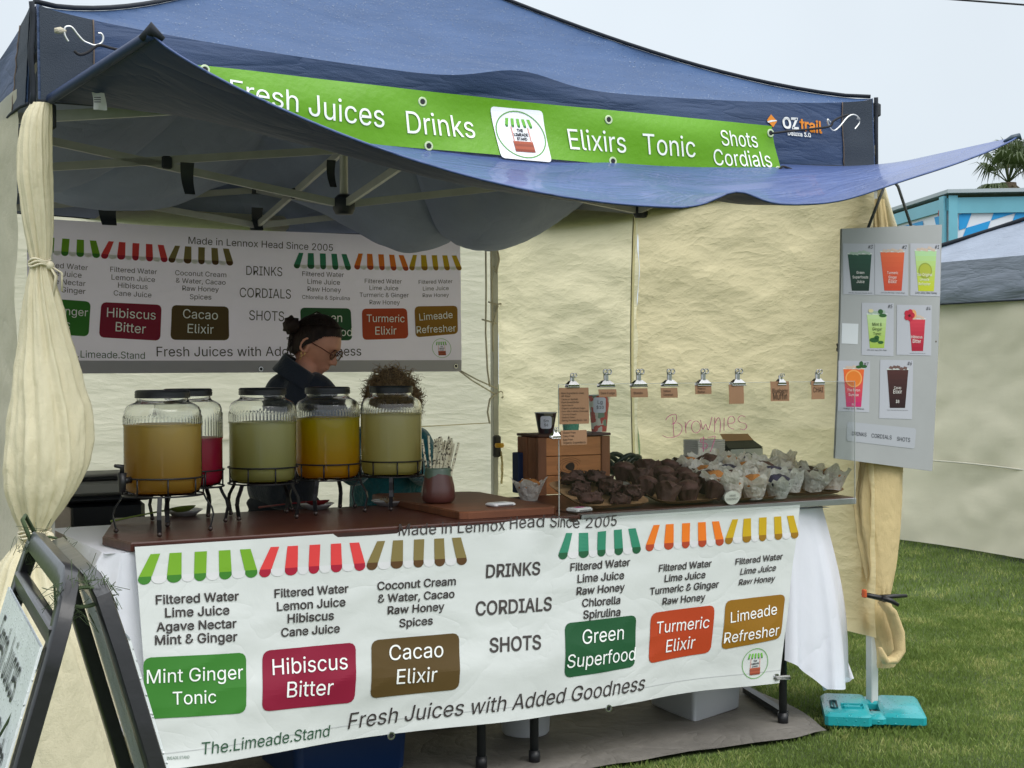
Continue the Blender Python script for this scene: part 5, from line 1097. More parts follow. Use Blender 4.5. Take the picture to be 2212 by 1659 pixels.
def clip(px, py, label, s=1.0):
    p = aY(px, py, G0); p[2] = gt if py < 870 else p[2]; t_ = thing('bulldog_clip', label, 'clip', tuple(p))
    w_ = .030*s
    MB().add([p+V(-w_, -.008, -.010), p+V(w_, -.008, -.010), p+V(w_*.9, -.012, -.001), p+V(-w_*.9, -.012, -.001), p+V(-w_*.4, -.006, .012), p+V(w_*.4, -.006, .012)], [(0, 1, 2, 3), (3, 2, 5, 4)]).build('jaw', M_NICK, t_)
    MB().add([p+V(-w_, .008, -.010), p+V(w_, .008, -.010), p+V(w_*.9, .012, -.001), p+V(-w_*.9, .012, -.001), p+V(-w_*.4, .006, .012), p+V(w_*.4, .006, .012)], [(3, 2, 1, 0), (4, 5, 2, 3)]).build('jaw', M_NICK, t_)
    MB().tube([p+V(-w_, -.0095, -.009), p+V(w_, -.0095, -.009)], .0016, 6).build('lip', M_NICK, t_)
    mb = MB()
    for y in (-.006, .006): mb.bar(p+V(0, y, .006), p+V(0, y*1.2, .038*s), .010*s, .002, up=(0, 1, .01))
    mb.build('handle', M_NICK, t_)
    for x in (-.008*s, .007*s): MB().tube([p+V(x+.008*s*math.cos(a), -.010, .040*s+.008*s*math.sin(a)) for a in np.linspace(0, 2*PI, 15)], .0024*s, 6, cap=False).build('curled_grip', M_NICK, t_, True)
clips = [(1236, 833, 'leftmost nickel clip holding the ingredient list', .75), (1309, 832, 'nickel clip holding the Dark Fudge card', 1), (1379.6, 830, 'nickel clip holding the Blondie card', 1), (1446, 829, 'nickel clip holding the Salted Caramel card', 1),
         (1519, 827, 'nickel clip holding the Peanut Butter card', 1), (1593, 826, 'nickel clip holding the faded blank looking card', 1), (1686, 824, 'small nickel clip holding the Blueberry Muffin card', .62), (1766, 822, 'rightmost nickel clip holding the chai card', .9), (1199, 941, 'small nickel clip on the screen left edge', .55)]
for px, py, lb, s_ in clips: clip(px, py, lb, s_)
M_KR2 = mat('kraft_card', L('#a07a5c', .9), .75, var=(6, .06))
def card(label, x0, y0, x1, y1, lines, r=0, thick=.0008, mt=None, hw=1.0):
    a, b = aY(x0, y0, G0-.006), aY(x1, y1, G0-.006); t_ = thing('paper_card', label, 'card', ((a[0]+b[0])/2, G0-.006, a[2])); Wd, Hd = b[0]-a[0], a[2]-b[2]
    def P(u, v): return V(a[0]+Wd*u, G0-.006-.003*math.sin(v*2)+.001*math.sin(u*6), a[2]-Hd*v)
    S = Surf([(0, 0), (1, 0), (1, 1), (0, 1)], Wd, Hd, P, (0, -1, 0)); S.quad([(0, 0), (1, 0), (1, 1), (0, 1)], mt or M_KR2, t_, r=r or .0001, off=0, name='card_sheet', n=(6, 6))
    S.quad([(1, 0), (0, 0), (0, 1), (1, 1)], mt or M_KR2, t_, off=-thick, name='card_back', n=(6, 6))
    for bd, u0, u1, v in lines: S.text(bd, u0, v, u1, v, ink('#2e221c', 1), t_, off=.0015, hs=hw)
    return t_
card('brown card listing the main ingredients used, at the screen left end', 1207.5, 838, 1271.5, 915, [(b, .07, u, .17+.083*i) for i, (b, u) in enumerate((('Main Ingredients Used', .82), ('GF Flour', .38), ('Cacao or Baobab', .62), ('Plant Based Butter', .66), ('Apple Sauce', .46), ('Organic unrefined Sugar', .86), ('Dark, Milk & White Chocolate', .96), ('Coconut Cream', .56), ('Medjool Dates', .52), ('Baking Powder/Soda, Salt', .92)))], r=.008)
card('brown card reading gluten free, dairy free, egg free in a clear sleeve', 1211, 930, 1267, 960, [('Gluten Free', .08, .56, .22), ('Dairy Free', .08, .50, .45), ('Egg Free', .08, .44, .68), ('Organic Ingredients', .08, .94, .90)])
card('small brown card reading Dark Fudge', 1292.5, 841, 1331, 857, [('Dark Fudge', .12, .88, .64)]); card('small brown card reading Blondie', 1362, 839, 1398.5, 858, [('Blondie', .16, .68, .64)])
card('small brown card reading Salted Caramel', 1427, 838, 1463, 859, [('Salted', .14, .56, .42), ('Caramel', .14, .70, .78)]); card('small brown card reading Peanut Butter', 1501, 833, 1536, 851, [('Peanut', .15, .62, .46), ('Butter', .15, .58, .86)])
card('taller plain brown card with faded writing, sixth from left', 1574, 831, 1606, 872, []); card('large brown card handwritten Blueberry Muffin', 1664, 824, 1704, 866, [('Blueberry', .08, .90, .60), ('Muffin', .12, .86, .92)], hw=1.5); card('narrow brown card handwritten CHAI at the right end', 1752, 823, 1780, 862, [('CHAI', .12, .86, .62)], hw=1.4)

# ================= HANGING MENU BOARD
by = -.0
MBt = thing('menu_board', 'white hanging board of seven drink photo cards at the right front corner', 'menu board', tuple(aY(1920, 490, .01)))
c4 = [aY(1819, 494, -.045), aY(2035, 485, -.030), aY(2014, 1018, -.035), aY(1804, 990, -.05)]
def Pm(u, v): return lerp(lerp(c4[0], c4[1], u), lerp(c4[3], c4[2], u), v)+V(0, -.006*math.sin(PI*v), 0)
nb_ = V(0, -1, 0)
mb = MB(); mb.grid(10, 16, Pm, flip=True); mb.grid(10, 16, lambda a, b: Pm(a, b)+V(0, .010, 0))
for e_ in (lambda t: Pm(0, t), lambda t: Pm(1, t), lambda t: Pm(t, 0), lambda t: Pm(t, 1)): mb.grid(16, 1, lambda a, b: e_(a)+V(0, .010*b, 0))
mb.build('corflute_panel', mat('shaded_white_corflute', L('#a2a4a5', 1), .5, var=(3, .06)), MBt)  # white panel coloured grey: the shade on it is put into the base colour
MS = Surf([(110, 60), (757, 28), (693, 1632), (62, 1553)], .49, .88, Pm, (0, -1, 0))
CW = ink('#b2b4bd', 1)
def z7c(x, y): return MS.m(x, y)
cards = [('a', (112, 158, 298, 492), '#3', '#1d4a38', '#143025', ['Green', 'Superfoods', 'Juice']), ('b', (300, 158, 515, 495), '#2', '#d9643c', '#c4482e', ['Turmeric', 'Ginger', 'Elixir']), ('c', (530, 155, 740, 498), '#1', '#a9cf9a', '#b9c030', ['The Original', 'Limeade', 'Refresher']),
         ('d', (217, 548, 417, 888), '#5', '#b6cf98', '#9db84e', ['Mint &', 'Ginger', 'Tonic']), ('e', (437, 560, 675, 884), '#4', '#c83c4c', '#a01c34', ['Hibiscus', 'Bitter']),
         ('f', (77, 925, 265, 1250), '#7', '#e0662e', '#c02a68', ['The Byron', 'Sunrise', '', '$12']), ('g', (328, 918, 545, 1293), '#6', '#4a2a28', '#2c1a1c', ['Cacao', 'Elixir', '', '$8'])]
cupbox = {'a': (138, 230, 280, 470), 'b': (335, 215, 490, 468), 'c': (560, 205, 712, 470), 'd': (246, 625, 370, 842), 'e': (520, 655, 628, 860), 'f': (105, 980, 228, 1222), 'g': (372, 982, 512, 1227)}
txx = {'a': (162, 255, 358), 'b': (373, 445, 358), 'c': (568, 678, 370), 'd': (278, 338, 698), 'e': (530, 606, 777), 'f': (126, 202, 1122), 'g': (412, 468, 1104)}
cname = {'a': 'dark green drink photo card numbered 3', 'b': 'orange drink photo card numbered 2', 'c': 'lime drink photo card numbered 1', 'd': 'mint drink photo card numbered 5', 'e': 'red hibiscus drink photo card numbered 4', 'f': 'orange and pink drink photo card numbered 7', 'g': 'brown cacao drink photo card numbered 6'}
for k, (x0, y0, x1, y1), num, ca, cb_, lines in cards:
    pc_ = MS.quad([(x0, y0), (x1, y0+2), (x1-4, y1+6), (x0-4, y1)], CW, MBt, off=.0012, name='photo_card'); pc_['label'] = cname[k]
    MS.text(num, x1-40, y0+35, x1-10, y0+34, ink('#1c1c24', 1), MBt, ital=.2, off=.0022)
    a0, b0, a1, b1 = cupbox[k]; tp = .14*(a1-a0)
    def cupx(t): return a0+tp*t, a1-tp*t
    n = 8; grd = lin(ca), lin(cb_)
    for i in range(n):
        t0, t1 = i/n, (i+1)/n; f_ = i/(n-1); colr = '#%02x%02x%02x' % tuple(int(round(lerp(int(ca[q:q+2], 16), int(cb_[q:q+2], 16), f_))) for q in (1, 3, 5))
        l0, r0 = cupx(t0); l1, r1 = cupx(t1); MS.poly([(l0, lerp(b0, b1, t0)), (r0, lerp(b0, b1, t0)), (r1, lerp(b0, b1, t1)), (l1, lerp(b0, b1, t1))], ink(colr, 1.0), MBt, .0018, 'printed_drink')
    MS.poly([(a0-4, b0-8), (a1+4, b0-8), (a1+3, b0), (a0-3, b0)], ink('#c9d0cc', 1), MBt, .0019, 'printed_rim')
    rs = np.random.RandomState(ord(k))
    for i in range(5):
        ix = lerp(a0+12, a1-12, (i+.5)/5); iy = b0-6+rs.uniform(-10, 6); w2 = (a1-a0)*.11; MS.poly([(ix-w2, iy), (ix-w2*.3, iy-16), (ix+w2, iy-10), (ix+w2*.8, iy+8)], ink('#9fb3a4' if k in 'ad' else '#c7b3a4' if k != 'g' else '#6d5450', 1), MBt, .0021, 'printed_ice')
    u0, u1, yb = txx[k]
    for i, ln in enumerate(lines):
        if not ln: continue
        hw_ = (u1-u0)/2*len(ln)/max(len(q) for q in lines); cxx = (u0+u1)/2
        if ln[0] == '$': hw_ = 11
        MS.text(ln, cxx-hw_, yb+30*i, cxx+hw_, yb+30*i+1, ink('#2a3a20' if k == 'd' else '#e9e6e2', 1), MBt, off=.0028)
    MS.text({'a': 'Lime Juice, Raw Honey, Chlorella, Spirulina', 'b': 'Lime Juice, Raw Honey, Turmeric, Ginger', 'c': 'Lime Juice, Raw Honey', 'd': 'Lime Juice, Agave, Mint, Ginger', 'e': 'Lemon Juice, Hibiscus Petals, Cane Juice', 'f': 'Orange Juice, Hibiscus', 'g': 'Coconut Cream & Water, Raw Honey, Cacao, Spices'}[k], a0, b1+16, a1, b1+18, ink('#2a2a30', 1), MBt, off=.0022)
def dot(cx_, cy_, rx, ry, hx, off=.0026, n=16): MS.poly([(cx_+rx*math.cos(t), cy_+ry*math.sin(t)) for t in np.linspace(0, 2*PI, n+1)[:-1]], ink(hx, 1), MBt, off, 'printed_fruit')
dot(630, 335, 48, 52, '#8f9a3c', .0024, 24); dot(630, 335, 40, 44, '#a9b040', .0025, 24); dot(165, 1040, 50, 56, '#e8a05a', .0024, 24); dot(165, 1040, 42, 48, '#dd7a2c', .0025, 24)
for a in range(5): dot(518+20*math.cos(a*1.257), 628+22*math.sin(a*1.257), 17, 19, '#b8263c')
dot(545, 620, 22, 30, '#dba06a', .0023); dot(518, 630, 8, 9, '#5a0c18', .003)
for x, y, rx, ry in ((330, 605, 16, 16), (345, 630, 24, 12), (290, 790, 30, 16), (305, 775, 16, 14), (210, 945, 12, 18), (225, 962, 20, 10), (195, 965, 18, 10), (330, 805, 18, 10)): dot(x, y, rx, ry, '#2c5a2c')
dot(270, 600, 16, 12, '#cfc79a')
MS.quad([(130, 1318), (572, 1358), (562, 1488), (124, 1440)], ink('#a9acb3', 1), MBt, r=.010, off=.0012, name='paper_strip')
for b, x0, x1, y0, y1 in (('DRINKS', 157, 245, 1404, 1411), ('CORDIALS', 276, 405, 1416, 1429), ('SHOTS', 440, 529, 1436, 1445)): MS.text(b, x0, y0, x1, y1, ink('#33333a', 1), MBt, off=.0022)
MS.quad([(98, 682), (195, 686), (190, 818), (94, 814)], ink('#cfd3d8', 1), MBt, off=.0012, name='small_blank_card')
for px, py in ((1812, 755), (2018, 738)):
    MB().ball(aY(px, py, -.03), .010, 6).tube([aY(px, py, -.03), aY(px-4, py-12, -.035)], .004, 5).build('twine_knot', mat('twine_brown', L('#5c5344', 1), .9), MBt, True)
for i, (a, b) in enumerate((((1873, 498), (1908, 408)), ((1971, 497), (1940, 403)))):
    t_ = thing('hanging_rope', '%s grey braided rope holding up the menu board' % ('left' if i == 0 else 'right'), 'rope', tuple(aY(*a, -.02))); A_, B_ = aY(*a, -.025), aY(*b, -.02); B2 = B_+(B_-A_)*.45; B2[1] = .03
    MB().tube([A_, B_, B2], .0055, 8).build('strand', mat('grey_rope', L('#4d5050', 1), .9, bump=(180, 1)), t_, True)
# white post and extra canvas beside the board
t_ = thing('rolled_wall_edge', 'narrow strip of cream canvas rolled beside the right front leg', 'cloth', tuple(aY(1905, 460, .06)))
MB().tube([aY(1900, 400, .07), aY(1908, 440, .07), aY(1922, 490, .07), aY(1925, 600, .07), aY(1925, 900, .07)], [.025, .03, .035, .035, .03], 14, flat=.5).build('cloth', M_CURT, t_, True)
# ================= PEOPLE
def skin_into(mb, nodes, edges, sub=2, root=0):
    """continuous limb/torso surface grown from a joint skeleton: nodes (pos, (rx, ry))"""
    me = bpy.data.meshes.new('k'); me.from_pydata([tuple(n[0]) for n in nodes], edges, []); o = bpy.data.objects.new('k', me); COL.objects.link(o)
    md = o.modifiers.new('s', 'SKIN'); md.use_smooth_shade = True; md.branch_smoothing = .6
    for i, n in enumerate(nodes):
        r = n[1] if hasattr(n[1], '__len__') else (n[1], n[1]); me.skin_vertices[0].data[i].radius = r; me.skin_vertices[0].data[i].use_root = (i == root)
    m2 = o.modifiers.new('u', 'SUBSURF'); m2.levels = sub; m2.render_levels = sub
    dg = bpy.context.evaluated_depsgraph_get(); e_ = o.evaluated_get(dg).to_mesh()
    mb.add([v.co[:] for v in e_.vertices], [tuple(p.vertices) for p in e_.polygons]); bpy.data.objects.remove(o); bpy.data.meshes.remove(me); return mb
def fuse(mb, vox=.005, smooth_it=2):
    me = bpy.data.meshes.new('k'); me.from_pydata([tuple(map(float, p)) for p in mb.v], [], mb.f); o = bpy.data.objects.new('k', me); COL.objects.link(o)
    md = o.modifiers.new('r', 'REMESH'); md.mode = 'VOXEL'; md.voxel_size = vox; m2 = o.modifiers.new('s', 'SMOOTH'); m2.iterations = smooth_it; m2.factor = .5
    dg = bpy.context.evaluated_depsgraph_get(); e_ = o.evaluated_get(dg).to_mesh(); r = MB(); r.add([v.co[:] for v in e_.vertices], [tuple(p.vertices) for p in e_.polygons]); bpy.data.objects.remove(o); bpy.data.meshes.remove(me); return r
def sm(a, b, x): t = min(1, max(0, (x-a)/(b-a))); return t*t*(3-2*t)
def head_into(mb, C_, f, up, s=1.0):
    """head with brow, nose, lips, chin and ears; C_ centre, f face direction, up crown direction"""
    f = V(*f)/np.linalg.norm(f); up = V(*up)-f*(V(*up)@f); up /= np.linalg.norm(up); r_ = np.cross(f, up)
    ga = lambda x, w_: math.exp(-(x/w_)**2)
    n, m_ = 72, 56; vs_ = []
    for j in range(m_+1):
        ph = PI*j/m_
        for k in range(n):
            a = 2*PI*k/n; x = math.sin(ph)*math.sin(a); y = math.sin(ph)*math.cos(a); z = -math.cos(ph)
            X, Y, Z = x*.074, y*(.095 if y > 0 else .102), z*.115
            lo = sm(.01, -.105, Z); X *= 1-.38*lo*(.5+.5*sm(-.03, .05, Y)); X *= 1+.05*sm(.0, .06, Z)
            if Y < 0: Y *= 1-.35*sm(-.03, -.11, Z)
            if Y > .02:
                fr = sm(.02, .07, Y)
                Y = lerp(Y, min(Y, .083-.10*max(0, -Z-.085)+.0*Z), .75*fr) 
                if Z < -.03: Y += .016*sm(-.03, -.1, Z)*fr
                Y += fr*(.006*ga(Z-.030, .012)*ga(X, .05)-.011*ga(Z-.008, .013)*(ga(X-.030, .016)+ga(X+.030, .016))+.005*ga(Z+.028, .018)*(ga(X-.040, .018)+ga(X+.040, .018)))
                nz_ = sm(.022, -.026, Z)*sm(-.042, -.030, Z); Y += fr*.030*nz_*ga(X, .0085+.005*sm(0, -.03, Z))+fr*.008*ga(Z+.033, .007)*(ga(X-.012, .006)+ga(X+.012, .006))
                Y += fr*(.0075*ga(Z+.0555, .0055)+.0065*ga(Z+.067, .006)-.005*ga(Z+.061, .0022)-.004*ga(Z+.078, .006))*ga(X, .022)+fr*.009*ga(Z+.095, .014)*ga(X, .022)
            vs_.append(V(*C_)+(r_*X+f*Y+up*Z)*s)
    mb.add(vs_, [(j*n+k, j*n+(k+1) % n, (j+1)*n+(k+1) % n, (j+1)*n+k) for j in range(m_) for k in range(n)])
    for sd in (-1, 1):
        E = V(*C_)+(r_*sd*.073-f*.004-up*.008)*s
        mb.tube([E+(up*.028*math.sin(a)+f*(-.010+.016*math.cos(a))-up*.003+r_*sd*(.010 if math.cos(a) < 0 else .003))*s for a in np.linspace(-.3, 2*PI-.9, 16)], [.0055*s]*15+[.004*s], 8)
        mb.ball(E+(r_*sd*.0-f*.004-up*.004)*s, .013*s, 6, (.6, .6, 1.4)); mb.ball(E+(-up*.026+f*.003+r_*sd*.003)*s, .0075*s, 6)
    return f, up, r_
def hand_into(mb, W, d, n_, side, s=1.0, curl=.5):
    """wrist W, pointing d, palm normal n_ (towards the palm); five curled fingers"""
    d = V(*d)/np.linalg.norm(d); n_ = V(*n_)-d*(V(*n_)@d); n_ /= np.linalg.norm(n_); t = np.cross(d, n_)*side
    skin_into(mb, [(V(*W), (.022*s, .017*s)), (V(*W)+d*.035*s, (.034*s, .015*s)), (V(*W)+d*.078*s, (.038*s, .013*s))], [(0, 1), (1, 2)], 2)
    for i, (o_, ln) in enumerate(((.030, .070), (.011, .078), (-.009, .074), (-.028, .060))):
        b = V(*W)+d*.070*s+t*o_*s; q = [b]; dd = d
        for k, fr in enumerate((.45, .32, .23)):
            a = curl*(.5+.4*k); dd = dd*math.cos(a)+n_*math.sin(a); q.append(q[-1]+dd*ln*fr*s)
        skin_into(mb, [(q[0], .0095*s), (q[1], .009*s), (q[2], .008*s), (q[3], .0065*s)], [(0, 1), (1, 2), (2, 3)], 2)
    b = V(*W)+d*.022*s+t*.024*s; q = [b, b+(t*.030+d*.018+n_*.008)*s, b+(t*.040+d*.044+n_*.018)*s, b+(t*.038+d*.066+n_*.026)*s]
    skin_into(mb, [(q[0], .013*s), (q[1], .011*s), (q[2], .0095*s), (q[3], .007*s)], [(0, 1), (1, 2), (2, 3)], 2)
M_SKIN = mat('skin', L('#c88c74', 1), .5, var=(18, .12), bump=(120, .12), spec=.4)
M_JACK = mat('navy_jacket', L('#141e2e', .8), .8, bump=(160, .4), crump=(6, .35, (1, 1, 1)), sheen=.2)
M_TROU = mat('dark_trousers', L('#1a1f2b', .85), .85, bump=(150, .3))
M_HAIRD = mat('dark_hair', L('#2a1d19', .8), .6, bump=(90, 1, 4, (1, 1, .25)), var=(40, .45, (1, 1, .2)), spec=.25)
WY = 1.0
def q_(px, py, y=WY): return aY(px, py, y)
wm = thing('person', 'woman with dark bun and glasses in a navy jacket bending over the yellow jar', 'person', (q_(615, 1000)[0], WY, 0))
toC = -np.array([fwv[0], fwv[1], 0]); hC = q_(684, 746)
f = RV*.86+toC*.22+V(0, 0, -.50); upv = V(0, 0, 1)+RV*.25
body = MB(); f, up, rr = head_into(body, hC, f, upv, .93)
neckb = q_(646, 822)
skin_into(body, [(q_(668, 778), .050), (q_(655, 800), .047), (neckb, (.065, .055)), (q_(632, 900), (.13, .10)), (q_(615, 1010), (.13, .10)), (q_(612, 1085), (.14, .11))], [(i, i+1) for i in range(5)], 2)
shL, shR = q_(590, 853)+fwv*.05, q_(703, 856)-fwv*.05
elL, elR = q_(612, 955, WY-.10), q_(748, 930, WY-.16); wrL, wrR = q_(672, 965, WY-.26), q_(722, 960, WY-.28)
for sh, el, wr in ((shL, elL, wrL), (shR, elR, wrR)): skin_into(body, [(lerp(sh, neckb, .4), .05), (sh, .050), (lerp(sh, el, .5), .042), (el, .036), (lerp(el, wr, .5), .031), (wr, .023)], [(i, i+1) for i in range(5)], 2)
hand_into(body, wrL, RV*.5+V(0, -.3, .1), V(0, .2, -1), 1); hand_into(body, wrR, RV*-.3+V(0, -.5, .1), V(0, .1, -1), -1)
hip = q_(612, 1085)
for sx in (-.095, .095): skin_into(body, [(hip+V(sx*.8, 0, 0), .085), (V(hip[0]+sx, WY+.01, .46), .058), (V(hip[0]+sx, WY+.03, .12), .040), (V(hip[0]+sx, WY+.02, .05), .042), (V(hip[0]+sx+.03, WY-.12, .035), .035)], [(i, i+1) for i in range(4)], 2)
fuse(body, .0052, 2).build('body', M_SKIN, wm, True)
jk = MB()
skin_into(jk, [(q_(651, 812), .068), (q_(643, 832), (.088, .075)), (q_(632, 880), (.150, .115)), (q_(620, 950), (.165, .125)), (q_(612, 1040), (.175, .135)), (q_(610, 1110), (.185, .14))], [(i, i+1) for i in range(5)], 2)
for sh, el, wr in ((shL, elL, wrL), (shR, elR, wrR)): skin_into(jk, [(lerp(sh, neckb, .8)-V(0, 0, .02), .078), (lerp(sh, neckb, .4), .080), (sh, .070), (lerp(sh, el, .5), .060), (el, .053), (lerp(el, wr, .5), .046), (lerp(el, wr, .9), .038)], [(i, i+1) for i in range(6)], 2)
jk = fuse(jk, .008, 3); jk.v = [tuple(V(*p)+V(.012, .012, .0)*nz(p[0]*9, p[1]*9, p[2]*5)+V(.004, .004, .002)*nz(p[0]*25, p[1]*25, p[2]*18)) for p in jk.v]; jk.build('jacket', M_JACK, wm, True)
cb = q_(646, 806); cu_ = V(.35*RV[0], .35*RV[1], 1); cu_ /= np.linalg.norm(cu_); mb = MB(); n = 40; vs_ = []   # standing collar
ca_ = np.cross(cu_, V(0, 1, 0)); ca_ /= np.linalg.norm(ca_); cc_ = np.cross(cu_, ca_)
for j, (r1, h) in enumerate(((.086, -.04), (.074, .0), (.068, .022), (.074, .034), (.080, .026), (.088, -.005), (.102, -.035))):
    for k in range(n+1):
        a = math.atan2(RV@cc_, RV@ca_)+.35+(2*PI-.7)*k/n; vs_.append(cb+(ca_*math.cos(a)+cc_*math.sin(a))*r1*(1+.04*math.sin(5*a))+cu_*(h+.022*math.cos(a-math.atan2(RV@cc_, RV@ca_)-PI)))
mb.add(vs_, [(j*(n+1)+k, j*(n+1)+k+1, (j+1)*(n+1)+k+1, (j+1)*(n+1)+k) for j in range(6) for k in range(n)]); mb.build('collar', M_JACK, wm, True)
tr = MB(); skin_into(tr, [(hip+V(0, 0, .05), (.165, .125)), (hip+V(0, 0, -.05), (.17, .13))], [(0, 1)], 2)
for sx in (-.095, .095): skin_into(tr, [(hip+V(sx*.8, 0, 0), .105), (V(hip[0]+sx, WY+.01, .46), .075), (V(hip[0]+sx, WY+.03, .10), .062)], [(0, 1), (1, 2)], 2)
fuse(tr, .009, 3).build('trousers', M_TROU, wm, True)
for sx in (-.095, .095): skin = MB(); skin_into(skin, [(V(hip[0]+sx, WY+.04, .045), .048), (V(hip[0]+sx+.02, WY-.06, .04), .045), (V(hip[0]+sx+.03, WY-.14, .03), .033)], [(0, 1), (1, 2)], 2).build('shoe', M_BLACK, wm, True)
# hair cap, bun, glasses, earring
def hcap(C_, f, up, r_, s, line, mt, par, rough=.0, nm='hair'):
    mb = MB(); n, m_ = 180, 110; vs_ = []; keep = []
    for j in range(m_+1):
        ph = PI*j/m_
        for k in range(n):
            a = 2*PI*k/n; x = math.sin(ph)*math.sin(a); y = math.sin(ph)*math.cos(a); z = -math.cos(ph)
            w_ = 1+rough*nz(x*5, y*5, z*5)+.012*math.sin(14*a+z*8)*(1-abs(z))
            vs_.append(V(*C_)+(r_*x*.084+f*(y*(.098 if y > 0 else .113)-.004)+up*(z*.121+.004))*s*w_); keep.append(line(x, y, z))
    fs = [(j*n+k, j*n+(k+1) % n, (j+1)*n+(k+1) % n, (j+1)*n+k) for j in range(m_) for k in range(n)]
    mb.add(vs_, [q for q in fs if sum(keep[i] for i in q) >= 2]); return mb.build(nm, mt, par, True)
hcap(hC, f, up, rr, .95, lambda x, y, z: z > np.interp(y, [-1, -.3, -.05, .15, .4, .7, 1], [-.65, -.6, -.12, .08, .40, .58, .64]), M_HAIRD, wm)
bun = q_(630, 703); mb = MB(); mb.ball(bun, .032, 12, (1, 1, 1.05)); mb.v = [tuple(bun+(V(*p)-bun)*(1+.12*math.sin(9*math.atan2(p[2]-bun[2], p[0]-bun[0]))+.15*nz(p[0]*50, p[1]*50, p[2]*50))) for p in mb.v]; mb.build('bun', M_HAIRD, wm, True)
rs = np.random.RandomState(2); mb = MB()
for i in range(36):
    a0 = q_(640+rs.uniform(-8, 14), 720+rs.uniform(-12, 30)); e_ = q_(626+rs.uniform(-8, 16), 722+rs.uniform(0, 42)); mb.tube([a0, lerp(a0, e_, .5)+RV*rs.uniform(-.01, .004), e_], .0011, 4)
for i in range(60):
    a0 = hC+up*.10+f*rs.uniform(-.02, .06)+rr*rs.uniform(-.05, .05); mb.tube([a0, lerp(a0, bun, .5)+up*.03+rr*(a0-hC)@rr*.5, bun], .0013, 4)
mb.build('hair_strands', M_HAIRD, wm, True)
M_FRAME = mat('tortoise_frame', L('#5a2418', 1), .3, var=(40, .5))
gm_ = MB(); eye0 = hC+(up*.006+f*.098)*.93
for sd in (-1, 1):
    c_ = eye0+rr*sd*.033; gm_.tube([c_+rr*.025*math.cos(a)+up*.019*math.sin(a)+f*(-.006*abs(math.cos(a))) for a in np.linspace(0, 2*PI, 25)], .0022, 6, cap=False)
    gm_.tube([c_+rr*sd*.025, hC+(rr*sd*.080+f*.05+up*.010)*.95, hC+(rr*sd*.079-f*.008+up*.008)*.95], .002, 6)
gm_.tube([eye0-rr*.009, eye0+up*.004+f*.002, eye0+rr*.009], .002, 6); gl_ = gm_.build('glasses', M_FRAME, wm, True)
for sd in (-1, 1):
    c_ = eye0+rr*sd*.033; MB().add([c_+rr*.024*math.cos(a)+up*.018*math.sin(a)-f*.002 for a in np.linspace(0, 2*PI, 21)[:-1]], [tuple(range(20))]).build('lens', clear_mat('lens_clear', (.97, .98, .98), .5), gl_)
    E_ = MB().tube([hC+(rr*(sd*.030+x)+f*(.0865-abs(x)*.12)+up*(.003-.35*abs(x)**1.0*.6))*.93 for x in np.linspace(-.015, .015, 7)], [.0006, .0016, .002, .002, .002, .0016, .0006], 6).build('eyelid_line', mat('lash_dark', (.02, .012, .01), .6), wm, True)
    MB().tube([hC+(rr*(sd*.030+x)+f*(.091-abs(x)*.10)+up*(.026-.2*abs(x)))*.93 for x in np.linspace(-.018, .018, 7)], [.001, .002, .0026, .0026, .0026, .002, .001], 6).build('eyebrow', M_HAIRD, wm, True)
MB().tube([hC+(rr*x+f*(.0915-.9*x*x*20)+up*-.0605)*.93 for x in np.linspace(-.017, .017, 7)], .0008, 5).build('lip_line', mat('lip', L('#7a4038', .8), .5), wm, True)
er = q_(659, 763); er = hC+(rr*.078-f*.006-up*.045)*.93 if ((rr@toC) > 0) else hC+(-rr*.078-f*.006-up*.045)*.93
M_GOLD = mat('gold', (.75, .5, .2), .25, metal=1); MB().tube([er+up*.008*math.cos(a)+f*.008*math.sin(a) for a in np.linspace(0, 2*PI, 14)], .0014, 6, cap=False).tube([er-up*.008, er-up*.020], .002, 6).ball(er-up*.023, .003, 5).build('earring', M_GOLD, wm, True)
# second person, curly hair, crouched behind the last jar
CY = 1.15
def c2(px, py, y=CY): return aY(px, py, y)
cp = thing('person', 'person with frizzy fair curls and a teal sweater stooping behind the rightmost jar', 'person', (c2(845, 1000)[0], CY, 0))
hc = c2(848, 864); body = MB(); f2, u2, r2 = head_into(body, hc, toC*.8+V(0, 0, -.75), V(0, 0, 1)+toC*.75, .95)
nb2 = c2(846, 925, CY+.02); hp2 = c2(838, 1100, CY+.12)
skin_into(body, [(c2(848, 890), .05), (nb2, (.07, .06)), (c2(842, 985, CY+.05), (.13, .11)), (hp2, (.13, .11))], [(0, 1), (1, 2), (2, 3)], 2)
arms = ((c2(778, 960), c2(756, 1035, CY-.08), c2(808, 985, CY-.22), 1), (c2(905, 958), c2(922, 1030, CY-.1), c2(868, 985, CY-.22), -1))
for sh, el, wr, sd in arms:
    skin_into(body, [(lerp(sh, nb2, .4), .05), (sh, .05), (lerp(sh, el, .5), .043), (el, .037), (lerp(el, wr, .5), .031), (wr, .023)], [(i, i+1) for i in range(5)], 2); hand_into(body, wr, V(.25*sd, -.3, .1), V(0, 0, -1), sd)
for sx in (-.1, .1): skin_into(body, [(hp2+V(sx*.8, 0, -.02), .085), (V(hp2[0]+sx*1.1, CY-.12, .42), .06), (V(hp2[0]+sx, CY+.08, .10), .042), (V(hp2[0]+sx, CY+.02, .04), .04), (V(hp2[0]+sx, CY-.08, .035), .034)], [(i, i+1) for i in range(4)], 2)
fuse(body, .0058, 2).build('body', M_SKIN, cp, True)
M_TEAL = mat('teal_wool', L('#187078', .8), .95, bump=(90, 1, 5), var=(30, .3), sheen=.6, crump=(7, .8, (1, 1, .5)))
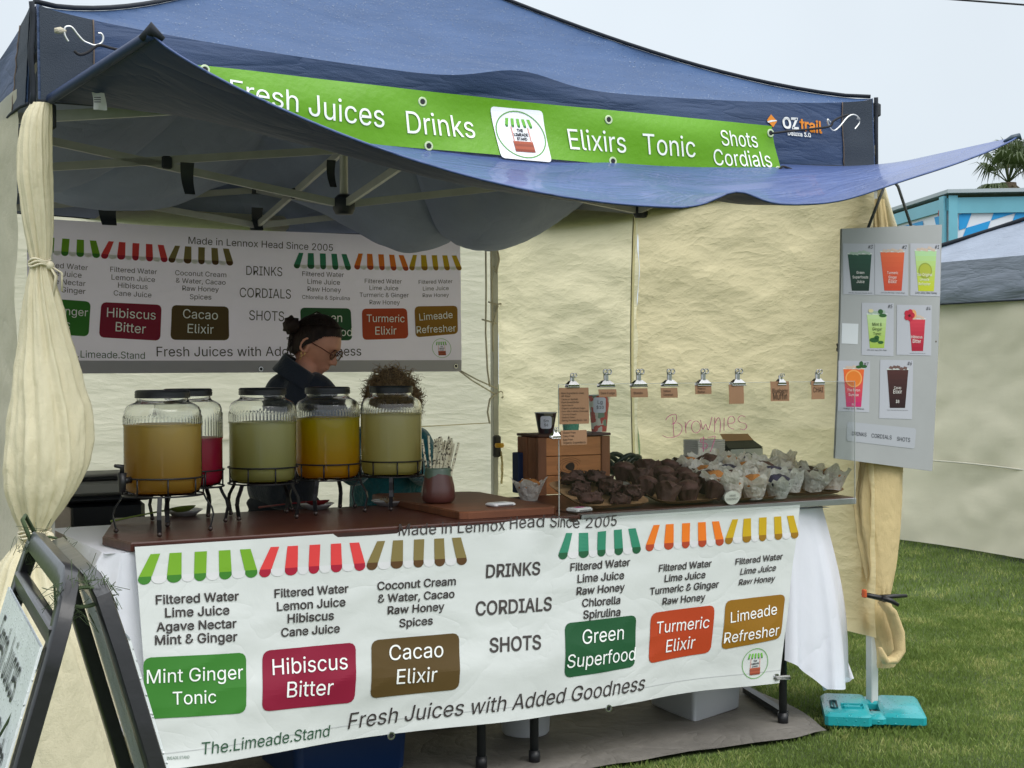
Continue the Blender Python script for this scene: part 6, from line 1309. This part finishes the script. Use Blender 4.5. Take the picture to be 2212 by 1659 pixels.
sw = MB(); skin_into(sw, [(c2(846, 918, CY+.01), .075), (c2(845, 940, CY+.02), (.115, .10)), (c2(842, 985, CY+.05), (.165, .14)), (c2(838, 1045, CY+.08), (.17, .145)), (hp2, (.175, .15)), (hp2+V(0, 0, -.07), (.17, .14))], [(i, i+1) for i in range(5)], 2)
for sh, el, wr, sd in arms: skin_into(sw, [(lerp(sh, nb2, .45), .078), (sh, .076), (lerp(sh, el, .5), .064), (el, .058), (lerp(el, wr, .5), .05), (lerp(el, wr, .88), .04)], [(i, i+1) for i in range(5)], 2)
sw = fuse(sw, .008, 2); sw.v = [tuple(V(*p)+V(1, 1, .3)*(.008*nz(p[0]*12, p[1]*12, p[2]*4)+.004*nz(p[0]*40, p[1]*40, p[2]*30))) for p in sw.v]; sw.build('sweater', M_TEAL, cp, True)
tr = MB(); skin_into(tr, [(hp2+V(0, 0, .02), (.165, .13)), (hp2+V(0, 0, -.08), (.17, .13))], [(0, 1)], 2)
for sx in (-.1, .1): skin_into(tr, [(hp2+V(sx*.8, 0, -.02), .105), (V(hp2[0]+sx*1.1, CY-.12, .42), .078), (V(hp2[0]+sx, CY+.08, .10), .06)], [(0, 1), (1, 2)], 2)
fuse(tr, .01, 3).build('trousers', M_TROU, cp, True)
M_CURL = mat('fair_curls', L('#a58a66', 1), .6, var=(60, .35), trans=.35)
hcap(hc, f2, u2, r2, 1.02, lambda x, y, z: z > -.1 if y > .2 else z > -.8, mat('curl_base', L('#7a644a', .9), .8, bump=(60, 1), var=(60, .4)), cp, .08, 'hair_base')
rs = np.random.RandomState(9); mb = MB()
for i in range(1500):
    x, y, z = rs.normal(size=3); n_ = math.sqrt(x*x+y*y+z*z); x, y, z = x/n_, y/n_, z/n_
    if z < -.55 or (y > .45 and z < .15): continue
    b = hc+(r2*x*.092+f2*y*.100+u2*z*.118); o_ = (r2*x+f2*y+u2*z); dr = o_*rs.uniform(.2, 1)+V(0, 0, -.55)+rs.normal(size=3)*.3; dr /= np.linalg.norm(dr)
    s1 = np.cross(dr, V(.3, .5, .8)); s1 /= np.linalg.norm(s1); s2 = np.cross(dr, s1); R_ = rs.uniform(.003, .0075); Ln = rs.uniform(.022, .05); t0 = rs.uniform(0, 6); tn = rs.uniform(1.3, 2.6)
    mb.tube([b+dr*Ln*t+(s1*math.cos(t0+tn*2*PI*t)+s2*math.sin(t0+tn*2*PI*t))*R_ for t in np.linspace(0, 1, 11)], [.0017]*8+[.0014, .001, .0005], 4)
    if i % 2: mb.tube([b+dr*Ln*1.25*t+(s1*math.cos(t0+9*t)+s2*math.sin(t0+9*t))*R_*1.8 for t in np.linspace(0, 1, 10)], .0006, 3)
mb.build('curls', M_CURL, cp, True, kind='stuff')

# ================= THINGS BEHIND AND UNDER THE COUNTER
t_ = thing('storage_tote', 'black plastic tote with a grey white lid at the left behind the jars', 'tote', (.55, 1.5, .52)); x0, x1 = aY(143, 1100, 1.5)[0], aY(330, 1100, 1.5)[0]
MB().box(((x0+x1)/2, 1.72, .65), (x1-x0-.03, .36, .29), bev=.02).build('tub', mat('black_tote', L('#14181f', 1), .45), t_, 40)
MB().box(((x0+x1)/2, 1.72, .805), (x1-x0, .40, .022), bev=.008).build('tub_rim', mat('black_tote', L('#14181f', 1), .45), t_, 40)
MB().box(((x0+x1)/2+.01, 1.72, .845), (x1-x0-.02, .38, .055), bev=.012).build('lid', mat('lid_grey', L('#9a9a98', .9), .5), t_, 40)
MB().box(((x0+x1)/2, 1.72, .882), (x1-x0-.03, .37, .016), bev=.006).build('lid_top', M_BLACK, t_, 40)
t_ = thing('storage_tote', 'grey lower tote under the black one behind the left tablecloth', 'tote', (.55, 1.5, .02)); MB().box(((x0+x1)/2+.02, 1.72, .26), (x1-x0, .38, .49), bev=.02).build('tub', mat('grey_tote', L('#4a4c4c', 1), .6), t_, 40)
t_ = thing('white_carton', 'pale paper carton with faint pink print behind the left curtain', 'carton', tuple(V(.30, 1.5, .45))); c_ = aY(126, 1145, 1.4); MB().box((c_[0], 1.45, .62), (.09, .12, .34), bev=.004).build('carton', mat('pale_carton', L('#b3a79f', .95), .8, var=(20, .15)), t_)
MB().box((c_[0], 1.45, .21), (.14, .14, .42), bev=.004).build('carton_base', mat('grey_tote', L('#4a4c4c', 1), .6), t_)
A_, B_, C_ = aZ(1500, 1566, .012), aZ(1605, 1530, .012), aZ(1398, 1522, .012)
def tub(label, A, B, C, h, mt, rim=True):
    t_ = thing('storage_tub', label, 'tub', tuple((B+C)/2)); D = B+C-A; ct = (A+B+C+D)/4; mb = MB(); n_ = 6
    def ringp(s_, z):
        out = []; P = [A, B, D, C]
        for i in range(4):
            p, q, r = P[i], P[(i+1) % 4], P[i-1]; d1 = (q-p)/np.linalg.norm(q-p); d0 = (r-p)/np.linalg.norm(r-p)
            for t in np.linspace(0, 1, n_): g = p+d0*.03*(1-t)**2+d1*.03*t**2; g = ct+(g-ct)*s_; out.append(V(g[0], g[1], z))
        return out
    R_ = [ringp(.9, .013), ringp(.95, .02), ringp(1, h*.55), ringp(1.04, h-.03), ringp(1.10, h-.03), ringp(1.11, h), ringp(1.06, h), ringp(1.0, h*.5)]
    k = len(R_[0]); mb.add([p for r in R_ for p in r], [(j*k+i, j*k+(i+1) % k, (j+1)*k+(i+1) % k, (j+1)*k+i) for j in range(len(R_)-1) for i in range(k)]+[tuple(range(k-1, -1, -1))]); mb.build('tub', mt, t_, 50)
    lid = MB(); lid.add(ringp(1.12, h+.001)+ringp(1.12, h+.014)+ringp(1.05, h+.02), [(i, (i+1) % k, k+(i+1) % k, k+i) for i in range(k)]+[(k+i, k+(i+1) % k, 2*k+(i+1) % k, 2*k+i) for i in range(k)]+[tuple(range(2*k, 3*k))]); lid.build('lid', mt, t_, 50)
    return t_
tub('white plastic storage tub on the ground sheet under the right table', A_, B_, C_, .26, mat('white_tub', L('#bfc2c6', .95), .45, spec=.4))
A_ = aZ(740, 1800, .012); tub('navy blue plastic tub under the left table', V(.78, .14, .012), V(1.17, .14, .012), V(.78, .50, .012), .33, mat('navy_tub', L('#12305c', .9), .4))
t_ = thing('bucket', 'small white plastic bucket standing behind the middle table legs', 'bucket', tuple(V(1.72, .36, .013))); MB().lathe([(0, .002), (.078, .002), (.084, .01), (.098, .20), (.104, .205), (.104, .22), (.096, .22), (.082, .02), (0, .02)], 36, (1.72, .36, .013)).build('pail', mat('bucket_white', L('#c4c6c8', .95), .4), t_, 50)
t_ = thing('dark_brick', 'dark reddish block lying behind the bucket under the table', 'block', tuple(V(1.50, .62, .013))); MB().box((1.52, .62, .04), (.16, .10, .05), bev=.006).build('block', mat('dark_block', L('#3a2a28', 1), .8), t_)

# ================= A-BOARD IN THE LEFT FOREGROUND
ab = thing('sandwich_board', 'black framed folding sandwich board close by at the bottom left corner', 'sandwich board', (-.32, -1.7, 0))
M_ABK = mat('wet_black_frame', (.013, .013, .015), .3, spec=.5, coat=.25, bump=(35, .15))
N0, N1 = -2.02, -1.40; AX = -.322; ZT = 1.0
def leg_(x1, y, w_=.036, nm='leg'): return MB().bar((AX+math.copysign(.018, x1-AX), y, ZT-.05), (x1, y, .0), .028, w_, up=(0, 1, 0), bev=.005).build(nm, M_ABK, ab)
# left frame: handle loop, legs, panel facing left ; right frame: legs, panel facing right
XL, XR = -.635, -.02
SK = .10
def onL(z, y, o_=0): t = (ZT-z)/ZT; return V(lerp(AX-.018, XL, t)-o_+(y-N0)*SK, y, z)
def onR(z, y, o_=0): t = (ZT-z)/ZT; return V(lerp(AX+.018, XR, t)+o_+(y-N0)*SK, y, z)
loop = [onL(.01, N0), onL(.45, N0), onL(.88, N0)]+[onL(.94, N0+.004), onL(.985, N0+.03), onL(.998, N0+.07)]+[onL(.998, lerp(N0, N1, t)) for t in (.2, .5, .8)]+[onL(.998, N1-.07), onL(.985, N1-.03), onL(.94, N1-.004), onL(.88, N1), onL(.45, N1), onL(.01, N1)]
mb = MB().sweep(loop, (1, 0, -.3), .036, .022)
mb.build('left_frame', M_ABK, ab, 40)
MB().bar(onL(.925, N0), onL(.925, N1), .022, .034, up=(0, 0, 1), bev=.004).build('handle_rail', M_ABK, ab, 40)
loop = [onR(.01, N0), onR(.45, N0), onR(.90, N0)]+[onR(.97, N0+.02), onR(.985, N0+.07)]+[onR(.985, lerp(N0, N1, t)) for t in (.3, .7)]+[onR(.985, N1-.07), onR(.97, N1-.02), onR(.90, N1), onR(.45, N1), onR(.01, N1)]
mb = MB().sweep(loop, (1, 0, .3), .036, .024)
mb.build('right_frame', M_ABK, ab, 40)
for nmz in (.35, .08): MB().bar(onR(nmz, N0), onR(nmz, N1), .022, .03, up=(0, 0, 1), bev=.003).build('cross_bar', M_ABK, ab)
M_PAN = mat('wet_white_panel', L('#e6ecee', 1), .3, coat=.3, bump=(40, .3), wet=110, var=(9, .1))
def panel(fn, nm, flip):
    mb = MB(); mb.grid(8, 12, lambda a, b: fn(lerp(.915, .06, b), lerp(N0+.005, N1-.01, a), .016), flip=flip); mb.grid(8, 12, lambda a, b: fn(lerp(.915, .06, b), lerp(N0+.005, N1-.01, a), .020 if 1 else 0), flip=not flip)
    for yy in (N0+.005, N1-.01): mb.add([fn(.915, yy, .016), fn(.915, yy, .020), fn(.06, yy, .020), fn(.06, yy, .016)], [(0, 1, 2, 3)])
    return mb.build(nm, M_PAN, ab)
panel(onL, 'left_panel', False); panel(onR, 'right_panel', True)
def Ppan(u, v): return onL(lerp(.915, .06, v), lerp(N1-.01, N0+.005, u), .0205)
PS = Surf([(0, 0), (1, 0), (1, 1), (0, 1)], N1-N0-.015, .78*1.05, Ppan, (-1, 0, .3))
PS.text('Cordials  Shots', .14, .25, .93, .25, ink('#23262a', 1), ab, ital=.25, off=.001, hs=1.5)
PS.text('Fresh Juices', .12, .12, .80, .12, ink('#23262a', 1), ab, ital=.25, off=.001, hs=1.3)
PS.poly([(.35+.22*math.cos(a), .55+.15*math.sin(a)) for a in np.linspace(0, 2*PI, 25)[:-1]], ink('#c4702c', 1), ab, .001, 'printed_fruit'); PS.poly([(.75+.14*math.cos(a), .80+.12*math.sin(a)) for a in np.linspace(0, 2*PI, 25)[:-1]], ink('#8a9a3a', 1), ab, .001, 'printed_fruit')
# green garden twine round the top
rs = np.random.RandomState(6); tw_ = thing('twine', 'frayed green garden twine knotted round the top of the sandwich board', 'twine', tuple(onL(.99, N0))); M_TW = mat('green_twine', L('#3c4a30', 1), .95)
for y0, z0, nq in ((N0+.03, .975, 46), (N1-.05, .990, 30)):
    mb = MB(); c_ = V(AX+(y0-N0)*SK, y0, z0)
    for q in range(3): mb.tube([c_+V(.026*math.cos(a), .005*q+.003*math.sin(a*2), .014*math.sin(a)) for a in np.linspace(0, 2*PI, 16)], .0022, 5)
    for i in range(nq):
        a = rs.uniform(0, 6.3); p = c_+V(.04*math.cos(a), rs.uniform(-.02, .02), .025*math.sin(a)); e_ = rs.normal(size=3)*.010; g_ = rs.normal(size=3)*.008; mb.tube(smooth_px([p, p+e_*.4+g_, p+e_*.8-g_, p+e_+g_*1.5], 3), .0005, 3)
    mb.build('twine_knot', M_TW, tw_, kind='stuff')
MB().tube([V(AX+.03, N1-.05, 1.0), V(AX+.02, N1-.03, 1.035), V(AX+.03, N1, 1.04), V(AX+.05, N1+.0, 1.0)], .004, 6).build('twine_loop', M_TW, tw_, True)
MB().tube([onL(.86, N0+.12), onL(.92, N0+.2, -.02), onL(.985, N0+.22)], .002, 5).tube([onL(.86, N0+.12), onL(.80, N0+.10, .02), onL(.76, N0+.11, .03)], .002, 5).tube([onL(.90, N1-.02), onL(.91, N0+.35), onL(.93, N0)], .002, 5).build('twine_string', M_TW, tw_, True)

# ================= NEIGHBOURING TENT, FOOD VAN, PALM, WIRE
NX = 6.86
nt_ = thing('neighbour_tent', 'silver grey roofed tent with cream side walls at the right', 'tent', (NX+1.5, 2, 0))
M_SILV = mat('silver_canvas', L('#8a94a4', .95), .6, var=(4, .1), bump=(120, .4), wet=60, crump=(5, .5, (.5, .5, 2)))
M_NW = mat('neighbour_cream', L('#efe8cf', 1), .85, crease=(1.6, .10, (1, .5, 1.6), 1), bump=(240, .2), var=(1.5, .05), trans=.3)
def nwall(a, b):
    y = lerp(4.15, -.6, a); z = lerp(.02, 1.80, b); return V(NX+.03*ridged(y*1.1+z*.9, z*1.3-y*.5, 2, 3)+.05*math.sin(y*2.1)*(1-b), y, z)
MB().grid(110, 50, nwall).build('side_wall', M_NW, nt_, True)
MB().tube([V(NX-.03-.0*t, lerp(4.1, -.5, t), lerp(.62, .50, t)+.03*math.sin(t*7)) for t in np.linspace(0, 1, 30)], .006, 6).build('wall_rope', mat('rope_white', L('#cfcbbb', .95), .8), nt_, True)
def nval(a, b):
    y = lerp(4.15, -.8, a); z = lerp(2.03, 1.735, b); return V(NX-.05-.03*ridged(y*1.3, z*5, 4, 3)*b-.04*b, y, z)
MB().grid(110, 12, nval, flip=True).build('valance', mat('silver_valance', L('#7a828e', .95), .55, crump=(5, .5, (.5, .5, 2.5)), var=(3, .12)), nt_, True)
MB().tube([nval(t, 1) for t in np.linspace(0, 1, 60)], .006, 6).build('hem', M_SEAM, nt_, True)
npk = V(NX+2.2, 1.2, 3.25); nc = [V(NX-.05, 4.15, 2.03), V(NX-.05, -.8, 2.03), V(NX+5, -.8, 2.03), V(NX+5, 4.15, 2.03)]
npk = V(NX+1.64, 1.0, 3.22)
for i in range(4):
    p, q = nc[i], nc[(i+1) % 4]
    def nr(a, b, p=p, q=q): g = lerp(lerp(p, q, a), npk, b); g[2] -= .10*math.sin(PI*b)+.03*ridged(a*4, b*3, i, 2)*math.sin(PI*b); return g
    MB().grid(50, 30, nr, flip=False).build('roof_panel', M_SILV, nt_, True)
for i in range(4): MB().tube([lerp(nc[i], npk, t)-V(0, 0, .10*math.sin(PI*t)-.015) for t in np.linspace(0, 1, 16)], .016, 6).build('hip_seam', M_SEAM, nt_, True)
for x, y in ((NX, -.7), (NX+4.9, -.7), (NX+4.9, 4.1), (NX, 4.1)): MB().box((x+.03, y, 1.0), (.035, .035, 2.0)).build('leg', M_BAR, nt_)
# van: corner column at px 2045
vt_ = thing('food_van', 'pale blue market trailer with blue and white lozenge panels behind the tents', 'trailer', (10.5, 7, 0))
D1 = 14.0; vc = aD(2048, 500, D1); vl = aD(1700, 560, D1*1.42); vr = aD(2600, 500, D1*.98)
M_VB1 = mat('pale_blue_paint', L('#6fb0c0', .95), .4, spec=.5, var=(2, .08)); M_LZ = ink('#2d96d2', 1.0); M_LW = mat('van_white', L('#dfe3ea', .95), .4)
def wallq(a, b, za, zb, mt, nm, off=0, par=vt_):
    d = b-a; d[2] = 0; n_ = np.cross(d, V(0, 0, 1)); n_ /= np.linalg.norm(n_); 
    if n_@(CP-a) < 0: n_ = -n_
    mb = MB(); P = [V(p[0], p[1], z)+n_*off for p, z in ((a, za), (b, za), (b, zb), (a, zb))]; Q = [p-n_*.03 for p in P]; mb.add(P+Q, [(0, 1, 2, 3), (7, 6, 5, 4), (0, 4, 5, 1), (1, 5, 6, 2), (2, 6, 7, 3), (3, 7, 4, 0)]); return mb.build(nm, mt, par)
zt_ = aD(2048, 428, D1)[2]; zb_ = zt_-2.3
wallq(vc, vl, .5, zt_, M_LW, 'side_wall'); wallq(vc, vr, .5, zt_, M_LW, 'side_wall')
far = vl+(vr-vc); wallq(vr, far, .5, zt_, M_LW, 'side_wall'); wallq(vl, far, .5, zt_, M_LW, 'side_wall')
zlow = aD(2048, 455, D1)[2]
wallq(vc, vl, zlow, zt_+.0, M_VB1, 'top_rail', .03); wallq(vc, vr, zlow-.03, zt_, M_VB1, 'top_rail', .03)
cu1 = lerp(vc, vl, .02); cu2 = lerp(vc, vr, .035); wallq(vc, cu1, .5, zt_+.02, M_VB1, 'corner_post', .045); wallq(vc, cu2, .5, zt_+.02, M_VB1, 'corner_post', .045)
def clip_(P, f):
    out = []
    for i in range(len(P)):
        a, b = P[i-1], P[i]; fa, fb_ = f(a), f(b)
        if (fa >= 0) != (fb_ >= 0): out.append(lerp(a, b, fa/(fa-fb_)))
        if fb_ >= 0: out.append(b)
    return out
def lozenge(a, b, kx):
    d = b-a; d[2] = 0; Ln = np.linalg.norm(d); d /= Ln; n_ = np.cross(d, V(0, 0, 1)); n_ /= np.linalg.norm(n_)
    if n_@(CP-a) < 0: n_ = -n_
    e1, e2, o_ = V(.23*kx, .068), V(-.062*kx, -.168), V(.0, zlow-.07)
    for i in range(-1, 16):
        for j in range(-7, 9):
            if (i+j) % 2: continue
            P = [o_+e1*i+e2*j, o_+e1*(i+1)+e2*j, o_+e1*(i+1)+e2*(j+1), o_+e1*i+e2*(j+1)]
            for f in (lambda p: p[0]-.10, lambda p: min(Ln, 2.4)-p[0], lambda p: zlow-.03-p[1], lambda p: p[1]-1.35):
                P = clip_(P, f) if len(P) > 2 else P
            if len(P) > 2: MB().add([V(a[0], a[1], 0)+d*p[0]+V(0, 0, p[1])+n_*.006 for p in P], [tuple(range(len(P)))]).build('lozenge', M_LZ, vt_)
lozenge(vc, vr, 1); lozenge(vc, vl, 1.6)
up0 = V(0, 0, 1)
mb = MB(); c_ = (vc+far)/2
rf = [V(p[0], p[1], 0)+(V(p[0], p[1], 0)-V(c_[0], c_[1], 0))*.03 for p in (vc, vr, far, vl)]
mb.add([p+V(0, 0, zt_+.04) for p in rf]+[p+V(0, 0, zt_+.075) for p in rf], [(3, 2, 1, 0), (4, 5, 6, 7), (0, 1, 5, 4), (1, 2, 6, 5), (2, 3, 7, 6), (3, 0, 4, 7)]); mb.build('roof', mat('van_roof', L('#aab4b8', .9), .5), vt_)
lp_ = lerp(vc, vl, .035); lp_[2] = aD(2005, 464, D1*1.02)[2]; MB().box(lp_+toC*.06, (.07, .05, .07), bev=.01).build('marker_lamp', mat('red_lens', L('#a01c1c', 1), .3), vt_)
for fx in (.2, .75):
    p = lerp(vc, vl, fx); MB().lathe([(0, -.1), (.30, -.1), (.32, -.05), (.32, .05), (.30, .1), (0, .1)], 24, (0, 0, 0)).build('wheel', M_BLACK, vt_, 40).location = (p[0]-vt_.location[0], p[1]-vt_.location[1], .33)
# palm
pb = aD(2178, 420, 26); pt_ = thing('palm_tree', 'fan palm showing its ragged crown above the blue trailer', 'palm', (pb[0], pb[1], 0))
zc = aD(2165, 395, 26)[2]
MB().tube([V(pb[0], pb[1], z) for z in np.linspace(0, zc, 12)], [.20]*11+[.14], 12).build('trunk', mat('palm_trunk', L('#5c5040', .9), .9, bump=(20, 1)), pt_, True)
M_FR = mat('palm_leaf', L('#4c5c34', .8), .6, trans=.25, var=(5, .3)); rs = np.random.RandomState(3); M_FD = mat('palm_leaf_dry', L('#6a6040', .8), .8)
for i in range(26):
    az_ = i*2.4+rs.uniform(-.3, .3); el = rs.uniform(-.7, 1.35); d = V(math.cos(az_)*math.cos(el), math.sin(az_)*math.cos(el), math.sin(el)); b = V(pb[0], pb[1], zc); sl = rs.uniform(.4, .65); h = b+d*sl+V(0, 0, -.06*(1-d[2]))
    s_ = np.cross(d, up0); s_ /= max(.1, np.linalg.norm(s_)); u_ = np.cross(s_, d); fr = MB(); fr.tube([b, lerp(b, h, .5)+V(0, 0, .03), h], .012, 5)
    for k in range(22):
        a = lerp(-1.9, 1.9, k/21); dd = d*math.cos(a)+s_*math.sin(a); ln = rs.uniform(.34, .50)*(1-.18*abs(a)); t1 = h+dd*ln*.6+u_*.04; t2 = h+dd*ln+V(0, 0, -rs.uniform(.06, .28)); w_ = np.cross(dd, u_)*.018
        fr.add([h-w_*.3, h+w_*.3, t1+w_, t1-w_, t2], [(0, 1, 2, 3), (3, 2, 4)])
    fr.build('frond', M_FR if el > -.3 else M_FD, pt_)
mb = MB()
for i in range(5): a = rs.uniform(-.1, .1); mb.tube([V(pb[0], pb[1], zc), V(pb[0]+a, pb[1]+a, zc+.45+.08*i)], [.010, .004], 5)
mb.build('spear_leaves', M_FD, pt_, kind='stuff')
pw = thing('power_line', 'thin dark overhead wire crossing the top right corner of the sky', 'wire', tuple(aD(2140, 5, 22))); a_, b_ = aD(-900, -252, 24), aD(2900, 71, 24)
MB().tube([lerp(a_, b_, t)-V(0, 0, .10*math.sin(PI*t)-.07) for t in np.linspace(0, 1, 20)], .016, 6).build('wire', M_CORD, pw)
for k, (e_, s_) in enumerate(((a_, 1), (b_, 1))):
    t_ = thing('utility_pole', 'wooden pole carrying the %s end of the overhead wire' % ('left' if k == 0 else 'right'), 'pole', (e_[0], e_[1], 0)); MB().tube([V(e_[0], e_[1], -.02), V(e_[0], e_[1], e_[2]+.5)], [.15, .10], 12).build('pole', mat('pole_wood', L('#5a4a3c', .9), .9), t_, True)
